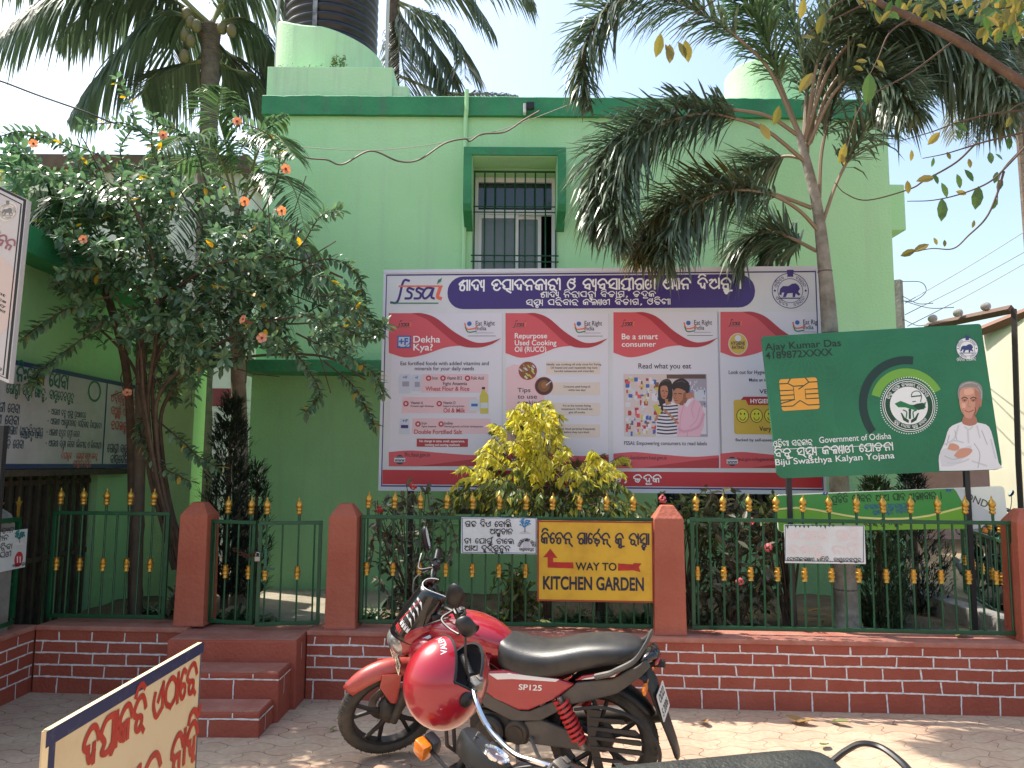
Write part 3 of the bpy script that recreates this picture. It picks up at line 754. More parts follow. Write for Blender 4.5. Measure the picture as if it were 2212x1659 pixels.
def odia_layout(s):
    """returns strokes as lists of (x, y) in letter-height units, and the width"""
    out, X = [], 0.0
    i, n = 0, len(s)
    CONS = set('କଖଗଘଙଚଛଜଝଞଟଠଡଢଣତଥଦଧନପଫବଭମଯୟରଲଳଶଷସହ')
    def emit(ch, ox, oy=0, k=1.0):
        for stq in GL[ch][1:]: out.append([(ox + a * k, oy + b * k) for a, b in map(_pt, stq.split())])
    while i < n:
        ch = s[i]
        if ch in '\u200c\u200d': i += 1; continue
        if ch not in CONS:
            if ch in GL: emit(ch, X); X += GL[ch][0] * .1 + .16
            i += 1
            continue
        cl = [ch]; i += 1; mats_ = []; vir = False
        if i < n and s[i] == '\u0b3c': mats_.append('nukta'); i += 1
        while i + 1 < n and s[i] == '୍' and s[i + 1] in CONS: cl.append(s[i + 1]); i += 2
        if i < n and s[i] == '୍': vir = True; i += 1
        while i < n and s[i] in 'ାିୀୁୂୃେୋୌୈଂଃଁ\u0b3c': mats_.append(s[i]); i += 1
        if cl[:2] == ['ତ', 'ପ']: cl = ['ପ']; out.append([(X + .5, -.05), (X + .95, -.28)])
        reph = len(cl) > 1 and cl[0] == 'ର'
        if reph: cl = cl[1:]
        if any(m_ in 'େୋୌୈ' for m_ in mats_ if m_ != 'nukta'):
            out.append([(X + .52, .90), (X + .28, 1.0), (X + .04, .65), (X + .06, .2), (X + .27, .0), (X + .50, .15), (X + .48, .38), (X + .28, .48), (X + .08, .38)]); X += .70
        w = GL[cl[0]][0] * .1
        emit(cl[0], X)
        if 'nukta' in mats_ or '\u0b3c' in mats_: out.append([(X + .45, -.2), (X + .52, -.18)])
        for c2 in cl[1:]:
            if c2 in 'ଯୟ':
                out.append([(X + w + .12, .95), (X + w + .05, .55), (X + w + .14, .3), (X + w + .36, .35)]); out.append([(X + w + .38, 1.0), (X + w + .38, -.1)]); w += .46
            elif c2 == 'ର': out.append([(X + w * .35, -.16), (X + w * .3, -.3), (X + w * .95, -.28)])
            else: emit(c2, X + w * .28, -.52, .48)
        if reph: out.append([(X + w * .55, 1.08), (X + w * .8, 1.42)])
        if vir: out.append([(X + w * .75, .02), (X + w * 1.1, -.28)])
        for m_ in mats_:
            if m_ in 'ିୀ':
                if m_ == 'ି': out.append([(X + w * .08, 1.12), (X + w * .22, 1.34), (X + w * .55, 1.42), (X + w * .82, 1.26)])
                else: out.append([(X + w + .02, .92), (X + w + .10, 1.1), (X + w + .26, 1.06), (X + w + .3, .8), (X + w + .3, 0)]); w += .34
            elif m_ in 'ାୋୌ': out.append([(X + w + .16, 1.0), (X + w + .16, 0)]); w += .22
            elif m_ == 'ୁ': out.append([(X + w * .72, .0), (X + w * .45, -.14), (X + w * .45, -.32), (X + w * .68, -.36), (X + w * .82, -.22), (X + w * .6, -.14)]); out.append([(X + w * .8, -.24), (X + w * 1.1, -.22)])
            elif m_ == 'ୂ': out.append([(X + w * .45, -.06), (X + w * .4, -.28), (X + w * .75, -.34), (X + w * 1.05, -.1), (X + w * 1.1, -.4)])
            elif m_ == 'ୃ': out.append([(X + w * .7, -.05), (X + w * .4, -.2), (X + w * .75, -.38), (X + w * .9, -.25)])
            elif m_ == 'ଂ': out.append([(X + w + .2 + .1 * math.cos(q), .85 + .1 * math.sin(q)) for q in (0, 1.57, 3.14, 4.71, 6.28)]); w += .34
            elif m_ == 'ଃ':
                for yy in (.25, .75): out.append([(X + w + .2 + .1 * math.cos(q), yy + .1 * math.sin(q)) for q in (0, 1.57, 3.14, 4.71, 6.28)])
                w += .34
            elif m_ == 'ଁ': out.append([(X + w * .8, 1.35), (X + w * .9, 1.16), (X + w * 1.1, 1.22), (X + w * 1.15, 1.4)])
        X += w + .17
    return out, X - .17

_fc = bpy.data.curves.new('lettering', 'FONT'); _fo = bpy.data.objects.new('lettering', _fc)
def latin_mesh(s, bold=0.0, shear=0.0):
    _fc.body = s; _fc.offset = bold; _fc.shear = shear
    me = bpy.data.meshes.new_from_object(_fo)
    vs = [tuple(v.co) for v in me.vertices]; fs = [tuple(p.vertices) for p in me.polygons]
    bpy.data.meshes.remove(me); return vs, fs
CAPH = .691

class Board:
    """a flat printed board in the place: o = point, U = right, V = up, N = towards the viewer"""
    def __init__(s, tl, tr, bl, parent=None):
        s.o = Vector(bl); s.U = (Vector(tr) - Vector(tl)).normalized()
        v = Vector(tl) - Vector(bl); s.V = (v - s.U * v.dot(s.U)).normalized(); s.N = s.U.cross(s.V)
        s.w = (Vector(tr) - Vector(tl)).length; s.h = v.dot(s.V)
        s.mb = {}; s.parent = parent; s.z = 0; s.grp = None
        s.cam = CAM_P
    def uv(s, px, py):
        r = ray(px, py); t = (s.o - CAM_P).dot(s.N) / r.dot(s.N); p = CAM_P + r * t - s.o
        return p.dot(s.U), p.dot(s.V)
    def P(s, u, v, n): return s.o + s.U * u + s.V * v + s.N * n
    def _m(s, key): return s.mb.setdefault((s.grp, key), MB())
    def poly(s, pts, key, layer=1, px=True, smooth=0):
        q = [s.uv(*p) for p in pts] if px else list(pts)
        if smooth:
            z = [Vector((a, b, 0)) for a, b in q]; z = spline(z + [z[0]], smooth)[:-1]; q = [(a.x, a.y) for a in z]
        from mathutils.geometry import tessellate_polygon
        vs = [s.P(a, b, .0012 * layer) for a, b in q]
        tri = tessellate_polygon([[Vector((a, b, 0)) for a, b in q]])
        s._m(key).add(vs, tri)
    def rect(s, x0, y0, x1, y1, key, layer=1, r=0):
        (u0, v0), (u1, v1) = s.uv(x0, y1), s.uv(x1, y0)
        if r: s.poly(rrect(u0, v0, u1, v1, r), key, layer, False)
        else: s.poly([(u0, v0), (u1, v0), (u1, v1), (u0, v1)], key, layer, False)
    def disc(s, cx, cy, rx, key, layer=1, ry=None, n=36, a0=0, a1=360):
        u, v = s.uv(cx, cy); ru = s.uv(cx + rx, cy)[0] - u; rv = ru * ((ry or rx) / rx)
        pts = [(u + ru * math.cos(R(a0 + (a1 - a0) * k / n)), v + rv * math.sin(R(a0 + (a1 - a0) * k / n))) for k in range(n if a1 - a0 == 360 else n + 1)]
        s.poly(pts, key, layer, False)
    def ring(s, cx, cy, r0, r1, key, layer=1, a0=0, a1=360, n=48, ry=1.0):
        u, v = s.uv(cx, cy); k_ = (s.uv(cx + 10, cy)[0] - u) / 10; vs, fs = [], []
        for k in range(n + 1):
            a = R(a0 + (a1 - a0) * k / n)
            vs += [s.P(u + q * k_ * math.cos(a), v + q * k_ * ry * math.sin(a), .0012 * layer) for q in (r0, r1)]
        s._m(key).add(vs, [(2 * k, 2 * k + 1, 2 * k + 3, 2 * k + 2) for k in range(n)])
    def stroke(s, pts, w, key, layer=2, px=True, sm=True):
        q = [s.uv(*p) for p in pts] if px else pts
        if len(q) > 2 and sm: z = spline([Vector((a, b, 0)) for a, b in q], 4); q = [(a.x, a.y) for a in z]
        vs, fs = [], []; n = len(q)
        s.z = (s.z + 1) % 17
        for i in range(n):
            a, b = Vector(q[max(0, i - 1)]), Vector(q[min(n - 1, i + 1)]); d = b - a
            d = d.normalized() if d.length > 1e-9 else Vector((1, 0)); e = Vector((-d.y, d.x)) * w / 2
            ext = d * (-w * .4 if i == 0 else (w * .4 if i == n - 1 else 0)); p = Vector(q[i]) + ext; h = .0012 * layer + s.z * 2e-5 + i * 2e-6
            vs += [s.P(p.x + e.x, p.y + e.y, h), s.P(p.x - e.x, p.y - e.y, h)]
        fs = [(2 * i, 2 * i + 1, 2 * i + 3, 2 * i + 2) for i in range(n - 1)]
        s._m(key).add(vs, fs)
    def text(s, t, x0, yt, x1, yb, key, layer=2, bold=0.0, shear=0.0, y1=None):
        """Latin text: capitals reach from yb up to yt, width x0..x1 (pixels of the reference frame)"""
        u0, v0 = s.uv(x0, yb); u1 = s.uv(x1, y1 if y1 is not None else yb)[0]; hh = s.uv(x0, yt)[1] - v0
        vs, fs = latin_mesh(t, bold, shear); mn, mx = min(v[0] for v in vs), max(v[0] for v in vs)
        kx, ky = (u1 - u0) / (mx - mn), hh / CAPH
        s._m(key).add([s.P(u0 + (a - mn) * kx, v0 + b * ky, .0012 * layer) for a, b, c in vs], fs)
    def odia(s, t, x0, yt, x1, yb, key, layer=2, w=.14, slant=0.0):
        u0, v0 = s.uv(x0, yb); u1 = s.uv(x1, yb)[0]; hh = s.uv(x0, yt)[1] - v0
        st_, W = odia_layout(t); kx = (u1 - u0) / W
        for q in st_: s.stroke([(u0 + a * kx + slant * b * hh, v0 + b * hh) for a, b in q], w * min(hh, kx * 1.1), key, layer, False)
    def arctext(s, t, cx, cy, r, a0, a1, h, key, layer=2, lat=False, w=.16, flip=False):
        u, v = s.uv(cx, cy); k_ = (s.uv(cx + 10, cy)[0] - u) / 10; r *= k_; h *= k_
        st_, W = odia_layout(t)
        for q in st_:
            pp = []
            for a, b in q:
                an = R(a0 + (a1 - a0) * a / W); rr = r + (h * b if not flip else h * (1 - b)); pp.append((u + rr * math.cos(an), v + rr * math.sin(an)))
            s.stroke(pp, w * h, key, layer, False)
    def panel(s, name, m, thick=.012, pts=None, r=0):
        q = pts or (rrect(0, 0, s.w, s.h, r) if r else [(0, 0), (s.w, 0), (s.w, s.h), (0, s.h)])
        b = MB(); n = len(q)
        b.add([s.P(a, c, 0) for a, c in q] + [s.P(a, c, -thick) for a, c in q], [tuple(range(n)), tuple(range(n, 2 * n))[::-1]] + [(i, i + n, (i + 1) % n + n, (i + 1) % n) for i in range(n)])
        return s.fin(b, name, m)
    def fin(s, b, name, m):
        off = s.parent.location if s.parent else Vector()
        b.v = [tuple(Vector(p) - off) for p in b.v]
        return b.build(name, m, s.parent)
    def finish(s, names):
        """names: key -> (part name, material)"""
        base = {}
        for (g_, k), b in s.mb.items():
            if g_ is not None and k == 'paper' and g_ not in base: base[g_] = s.fin(b, 'poster', names[k][1])
        for (g_, k), b in s.mb.items():
            if g_ in base and k == 'paper': continue
            nm, m = names[k]; o = s.fin(b, nm, m)
            if g_ in base: o.parent = base[g_]
def rrect(u0, v0, u1, v1, r, n=6):
    out = []
    for cx, cy, a in ((u1 - r, v0 + r, -90), (u1 - r, v1 - r, 0), (u0 + r, v1 - r, 90), (u0 + r, v0 + r, 180)):
        out += [(cx + r * math.cos(R(a + 90 * k / n)), cy + r * math.sin(R(a + 90 * k / n))) for k in range(n + 1)]
    return out
_ink = {}
def ink(r, g, b, rough=.45):
    k = (r, g, b)
    if k not in _ink: _ink[k] = mat('print colour %d %d %d' % k, srgb(r, g, b), rough)
    return _ink[k]
def seal(b, cx, cy, r, key, layer=2, paper=None):
    """state seal: double ring, lion and horse group in the middle, pillar capital on top, writing round the rim"""
    if paper: b.disc(cx, cy, r, paper, layer - .5)
    b.ring(cx, cy, r * .96, r, key, layer); b.ring(cx, cy, r * .66, r * .69, key, layer)
    b.arctext('ଓଡିଶା', cx, cy, r * .74, 165, 115, r * .15, key, layer); b.arctext('ଶାସନ', cx, cy, r * .74, 65, 15, r * .15, key, layer)
    b.arctext('ଓଡିଶା', cx, cy, r * .74, 205, 258, r * .15, key, layer, flip=True); b.arctext('ଶାସନ', cx, cy, r * .74, 282, 335, r * .15, key, layer, flip=True)
    for sx in (-1, 1): b.disc(cx + sx * r * .83, cy, r * .06, key, layer, n=10)
    k = r / 40
    lion = [(-24, 8), (-22, -4), (-16, -10), (-4, -10), (4, -15), (12, -16), (18, -11), (21, -4), (17, 2), (22, 8), (18, 11), (12, 6), (10, 14), (5, 14), (5, 5), (-6, 6), (-10, 14), (-16, 14), (-13, 4), (-18, 4), (-19, 10)]
    b.poly([(cx + x * k, cy + y * k) for x, y in lion], key, layer)
    b.poly([(cx - 23 * k, cy + 15 * k), (cx + 22 * k, cy + 15 * k), (cx + 22 * k, cy + 17.5 * k), (cx - 23 * k, cy + 17.5 * k)], key, layer)
    b.poly([(cx + x * k, cy + y * k) for x, y in [(-7, -30), (7, -30), (6, -34), (8, -42), (5, -48), (2, -45), (0, -50), (-2, -45), (-5, -48), (-8, -42), (-6, -34)]], key, layer + .2)

# ------------------------------------------------------------------ the large hoarding on the facade
tl, trr, bl_ = at(835, 586, 6.55), at(1768, 576, 6.32), at(815, 1057, 6.5)
trr.z = tl.z
hb = thing('food_safety_hoarding', 'large white hoarding with purple header about fortified food and used oil', 'billboard', (tl.x, tl.y, 0))
B = Board(tl, trr, Vector((tl.x - .012, tl.y - .0, bl_.z)), hb)
B.h = tl.z - bl_.z
M_FLEX = mat('white flex print', (.66, .655, .68), .42, col2=(.60, .60, .64), nscale=2.2)
B.panel('panel', M_FLEX, .03)
fz_ = MB()
for (u0, v0, u1, v1) in ((-.012, -.012, B.w + .012, .018), (-.012, B.h - .018, B.w + .012, B.h + .012), (-.012, .019, .010, B.h - .019), (B.w - .010, .019, B.w + .012, B.h - .019)):
    fz_.add([B.P(a, c, d) for d in (-.045, .006) for a, c in ((u0, v0), (u1, v0), (u1, v1), (u0, v1))], [(0, 1, 2, 3), (7, 6, 5, 4), (0, 4, 5, 1), (1, 5, 6, 2), (2, 6, 7, 3), (3, 7, 4, 0)])
B.fin(fz_, 'frame', mat('pale frame strip', (.62, .63, .70), .5))
for u in (.25, B.w * .5, B.w - .3):
    q = MB(); q.box((0, 0, 0), (.05, .05, 1), Matrix.Translation(B.P(u, 0, -.075)) @ Matrix.Translation((0, 0, .0)) @ Matrix.Scale(B.P(0, B.h, 0).z - GZ, 4, (0, 0, 1)) @ Matrix.Translation((0, 0, .0)))
    q.v = [(a, b_, c - B.o.z + (GZ + B.P(0, B.h, 0).z) / 2) for a, b_, c in q.v]
    B.fin(q, 'support_post', M_STEEL)
M_PUR = ink(62, 42, 116); M_CRIM = ink(172, 50, 62); M_CRIM2 = ink(205, 92, 100); M_PINK = ink(228, 196, 200)
# purple border lines and footer band
(ua, va), (ub, vb) = (0.03, 0.035), (B.w - .03, B.h - .035)
for q in (((.012, va), (.012, vb)), ((.012, vb), (ub + .018, vb)), ((ub + .018, vb), (ub + .018, va)), ((.012, .028), (ub + .018, .028))):
    B.stroke(list(q), .012, 'purple', 1.2, False, False)
(_, v1) = B.uv(1000, 1016); B.poly([(.02, .042), (B.w - .02, .042), (B.w - .02, v1), (.02, v1)], 'strip', 1, False)
(u0, v0), (u1, v1) = B.uv(966, 668), B.uv(1630, 592); B.poly(rrect(u0, v0, u1, v1, (v1 - v0) * .48), 'purple', 1, False)
B.odia('ଖାଦ୍ୟ ଉତ୍ପାଦନକାରୀ ଓ ବ୍ୟବସାୟୀଗଣ ଧ୍ୟାନ ଦିଅନ୍ତୁ ।', 992, 606, 1603, 627, 'white', 2, .17)
B.odia('ଖାଦ୍ୟ ନିରାପତ୍ତା ବିଭାଗ, ଭଦ୍ରକ', 1168, 631, 1416, 642, 'white', 2, .17)
B.odia('ସ୍ୱାସ୍ଥ୍ୟ ପରିବାର କଲ୍ୟାଣ ବିଭାଗ, ଓଡିଶା', 1137, 648, 1448, 659, 'white', 2, .17)
B.odia('ରୋଗୀ କଲ୍ୟାଣ ସମିତି, ଭଦ୍ରକ', 1130, 1024, 1428, 1039, 'white', 2, .17)
def fssai(x0, yt, x1, yb, kd='purple', kr='orange', thin=1.0):
    w, h = x1 - x0, yb - yt; X = lambda a: x0 + w * a; Y = lambda b_: yt + h * b_
    lw_ = .02 * thin * w / 110
    B.stroke([(X(.35), Y(.05)), (X(.27), Y(.02)), (X(.22), Y(.2)), (X(.16), Y(.75)), (X(.10), Y(.98)), (X(0), Y(.97))], lw_, kd, 2)
    for q in (.30, .48): B.stroke([(X(q + .14), Y(.42)), (X(q + .05), Y(.36)), (X(q + .02), Y(.48)), (X(q + .10), Y(.6)), (X(q + .08), Y(.78)), (X(q - .02), Y(.8))], lw_, kd, 2)
    B.stroke([(X(.83), Y(.38)), (X(.70), Y(.36)), (X(.62), Y(.6)), (X(.65), Y(.8)), (X(.74), Y(.7)), (X(.83), Y(.38))], lw_, kd, 2)
    B.stroke([(X(.83), Y(.38)), (X(.79), Y(.72)), (X(.84), Y(.8))], lw_, kd, 2)
    B.stroke([(X(.96), Y(.36)), (X(.91), Y(.72)), (X(.97), Y(.8))], lw_ * 1.5, kr, 2)
    B.stroke([(X(.16), Y(.28)), (X(1.0), Y(.28))], lw_ * .7, kr, 2.3, sm=False)
    B.stroke([(X(0), Y(1.0)), (X(.92), Y(1.0))], lw_ * .5, 'green', 2.3, sm=False)
    B.poly([(X(.90), Y(.2)), (X(.92), Y(.02)), (X(1.0), Y(-.08)), (X(.98), Y(.08))], 'green', 2)
fssai(845, 604, 955, 655)
seal(B, 1707, 628, 40, 'purple', 1.5)
# the four posters
PX = [(840, 1085, 676, 1008), (1092, 1315, 676, 1010), (1325, 1553, 674, 1012), (1556, 1790, 673, 1012)]
for k, (x0, x1, y0, y1) in enumerate(PX):
    B.grp = k; w = x1 - x0; X = lambda a: x0 + w * a
    H = y1 - y0; Y = lambda b_: y0 + H * b_
    B.rect(x0, y0, x1, y1, 'paper', 1)
    B.stroke([(x1, y0), (x1, y1)], .004, 'pale line', 1.2, sm=False)
    def band(top, bot, key, layer):
        c2 = lambda q: [(v.x, v.y) for v in spline([Vector((X(p[0]), Y(p[1]), 0)) for p in q], 6)]
        B.poly(c2(top) + c2(bot), key, layer)
    B.poly([(X(0), Y(.002)), (X(.24), Y(.002))] + [(v.x, v.y) for v in spline([Vector((X(p[0]), Y(p[1]), 0)) for p in ((.24, .002), (.38, .035), (.52, .125), (.68, .21))], 6)][1:] + [(v.x, v.y) for v in spline([Vector((X(p[0]), Y(p[1]), 0)) for p in ((.68, .21), (.50, .225), (.32, .27), (.15, .29), (0, .26))], 6)][1:], 'crimson2', 2)
    band([(.20, .002), (.30, .003), (.42, .035), (.58, .125), (.74, .187), (.86, .192), (.99, .165)], [(.985, .168), (.90, .206), (.78, .226), (.62, .21), (.46, .12), (.34, .045), (.21, .004)], 'crimson', 3)
    B.poly([(v.x, v.y) for v in spline([Vector((X(p[0]), Y(p[1]), 0)) for p in ((0, .905), (.2, .895), (.45, .91), (.75, .925), (1, .915))], 6)] + [(X(1), Y(.998)), (X(0), Y(.998))], 'crimson2', 2)
    B.poly([(X(.28), Y(.995)), (X(.6), Y(.965)), (X(1), Y(.93)), (X(1), Y(.998))], 'crimson', 3)
    fssai(X(.07), Y(.05), X(.20), Y(.095), 'dark', 'orange', 1.1)
    B.text('Eat Right', X(.765), Y(.052), X(.935), Y(.082), 'dark', 2, .01); B.text('India', X(.765), Y(.087), X(.86), Y(.113), 'dark', 2, .01)
    B.stroke([(X(.765), Y(.13)), (X(.92), Y(.13))], .005, 'dim', 2, sm=False); B.stroke([(X(.70), Y(.15)), (X(.94), Y(.15))], .004, 'dark', 2, sm=False)
    B.stroke([(X(.67), Y(.07)), (X(.69), Y(.105)), (X(.76), Y(.10)), (X(.78), Y(.085))], .012, 'orange', 2); B.stroke([(X(.675), Y(.095)), (X(.70), Y(.125)), (X(.77), Y(.12))], .010, 'green', 2.4)
    B.disc(X(.71), Y(.07), 5, 'blue', 2, n=14)
    wx = X(.07 if k else .06)
    B.disc(wx + 9, Y(.955), 10, 'dark', 4, n=24); B.rect(wx - 3, Y(.943), wx + 21, Y(.968), 'paper', 4.5)
    B.text('www', wx - 2, Y(.946), wx + 20, Y(.965), 'dark', 5, .03)
    for ry in (-6, 6): B.stroke([(wx + 1, Y(.955) + ry), (wx + 17, Y(.955) + ry)], .002, 'paper', 4.6, sm=False)
B.grp = 0
B.text('ffrc.fssai.gov.in', 874, 977, 929, 986, 'dark', 4)
B.rect(858, 725, 888, 752, 'blue', 4); B.rect(861, 728, 885, 749, 'packet', 4.5); B.text('+F', 862, 731, 882, 745, 'blue', 5, .04); B.stroke([(862, 748), (872, 751), (886, 740), (885, 733)], .006, 'blue', 5)
B.text('Dekha', 893, 726, 951, 740, 'white', 4, .012); B.text('Kya?', 893, 743, 935, 757, 'white', 4, .012)
B.text('Eat fortified foods with added vitamins and', 865, 781, 1056, 789, 'dark', 2, .012); B.text('minerals for your daily needs', 896, 792, 1024, 800, 'dark', 2, .012)
for (a, b_, c, d) in ((910, 808, 1055, 848), (868, 858, 1030, 892), (890, 904, 1060, 936)): B.rect(a, b_, c, d, 'pink', 1.6)
def dot(x, y, r=6): B.disc(x, y, r, 'crimson', 2.4, n=20); B.disc(x, y, r * .5, 'pink', 2.8, n=8)
for x, y in ((926, 817), (957, 817), (1010, 817), (877, 872), (949, 872), (903, 916), (953, 916)): dot(x, y)
for t_, a, b_, c, d in (('Iron', 934, 813, 946, 820), ('Vitamin B12', 965, 813, 998, 820), ('Folic Acid', 1018, 813, 1045, 820), ('Fight Anaemia', 957, 825, 1009, 832), ('Vitamin A', 887, 867, 914, 873), ('Prevents night blindness', 887, 875, 937, 879), ('Vitamin D', 957, 867, 984, 873), ('Supports strong bones', 957, 875, 1003, 879), ('Iron', 911, 911, 922, 917), ('Fights Anaemia', 911, 919, 942, 923), ('Iodine', 960, 911, 978, 917), ('Normal growth and brain development', 960, 919, 1043, 923)):
    B.text(t_, a, b_, c, d, 'dark', 2.6, .012)
B.text('Wheat Flour & Rice', 919, 835, 1014, 844, 'crimson', 2.6, .015); B.text('Oil & Milk', 958, 882, 1005, 891, 'crimson', 2.6, .015); B.text('Double Fortified Salt', 895, 928, 998, 937, 'crimson', 2.6, .015)
B.rect(900, 948, 1011, 965, 'crimson', 2); B.text('No change in taste, smell, appearance,', 906, 950, 1004, 955, 'white', 2.6, .015); B.text('cooking and storing methods', 918, 958, 993, 963, 'white', 2.6, .015)
# bags, bottle, salt packet
for (a, b_, c, d) in ((862, 808, 888, 850), (889, 809, 911, 845)):
    B.poly([(a + 2, b_), (c - 2, b_), (c, b_ + 6), (c - 1, d), (a, d), (a - 1, b_ + 8)], 'packet', 2.2); B.rect(a + 7, b_ + 16, c - 4, b_ + 27, 'dim', 2.6); B.text('+F', a + 8, b_ + 4, c - 8, b_ + 10, 'blue', 2.6, .03)
B.poly([(864, 904), (884, 904), (886, 938), (862, 938)], 'packet', 2.2); B.rect(866, 918, 882, 925, 'purple', 2.6); B.text('+F', 869, 906, 881, 912, 'blue', 2.6, .03)
B.rect(1013, 862, 1036, 888, 'packet', 2.2); B.rect(1018, 872, 1032, 878, 'blue', 2.6)
B.poly([(1037, 893), (1036, 856), (1041, 845), (1041, 840), (1048, 840), (1048, 845), (1055, 853), (1055, 893)], 'oil', 2.8); B.rect(1041, 836, 1048, 841, 'dark', 3); B.rect(1038, 870, 1054, 882, 'packet', 3)
# poster 2
B.grp = 1
B.text('Repurpose', 1112, 720, 1182, 731, 'white', 4, .012); B.text('Used Cooking', 1112, 735, 1202, 746, 'white', 4, .012); B.text('Oil (RUCO)', 1112, 749, 1180, 760, 'white', 4, .012)
B.poly([(1093, 795), (1110, 787), (1135, 790), (1160, 815), (1175, 850), (1178, 890), (1165, 930), (1140, 960), (1093, 975)], 'pink', 1.6)
for t_, y in (('Tips', 838), ('to use', 852), ('cooking', 865), ('oil', 877)): B.text(t_, 1118, y, 1118 + 7 * len(t_) - (4 if t_ == 'oil' else 0), y + 9, 'dark', 2, .012)
for (cx, cy, key) in ((1140, 801, 'fried'), (1175, 834, 'pan'), (1175, 884, 'packet'), (1140, 925, 'pan')):
    B.disc(cx, cy, 20, 'crimson', 2.0); B.disc(cx, cy, 18.5, key, 2.4)
for k in range(26):
    a = rnd(0, 6.28); r_ = 16 * math.sqrt(random.random()); x, y = 1140 + r_ * math.cos(a), 801 + r_ * math.sin(a); B.stroke([(x - 2, y - 2), (x + 2, y + 2.5)], .010, ('oil', 'dim2', 'packet')[k % 3], 2.8)
B.disc(1175, 834, 13, 'fried', 2.8); B.disc(1176, 832, 7, 'dim2', 3.1); B.stroke([(1180, 832), (1190, 824)], .008, 'packet', 3.3)
B.disc(1175, 889, 12, 'oil', 2.8, ry=7); B.disc(1180, 878, 6, 'fried', 3.1)
for (y0, lines) in ((781, ('Ideally, use cooking oil only once for frying.', 'Oil heated and used repeatedly may have', 'harmful substances and trans-fats')), (826, ('Consume used frying oil', 'within two days')), (870, ('Fry at the lowest frying', 'temperature. Oil should not', 'give off smoke')), (917, ('Filter food particles frequently', 'before they turn black'))):
    xl = 1180 if y0 < 800 else 1192
    B.rect(xl, y0, 1296, y0 + 27, 'cream', 1.6)
    for i, t_ in enumerate(lines):
        hw_ = len(t_) * (1.29 if y0 < 800 else 1.25); cx = (xl + 1296) / 2 + 2
        yy = y0 + 4 + i * 7.2 + (3 if len(lines) == 2 else 0); B.text(t_, cx - hw_, yy, cx + hw_, yy + 4.2, 'dark', 2.2, .014)
B.disc(1218, 970, 7, 'green', 2, n=18); B.disc(1218, 970, 5, 'paper', 2.4, n=18)
# poster 3
B.grp = 2
B.text('Be a smart', 1343, 721, 1421, 733, 'white', 4, .012); B.text('consumer', 1343, 738, 1417, 749, 'white', 4, .012)
B.text('Read what you eat', 1379, 785, 1493, 796, 'dark', 2, .012)
B.rect(1348, 808, 1526, 943, 'shelf', 2)
random.seed(5)
for k in range(150):
    x = rnd(1349, 1422); y = rnd(812, 936); w_, h_ = rnd(3, 9), rnd(4, 12)
    if x + w_ > 1425: continue
    B.rect(x, y, x + w_, min(942, y + h_), random.choice(['crimson', 'packet', 'packet', 'paper', 'pink', 'crimson2', 'blue', 'oil', 'fried', 'paper']), 2.3 + k * .004)
for y in (842, 876, 905): B.stroke([(1349, y + rnd(-6, -2)), (1424, y + 6)], .006, 'packet', 3.0, sm=False)
B.rect(1478, 808, 1526, 943, 'dim', 2.3); B.rect(1482, 836, 1490, 858, 'blue', 2.6); B.rect(1500, 842, 1525, 866, 'packet', 2.6); B.rect(1440, 809, 1524, 818, 'brown', 2.5); B.rect(1508, 880, 1525, 938, 'paper', 2.6)
# woman in striped top and man in pink shirt, printed in the poster's photo
B.poly([(1424, 872), (1421, 850), (1424, 830), (1434, 820), (1446, 820), (1452, 832), (1452, 862), (1444, 880), (1432, 890)], 'hair', 3.2, smooth=3)
B.poly([(1426, 846), (1428, 835), (1440, 834), (1443, 848), (1438, 861), (1430, 860)], 'skin', 3.5, smooth=3)
B.poly([(1416, 943), (1418, 905), (1424, 880), (1434, 872), (1450, 868), (1464, 876), (1464, 943)], 'paper', 3.4)
for k in range(9):
    y = 876 + k * 7.4; B.stroke([(1420 + (3 if k < 2 else 0), y), (1440, y + 2), (1463, y)], .012, 'purpledark', 3.7)
B.poly([(1436, 862), (1446, 862), (1450, 872), (1438, 876)], 'skin', 3.6)
B.poly([(1462, 943), (1463, 890), (1476, 868), (1496, 858), (1512, 870), (1522, 895), (1520, 920), (1512, 943)], 'pinkshirt', 3.8)
B.poly([(1484, 850), (1496, 846), (1500, 862), (1484, 872)], 'skin', 3.6)
B.poly([(1454, 843), (1461, 839), (1474, 840), (1482, 850), (1479, 861), (1469, 872), (1459, 871), (1453, 858)], 'skin', 4.0, smooth=3)
B.poly([(1476, 850), (1483, 846), (1484, 866), (1474, 876), (1466, 872), (1474, 864)], 'skin2', 4.2, smooth=2)
B.poly([(1455, 845), (1451, 832), (1460, 821), (1476, 818), (1488, 828), (1489, 842), (1484, 851), (1480, 845), (1470, 840), (1461, 839)], 'hair', 4.5, smooth=3)
B.poly([(1482, 850), (1486, 849), (1485, 858), (1481, 860)], 'skin', 4.8)
for p_ in ([(1456, 851), (1461, 850)], [(1466, 850), (1472, 851)], [(1430, 845), (1434, 844)], [(1438, 845), (1441, 846)]): B.stroke(p_, .007, 'hair', 4.9, sm=False)
B.stroke([(1458, 865), (1464, 866)], .006, 'crimson', 4.9, sm=False); B.stroke([(1432, 856), (1437, 856)], .007, 'crimson', 4.9, sm=False); B.stroke([(1460, 853), (1457, 860), (1461, 861)], .004, 'skin2', 4.9); B.stroke([(1435, 847), (1434, 852)], .004, 'skin2', 4.9, sm=False)
B.stroke([(1424, 846), (1425, 862), (1430, 880), (1428, 892)], .02, 'hair', 4.0); B.stroke([(1447, 834), (1449, 850), (1445, 866)], .018, 'hair', 3.95)
B.stroke([(1429, 826), (1438, 822), (1446, 824)], .006, 'hairshine', 3.6); B.stroke([(1462, 826), (1472, 823), (1480, 827)], .006, 'hairshine', 4.8)
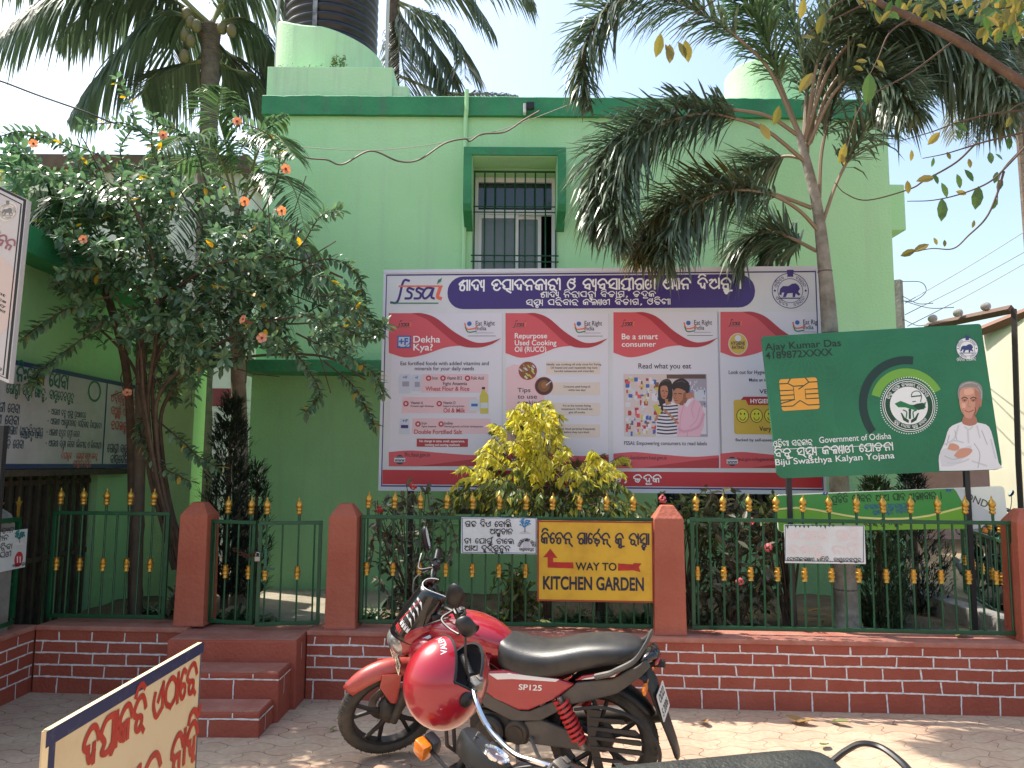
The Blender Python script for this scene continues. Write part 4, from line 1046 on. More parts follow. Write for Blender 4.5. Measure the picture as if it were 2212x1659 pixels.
for p_ in ([(1478, 872), (1470, 900), (1468, 936)], [(1500, 866), (1494, 884), (1498, 902)], [(1512, 880), (1504, 908), (1490, 922)], [(1486, 930), (1484, 942)]): B.stroke(p_, .008, 'pinkshirt2', 4.15)
B.poly([(1478, 874), (1488, 862), (1498, 862), (1490, 870), (1484, 880)], 'paper', 4.3)
for k in range(60): B.rect(x := rnd(1480, 1524), y := rnd(820, 880), x + rnd(1, 3), y + rnd(2, 6), random.choice(['dim', 'packet', 'blue', 'pale line', 'paper']), 2.7 + k * .003)
B.stroke([(1520, 895), (1508, 922), (1478, 932), (1466, 926)], .022, 'pinkshirt2', 4.1); B.stroke([(1464, 914), (1446, 896), (1434, 886)], .018, 'skin', 4.1); B.stroke([(1416, 908), (1424, 890)], .018, 'skin', 4.1)
B.poly([(1410, 878), (1418, 872), (1430, 888), (1422, 898)], 'oil', 4.4)
B.text('FSSAI: Empowering consumers to read labels', 1348, 953, 1527, 961, 'dark', 2, .012); B.text('foodsmart.fssai.gov.in', 1362, 984, 1440, 992, 'dark', 4)
# poster 4
B.grp = 3
B.disc(1594, 743, 21, 'cream', 4, ry=24); B.disc(1594, 743, 19, 'gold', 4.4, ry=22); B.disc(1594, 731, 7, 'paper', 4.8, n=20)
B.text('HYGIENE', 1579, 738, 1609, 745, 'dark', 5, .03); B.text('RATING', 1581, 747, 1607, 754, 'dark', 5, .03)
B.text('Look out for Hygiene Rating', 1574, 800, 1690, 808, 'dark', 2, .012); B.text('Make an informed choice', 1618, 817, 1710, 824, 'dark', 2, .012); B.text('VERIFY', 1640, 841, 1690, 850, 'dark', 2, .012)
B.rect(1586, 864, 1740, 938, 'gold', 2, .02); B.poly([(1600, 864), (1606, 857), (1740, 857), (1740, 875), (1616, 875), (1611, 864)], 'crimson', 2.6); B.text('HYGIENE RATING', 1621, 862, 1720, 871, 'white', 3, .02)
for x in (1604, 1634, 1664):
    B.disc(x, 898, 13.4, 'dark', 3, ry=15.5); B.disc(x, 898, 12, 'smile', 3.4, ry=14)
    for e in (-4, 4): B.disc(x + e, 894, 1.5, 'dark', 3.8, n=8, ry=2.6)
    B.stroke([(x - 6, 902), (x - 3, 907), (x + 3, 907), (x + 6, 902)], .006, 'dark', 3.8)
B.text('Very Good', 1640, 921, 1700, 931, 'dark', 3, .012); B.text('Backed by self-assessment', 1589, 947, 1690, 953, 'dark', 2, .012); B.text('fssai.gov.in/hygienerating', 1593, 988, 1680, 995, 'dark', 4)
B.finish({'purple': ('header_print', M_PUR), 'crimson': ('red_print', M_CRIM), 'strip': ('footer_strip', ink(190, 44, 56)), 'crimson2': ('poster_swoosh', ink(206, 84, 94)), 'white': ('white_lettering', ink(238, 238, 240)), 'orange': ('orange_print', ink(226, 106, 78)), 'green': ('green_print', ink(40, 122, 82)),
 'paper': ('poster_paper', ink(214, 210, 222)), 'pale line': ('poster_edge', ink(190, 188, 205)), 'dark': ('dark_lettering', ink(48, 38, 62)), 'dim': ('grey_print', ink(160, 152, 170)), 'dim2': ('brown_print', ink(150, 100, 60)), 'blue': ('blue_print', ink(62, 96, 170)), 'pink': ('pink_print', ink(222, 186, 194)),
 'packet': ('packet_print', ink(196, 200, 214)), 'oil': ('oil_print', ink(196, 182, 80)), 'fried': ('food_print', ink(128, 78, 48)), 'pan': ('pan_print', ink(66, 48, 46)), 'cream': ('caption_print', ink(216, 200, 192)), 'shelf': ('photo_print', ink(206, 188, 186)), 'brown': ('photo_shade_print', ink(96, 72, 66)), 'hair': ('hair_print', ink(42, 30, 34)), 'skin': ('skin_print', ink(182, 122, 96)), 'skin2': ('skin_shade_print', ink(140, 86, 66)), 'hairshine': ('hair_shine_print', ink(92, 74, 76)),
 'purpledark': ('stripe_print', ink(48, 40, 66)), 'pinkshirt': ('shirt_print', ink(222, 176, 196)), 'pinkshirt2': ('shirt_fold_print', ink(208, 156, 180)), 'gold': ('gold_print', ink(206, 172, 74)), 'smile': ('smiley_print', ink(214, 206, 70))})
# ------------------------------------------------------------------ the health card sign and the board below it
CD = 5.62
cs = thing('health_card_sign', 'tilted green health card sign with gold chip and portrait of a man in white', 'sign', at(1900, 870, CD))
tl, trr, bl_ = at(1645, 727, CD), at(2119, 699, CD), at(1681, 1033, CD)
C = Board(tl, trr, bl_, cs)
M_CARD = mat('green card print', (.012, .135, .062), .35, col2=(.018, .19, .09), nscale=1.6)
o_ = C.P(0, 0, 0)
cpx = [(1645, 727), (2119, 699), (2166, 1014), (1680, 1034)]; cpts = []
for i in range(4):
    a_, b2, c_ = [Vector((*C.uv(*cpx[(i + k) % 4]), 0)) for k in (3, 0, 1)]; rr_ = .025 if i in (0, 1) else .055; p_ = b2 + (a_ - b2).normalized() * rr_; q_ = b2 + (c_ - b2).normalized() * rr_
    cpts += [((p_ * (1 - t) + b2 * t) * (1 - t) + (b2 * (1 - t) + q_ * t) * t)[:2] for t in (0, .25, .5, .75, 1)]
C.panel('panel', M_CARD, .02, cpts)
wm = MB()
for (cx, cy, r0, n) in ((1960, 880, 150, 34), (1730, 960, 70, 20), (1740, 760, 90, 22)):
    u, v = C.uv(cx, cy); k_ = (C.uv(cx + 10, cy)[0] - u) / 10
    for k in range(n):
        a = 2 * math.pi * k / n; cu, cv = u + r0 * .55 * k_ * math.cos(a), v + r0 * .55 * k_ * math.sin(a); pts = []
        run = []
        for q in range(37):
            b = 2 * math.pi * q / 36; pu, pv = cu + r0 * .5 * k_ * math.cos(b), cv + r0 * .5 * k_ * math.sin(b)
            if .03 < pu < C.w - .02 and .01 < pv < C.h - .01: run.append((pu, pv))
            else:
                if len(run) > 2: C.stroke(run, .0028, 'guilloche', .6, False, False)
                run = []
        if len(run) > 2: C.stroke(run, .0028, 'guilloche', .6, False, False)
C.text('Ajay Kumar Das', 1653, 742, 1818, 757, 'dark', 2, .012); C.text('4189872XXXX', 1654, 761, 1800, 776, 'dark', 2, .012)
# chip
(u0, v0), (u1, v1) = C.uv(1689, 888), C.uv(1764, 815); C.poly(rrect(u0, v0, u1, v1, .02), 'chip', 1.2, False)
W_, H_ = u1 - u0, v1 - v0
ln = lambda *p: C.stroke([(u0 + W_ * a, v0 + H_ * b) for a, b in p], .008, 'darkgreen', 1.6, False, False)
ln((0, .86), (.22, .86), (.36, .76)); ln((1, .86), (.78, .86), (.64, .76), (.5, .66)); ln((0, .64), (.36, .64), (.36, .34), (0, .34)); ln((1, .64), (.66, .64), (.66, .34), (1, .34)); ln((0, .14), (.3, .14), (.5, .3), (.7, .14), (1, .14)); ln((0, .49), (.36, .49)); ln((.66, .49), (1, .49)); ln((.36, .64), (.36, .76), (.64, .76)); ln((.22, .86), (.3, 1)); ln((.78, .86), (.7, 1)); ln((0, .24), (.36, .34))
# arcs and round emblem
EX, EY = 1963, 876
C.ring(EX, EY, 90, 108, 'ink', 1.0, 78, 212, 60); C.ring(EX - 2, EY, 62, 81, 'lime', 1.3, 22, 160, 60)
for k in range(72):
    a = R(5 * k); C.disc(EX + 61 * math.cos(a), EY + 61 * math.sin(a), 1.4, 'white', 1.6, n=6)
C.disc(EX, EY, 57, 'white', 1.6, n=60); C.disc(EX, EY, 55.5, 'darkgreen', 1.9, n=60); C.ring(EX, EY, 51.5, 53, 'white', 2.2); C.disc(EX, EY, 41, 'white', 2.2, n=50)
C.arctext('ବିଜୁ ସ୍ୱାସ୍ଥ୍ୟ କଲ୍ୟାଣ ଯୋଜନା', EX, EY, 43, 158, 22, 6, 'white', 2.4); C.arctext('ସୁସ୍ଥ ଶରୀର ସୁସ୍ଥ ଜୀବନ', EX, EY, 43, 222, 318, 5, 'white', 2.4, flip=True)
C.poly([(1932, 872), (1945, 866), (1965, 874), (1985, 876), (2000, 868), (2002, 862), (1996, 884), (1975, 886), (1955, 880), (1940, 880)], 'green', 2.6)
C.poly([(1967, 860), (1968, 850), (1975, 845), (1985, 846), (1990, 854), (1988, 866), (1990, 874), (1978, 878), (1972, 874), (1974, 868)], 'white', 2.7, smooth=3)
C.stroke([(1968, 856), (1970, 849), (1977, 845), (1985, 846), (1990, 855), (1988, 868)], .006, 'darkgreen', 2.9); C.stroke([(1969, 857), (1976, 856), (1988, 855)], .009, 'darkgreen', 3.0); C.stroke([(1971, 868), (1977, 867)], .006, 'darkgreen', 3.0)
C.poly([(1970, 876), (1980, 872), (1993, 870), (2000, 880), (1984, 886)], 'darkgreen', 2.8)
for sx in (-1, 1):
    C.poly([(EX + 2 + sx * 3, 914), (EX + 2 + sx * 14, 908), (EX + 2 + sx * 20, 892), (EX + 2 + sx * 17, 892), (EX + 2 + sx * 11, 902), (EX + 2 + sx * 6, 905), (EX + 2 + sx * 2, 908)], 'darkgreen', 2.8)
    C.stroke([(EX + 2 + sx * 8, 902), (EX + 2 + sx * 7, 890), (EX + 2 + sx * 14, 886)], .009, 'green', 3.0)
C.disc(EX + 2, 886, 3.2, 'darkgreen', 2.8, n=10); C.stroke([(EX + 2, 890), (EX + 2, 903)], .016, 'darkgreen', 2.8)
seal(C, 2089, 753, 24, 'navy', 2.2, 'white'); C.odia('ଓଡିଶା ସରକାର', 2067, 774, 2108, 780, 'white', 2, .16)
C.odia('ଓଡିଶା ସରକାର', 1671, 954, 1755, 965, 'white', 2, .15); C.text('Government of Odisha', 1770, 944, 1926, 957, 'white', 2, .006)
C.stroke([(1673, 971), (1927, 961)], .004, 'white', 2, sm=False)
C.odia('ବିଜୁ ସ୍ୱାସ୍ଥ୍ୟ କଲ୍ୟାଣ ଯୋଜନା', 1674, 971, 1931, 987, 'white', 2, .15); C.text('Biju Swasthya Kalyan Yojana', 1675, 992, 1934, 1005, 'white', 2, .01)
# portrait of a man in a white tunic with folded arms
C.poly([(2029, 1017), (2028, 985), (2040, 955), (2050, 925), (2072, 913), (2090, 908), (2112, 913), (2136, 922), (2148, 960), (2157, 1000), (2162, 1012), (2090, 1016)], 'tunic', 2, smooth=3)
C.poly([(2034, 1008), (2030, 980), (2042, 968), (2070, 970), (2096, 962), (2096, 975), (2080, 992), (2060, 1006)], 'tunic2', 2.5, smooth=3)
for p in ([(2040, 985), (2056, 992), (2072, 990)], [(2104, 958), (2116, 980), (2112, 1010)], [(2062, 930), (2066, 950)], [(2120, 930), (2132, 960)], [(2050, 940), (2044, 962)]): C.stroke(p, .006, 'fold', 2.9)
C.poly([(2046, 970), (2052, 958), (2066, 960), (2072, 968), (2062, 974)], 'skin', 3, smooth=3); C.poly([(2060, 984), (2072, 970), (2092, 968), (2100, 974), (2088, 986), (2070, 990)], 'skin', 3, smooth=3)
C.poly([(2080, 900), (2104, 898), (2110, 914), (2094, 920), (2078, 914)], 'skin2', 2.9, smooth=3)
C.poly([(2069, 860), (2068, 845), (2074, 830), (2088, 824), (2104, 824), (2118, 832), (2122, 848), (2120, 868), (2112, 872), (2076, 866)], 'greyhair', 3.0, smooth=4)
C.poly([(2072, 858), (2073, 846), (2080, 838), (2096, 836), (2110, 840), (2115, 852), (2115, 872), (2110, 890), (2098, 903), (2086, 902), (2076, 888), (2072, 872)], 'skin', 3.3, smooth=4)
C.poly([(2116, 862), (2121, 864), (2119, 878), (2115, 880)], 'skin2', 3.2)
for ex in (2083, 2102): C.stroke([(ex - 6, 861), (ex, 858), (ex + 6, 861)], .008, 'brow', 3.6); C.disc(ex, 865.5, 2.6, 'brow', 3.6, n=10, ry=1.3)
C.poly([(2104, 838), (2115, 850), (2115, 874), (2109, 892), (2098, 903), (2104, 888), (2106, 866)], 'skin2', 3.45, smooth=3)
C.poly([(2076, 872), (2084, 871), (2085, 880), (2078, 882)], 'skinlight', 3.45, smooth=3); C.poly([(2082, 842), (2098, 839), (2102, 850), (2084, 853)], 'skinlight', 3.45, smooth=3); C.poly([(2078, 906), (2100, 905), (2106, 914), (2086, 912)], 'skin2', 3.5)
for p in ([(2074, 836), (2084, 829), (2098, 827)], [(2078, 832), (2092, 826), (2110, 830)], [(2112, 834), (2119, 846), (2119, 860)]): C.stroke(p, .006, 'hairlight', 3.25)
for ex in (2083, 2102): C.stroke([(ex - 5, 866), (ex, 868), (ex + 5, 866)], .004, 'skin2', 3.55); C.stroke([(ex - 5, 864.5), (ex, 863), (ex + 5, 864.5)], .004, 'brow', 3.7)
C.stroke([(2080, 882), (2079, 890), (2082, 896)], .004, 'skin2', 3.6); C.stroke([(2105, 880), (2107, 888), (2103, 896)], .004, 'brow', 3.55)
for p in ([(2040, 960), (2060, 952), (2080, 956)], [(2084, 922), (2092, 928), (2100, 922)], [(2090, 930), (2092, 956)], [(2140, 950), (2150, 990)], [(2046, 1000), (2070, 1000), (2092, 992)], [(2100, 996), (2130, 1006)], [(2110, 920), (2116, 945)], [(2070, 920), (2062, 945), (2050, 956)]): C.stroke(p, .012, 'fold2', 2.7)
C.stroke([(2092, 866), (2090, 877), (2096, 879)], .005, 'skin2', 3.6); C.stroke([(2084, 887), (2092, 890), (2102, 886)], .007, 'lip', 3.6)
C.finish({'guilloche': ('guilloche_print', ink(36, 122, 84)), 'dark': ('dark_lettering', ink(18, 40, 36)), 'chip': ('chip_print', ink(226, 160, 62)), 'darkgreen': ('green_print', ink(18, 70, 46)), 'green': ('green_print', ink(30, 120, 70)), 'ink': ('dark_arc', ink(16, 52, 48)), 'lime': ('lime_arc', ink(112, 168, 62)), 'white': ('white_print', ink(232, 234, 232)), 'navy': ('seal_print', ink(50, 62, 120)),
 'tunic': ('tunic_print', ink(226, 226, 228)), 'tunic2': ('sleeve_print', ink(210, 211, 214)), 'fold': ('fold_print', ink(178, 180, 186)), 'skin': ('skin_print', ink(204, 148, 124)), 'skinlight': ('skin_light_print', ink(222, 172, 148)), 'hairlight': ('hair_light_print', ink(176, 172, 168)), 'fold2': ('soft_fold_print', ink(204, 206, 210)), 'skin2': ('skin_shade_print', ink(176, 118, 98)), 'greyhair': ('hair_print', ink(140, 136, 132)), 'brow': ('brow_print', ink(66, 48, 44)), 'lip': ('lip_print', ink(160, 86, 84))})
for px in (1706, 2092):
    p = at(px, 1000, CD); q = MB(); q.box((p.x - cs.location.x, .035, (GZ - .05 + 1.9) / 2 - cs.location.z), (.036, .03, 1.9 - GZ + .05)); q.build('sign_post', M_STEEL, cs)
gs = thing('green_slogan_board', 'long green and white slogan board with a torn right corner behind the fence', 'sign', at(1900, 1100, CD + .02))
tl, trr, bl_ = at(1674, 1069, CD + .03), at(2167, 1050, CD + .03), at(1682, 1150, CD + .03)
G = Board(tl, trr, bl_, gs)
G.panel('panel', ink(222, 226, 214), .015, r=.03)
G.poly([(1676, 1071), (2060, 1055), (2085, 1085), (2098, 1142), (1684, 1148)], 'g1', .8)
G.poly([(1676, 1105), (1730, 1098), (1850, 1122), (1960, 1126), (2086, 1096), (2098, 1142), (1684, 1148)], 'g2', 1.2)
G.stroke([(1678, 1100), (1740, 1098), (1860, 1118), (1980, 1118), (2086, 1094)], .014, 'cream', 1.6)
G.poly([(2062, 1055), (2078, 1054), (2110, 1090), (2150, 1112), (2120, 1140), (2100, 1143), (2086, 1100)], 'torn', 2.0)
G.text('“', 1778, 1064, 1790, 1078, 'blue', 2.4, .03); G.text('”', 2044, 1057, 2056, 1071, 'blue', 2.4, .03)
G.odia('ପ୍ରତିଟି ଜୀବନ ଆମ ପାଇଁ ମୂଲ୍ୟବାନ ।', 1797, 1072, 2036, 1086, 'dark', 2.4, .16)
G.odia('ନବୀନ ପଟ୍ଟନାୟକ', 1868, 1091, 1968, 1100, 'blue', 2.4, .16); G.odia('ମୁଖ୍ୟମନ୍ତ୍ରୀ, ଓଡ଼ିଶା', 1886, 1103, 1962, 1110, 'blue', 2.4, .16)
G.odia('ଟୋଲ୍ ଫ୍ରି ନମ୍ବର: ୧୦', 1866, 1127, 1978, 1136, 'dark', 2.4, .17)
u, v = G.uv(2080, 1062)
vs, fs = latin_mesh('OND "'); k_ = .075; ca, sa = math.cos(R(-25)), math.sin(R(-25))
G._m('torn_text').add([G.P(u + (a * ca - b * sa) * k_, v - .05 + (a * sa + b * ca) * k_, .004) for a, b, c in vs], fs)
G.finish({'g1': ('green_print', ink(62, 142, 62)), 'g2': ('light_green_print', ink(112, 168, 52)), 'cream': ('cream_stripe', ink(222, 214, 130)), 'torn': ('torn_sheet', ink(196, 200, 196)), 'blue': ('blue_lettering', ink(46, 78, 150)), 'dark': ('dark_lettering', ink(22, 54, 30)), 'torn_text': ('dark_lettering', ink(60, 56, 52))})

# ------------------------------------------------------------------ signs hung on the fence
def fence_sign(name, label, cat, x0, y0, x1, y1, d, m, x1b=None):
    p0, p1 = wline(x0, d), wline(x1, d); Y0 = p0[1]; Y1 = p1[1]
    tl = at(x0, y0, Y0); tr_ = at(x1, y0, Y1); bl = at(x0, y1, Y0); tr_.z = tl.z; bl.x = tl.x
    t = thing(name, label, cat, tl.lerp(tr_, .5)); b = Board(tl, tr_, Vector((tl.x, tl.y, bl.z)), t); b.panel('panel', m, .008)
    return t, b
M_WSIGN = mat('white printed tin', (.68, .69, .70), .4, col2=(.60, .61, .60), nscale=4)
t, S = fence_sign('tree_slogan_sign', 'small white sign about trees with a blue tree picture on the fence', 'sign', 997, 1117, 1160, 1195, .085, M_WSIGN)
for p in ([(999, 1119), (1158, 1119)], [(999, 1193), (1158, 1195)], [(999, 1119), (999, 1193)], [(1158, 1119), (1158, 1195)]): S.stroke(p, .004, 'blue', 1, sm=False)
S.odia('ଗଛ ଦିଏ ବୋଲି', 1005, 1126, 1104, 1137, 'dark', 2, .17); S.odia('ଅମ୍ଳଜାନ', 1058, 1142, 1107, 1153, 'dark', 2, .17); S.odia('ତା ଯୋଗୁଁ ଚାଲେ', 1003, 1163, 1110, 1173, 'dark', 2, .17); S.odia('ଆମ ହୃଦ୍‌ସ୍ପନ୍ଦନ', 1003, 1178, 1102, 1189, 'dark', 2, .17)
def treepic(S, cx, cy, key, k=1.0):
    rs = random.Random(4)
    for q in range(46):
        a, r_ = rs.uniform(0, 6.28), 11 * k * math.sqrt(rs.random()); S.disc(cx + r_ * 1.1 * math.cos(a), cy - 6 * k + r_ * .8 * math.sin(a), rs.uniform(1.2, 2.4) * k, key, 1.5 + q * .02, n=6)
    S.stroke([(cx, cy - 6 * k), (cx, cy + 14 * k)], .006, 'tdark', 1.2); S.stroke([(cx, cy + 4 * k), (cx - 8 * k, cy - 5 * k)], .004, 'tdark', 1.2); S.stroke([(cx, cy + 4 * k), (cx + 8 * k, cy - 6 * k)], .004, 'tdark', 1.2)
    S.poly([(cx - 14 * k, cy + 17 * k), (cx - 4 * k, cy + 12 * k), (cx + 4 * k, cy + 12 * k), (cx + 14 * k, cy + 19 * k), (cx + 6 * k, cy + 18 * k), (cx - 6 * k, cy + 19 * k)], 'pale', 1.1)
treepic(S, 1134, 1135, 'tblue')
S.arctext('ରୋଗୀକଲ୍ୟାଣ ସମିତି', 1137, 1182, 13, 175, 5, 6, 'dark', 2); S.odia('ବାସୁଦେବପୁର', 1122, 1184, 1153, 1189, 'dark', 2, .18); S.disc(1137, 1178, 8, 'pale', 1.2, n=14)
S.finish({'blue': ('border_print', ink(60, 70, 130)), 'dark': ('dark_lettering', ink(26, 26, 34)), 'tblue': ('tree_print', ink(52, 128, 176)), 'tdark': ('tree_trunk_print', ink(40, 70, 100)), 'pale': ('pale_print', ink(190, 184, 190))})
M_YEL = mat('yellow sign paint', srgb(214, 166, 44), .55, col2=srgb(190, 138, 34), nscale=5, contrast=(.45, .8))
t, S = fence_sign('kitchen_garden_sign', 'hand painted yellow sign with red border pointing to the kitchen garden', 'sign', 1161, 1124, 1411, 1298, .07, M_YEL)
L4 = lambda a, b: S.stroke([a, b], .012, 'red', 1, sm=False)
u1, v1 = S.w, S.h
for p in ([(0.006, 0), (.006, v1)], [(u1 - .006, 0), (u1 - .006, v1)], [(.013, .006), (u1 - .013, .006)], [(.013, v1 - .006), (u1 - .013, v1 - .006)]): S.stroke(p, .011, 'red', 1, False, False)
S.odia('କିଚେନ୍ ଗାର୍ଡ଼େନ୍ କୁ ରାସ୍ତା', 1170, 1151, 1402, 1173, 'navy', 2, .2)
S.text('WAY TO', 1243, 1215, 1332, 1231, 'black', 2, .022); S.text('KITCHEN GARDEN', 1173, 1245, 1391, 1272, 'navy', 2, .028)
S.poly([(1173, 1204), (1189, 1185), (1204, 1205), (1195, 1205), (1195, 1214), (1238, 1215), (1239, 1228), (1183, 1226), (1183, 1204)], 'redp', 1.4)
S.poly([(1335, 1217), (1367, 1219), (1370, 1216), (1386, 1217), (1380, 1225), (1384, 1236), (1368, 1232), (1335, 1233)], 'redp', 1.4)
S.finish({'red': ('red_border', mat('faded red sign paint', srgb(150, 56, 30), .6)), 'redp': ('red_arrow', mat('bright red sign paint', srgb(186, 40, 26), .5, col2=srgb(160, 34, 24), nscale=12)), 'navy': ('navy_lettering', ink(30, 32, 52)), 'black': ('black_lettering', ink(32, 28, 26))})
t, S = fence_sign('no_parking_notice', 'white fence notice with faded pink lettering and a green paint smear', 'sign', 1694, 1133, 1867, 1216, .085, M_WSIGN)
for p in ([(1696, 1135), (1865, 1136)], [(1696, 1211), (1865, 1214)], [(1696, 1135), (1696, 1211)], [(1865, 1136), (1865, 1214)]): S.stroke(p, .005, 'edge', 1, sm=False)
S.odia('ଏଠାରେ ଗାଡି', 1703, 1145, 1856, 1165, 'pale', 2, .15); S.odia('ରଖନ୍ତୁ ନାହିଁ', 1703, 1178, 1852, 1195, 'pale', 2, .15); S.odia('ରୋଗୀକଲ୍ୟାଣ ସମିତି, ବାସୁଦେବପୁର', 1700, 1204, 1860, 1211, 'dark', 2, .17)
for k in range(12): S.poly([(1697 + k * 9, 1134), (1704 + k * 9, 1134), (1701 + k * 9 + rnd(-2, 2), 1137 + rnd(0, 6) * (k > 1) + (6 if k == 0 else 0))], 'green', 1.5)
S.finish({'edge': ('border_print', ink(80, 86, 104)), 'pale': ('faded_lettering', ink(222, 202, 200)), 'dark': ('dark_lettering', ink(36, 34, 36)), 'green': ('paint_smear', M_FENCE)})

# small white sign on the old return fence, facing the yard
def xsign(name, label, X, y_r, y_l, m, thick, zt, zb, cat='sign'):
    """board in the plane x = X facing +x: right edge far"""
    t = thing(name, label, cat, (X, (y_r + y_l) / 2, zb))
    b = Board(Vector((X, y_l, zt)), Vector((X, y_r, zt)), Vector((X, y_l, zb)), t); b.panel('panel', m, thick); return t, b
def xplane(px, py, X):
    r = ray(px, py); return CAM_P + r * (X / r.x)
a, b_ = xplane(60, 1142, -3.41), xplane(58, 1224, -3.41)
t, S = xsign('tree_care_sign', 'small white sign with tree picture on the old left fence', -3.41, a.y, a.y - .72, M_WSIGN, .008, a.z, b_.z)
S.odia('ଗଛ ଅମ୍ଳଜାନ', -60, 1150, 28, 1161, 'dark', 2, .17); S.odia('ଜୀବନ ଦାନ', -60, 1166, 16, 1177, 'dark', 2, .17); S.odia('ଆମେ କରିବା', -60, 1188, 24, 1199, 'dark', 2, .17); S.odia('ବୃକ୍ଷ ରୋପଣ', -60, 1204, 22, 1216, 'dark', 2, .17)
treepic(S, 42, 1160, 'tblue', .9); S.disc(40, 1208, 9, 'red', 1.2, n=18, ry=10); S.disc(37, 1204, 1.6, 'pale', 1.6, n=8); S.disc(43, 1204, 1.6, 'pale', 1.6, n=8); S.stroke([(37, 1207), (37, 1214)], .012, 'pale', 1.6); S.stroke([(43, 1207), (43, 1214)], .012, 'pale', 1.6)
S.odia('ବାସୁଦେବପୁର', 26, 1220, 54, 1225, 'dark', 2, .18)
S.finish({'dark': ('dark_lettering', ink(26, 26, 34)), 'tblue': ('tree_print', ink(50, 120, 120)), 'tdark': ('tree_trunk_print', ink(50, 60, 60)), 'pale': ('pale_print', ink(220, 214, 220)), 'red': ('red_emblem', ink(190, 50, 60))})

# ------------------------------------------------------------------ painted service board on the left wing
XS = -3.50
r_, l_ = xplane(300, 836, XS), xplane(-30, 758, XS)
zt_, zb_ = xplane(300, 836, XS).z, xplane(300, 1014, XS).z
zt2 = xplane(40, 776, XS).z
M_SRV = mat('grey white board paint', (.40, .41, .42), .6, col2=(.33, .33, .33), nscale=3)
t, S = xsign('service_board', 'large hand painted service board with blue border on the green wing', XS, r_.y, l_.y, M_SRV, .03, (zt_ + zt2) / 2, zb_ + .015)
bw = .035
for p in ([(0, bw / 2), (S.w, bw / 2)], [(0, S.h - bw / 2), (S.w, S.h - bw / 2)], [(S.w - bw * .3, bw), (S.w - bw * .3, S.h - bw)]): S.stroke(p, bw, 'blue', 1, False, False)
um = S.uv(227, 900)[0]; S.stroke([(um, bw), (um, S.h - bw)], .02, 'blue', 1, False, False)
def so(tx, xl, xr, ymid, h, key, w=.16):
    """text by pixel columns; height h in metres, line centred at ymid of its left end"""
    u0, v0 = S.uv(xl, ymid); u1 = S.uv(xr, ymid)[0]; st_, W = odia_layout(tx); kx = (u1 - u0) / W
    for q in st_: S.stroke([(u0 + a * kx, v0 + (b - .5) * h) for a, b in q], w * min(h, kx * 1.1), key, 2, False)
so('ନିଃଶୁଳ୍କ ସେବା', 36, 148, 806, .10, 'green', .2); so('ଗୋଷ୍ଠୀ ସ୍ୱାସ୍ଥ୍ୟ କେନ୍ଦ୍ର, ବାସୁଦେବପୁର', 14, 160, 838, .066, 'green', .18)
so('ରୋଗୀ ସେବା', -20, 42, 877, .058, 'navy'); so('ଔଷଧ ସେବା', -20, 40, 904, .058, 'navy'); so('ଯୋଗାଣ (ଅନ୍ତଃବିଭାଗୀୟ', 8, 92, 928, .055, 'navy'); so('ରୋଗୀଙ୍କ ପାଇଁ)', 44, 92, 938, .045, 'navy'); so('ପାଥୋଲୋଜି ସେବା', -30, 50, 957, .058, 'navy')
so('• ମାଗଣା ଜନ୍ମ ମୃତ୍ୟୁ ପ୍ରମାଣପତ୍ର', 104, 186, 888, .042, 'navy'); so('• ମାଗଣା ଅସ୍ତ୍ରୋପଚାର (ପରିବାର ନିୟୋଜନ)', 102, 220, 909, .042, 'navy'); so('• ମାଗଣା ରଞ୍ଜନ ରଶ୍ମୀ ସେବା .', 100, 176, 933, .046, 'navy'); so('• ମାଗଣା ସ୍ୱାସ୍ଥ୍ୟ ସେବା (କିଶୋର ଓ କିଶୋରୀ)', 98, 219, 957, .044, 'navy')
so('ନିରୀକ୍ଷକ - ଗୋଷ୍ଠୀ ସ୍ୱାସ୍ଥ୍ୟ କେନ୍ଦ୍ର', 132, 210, 984, .042, 'red'); so('ବାସୁଦେବପୁର', 158, 196, 1001, .042, 'red')
so('ଏହିସବୁ ସେବା', 240, 294, 858, .068, 'red'); so('ସମ୍ପୂର୍ଣ୍ଣ ମାଗଣାରେ', 240, 298, 886, .066, 'red'); so('ଉପଲବ୍ଧ ଅଟେ', 240, 298, 918, .066, 'red'); so('ଗୋଷ୍ଠୀ ସ୍ୱାସ୍ଥ୍ୟ କେନ୍ଦ୍ର', 232, 299, 968, .066, 'navy'); so('ବାସୁଦେବପୁର', 238, 290, 992, .066, 'navy')
S.ring(204, 845, 11, 14, 'green', 1.5, ry=.9, n=24)
S.finish({'blue': ('blue_border', mat('navy border paint', srgb(34, 50, 92), .6)), 'green': ('green_lettering', ink(28, 92, 74)), 'navy': ('navy_lettering', ink(40, 56, 84)), 'red': ('red_lettering', ink(176, 66, 62))})
q = MB(); q.box((-.03, 0, -.03), (.05, l_.y - r_.y + 0, .05)); q.build('lower_batten', M_WOODD, t)

# tall board at the left edge
ts = thing('tall_notice_board', 'tall pale notice board with black border at the far left edge', 'sign', at(0, 650, 4.3))
tl, trr, bl_ = at(-150, 330, 4.5), at(58, 431, 4.25), at(-185, 800, 4.5)
S = Board(at(-140, 331, 4.3), at(59, 431, 4.3), at(-184, 760, 4.3), ts)
pts = [S.uv(-140, 338), S.uv(59, 431), S.uv(19, 828), S.uv(-180, 740)]
S.panel('panel', mat('pale notice print', (.60, .55, .50), .5, col2=(.52, .50, .52), nscale=1.5), .04, pts)
for e, w_ in ((0, .018), (8, .008)):
    S.stroke([(-135, 341 + e), (54 - e, 433 + e), (15 - e, 818 - e), (-170, 735)], w_, 'black', 1, sm=False)
S.disc(17, 457, 21, 'white', 1, ry=26, n=30); seal(S, 17, 457, 20, 'grey', 1.6)
S.odia('ଜୀବନ', -34, 487, 42, 512, 'mauve', 2, .2)
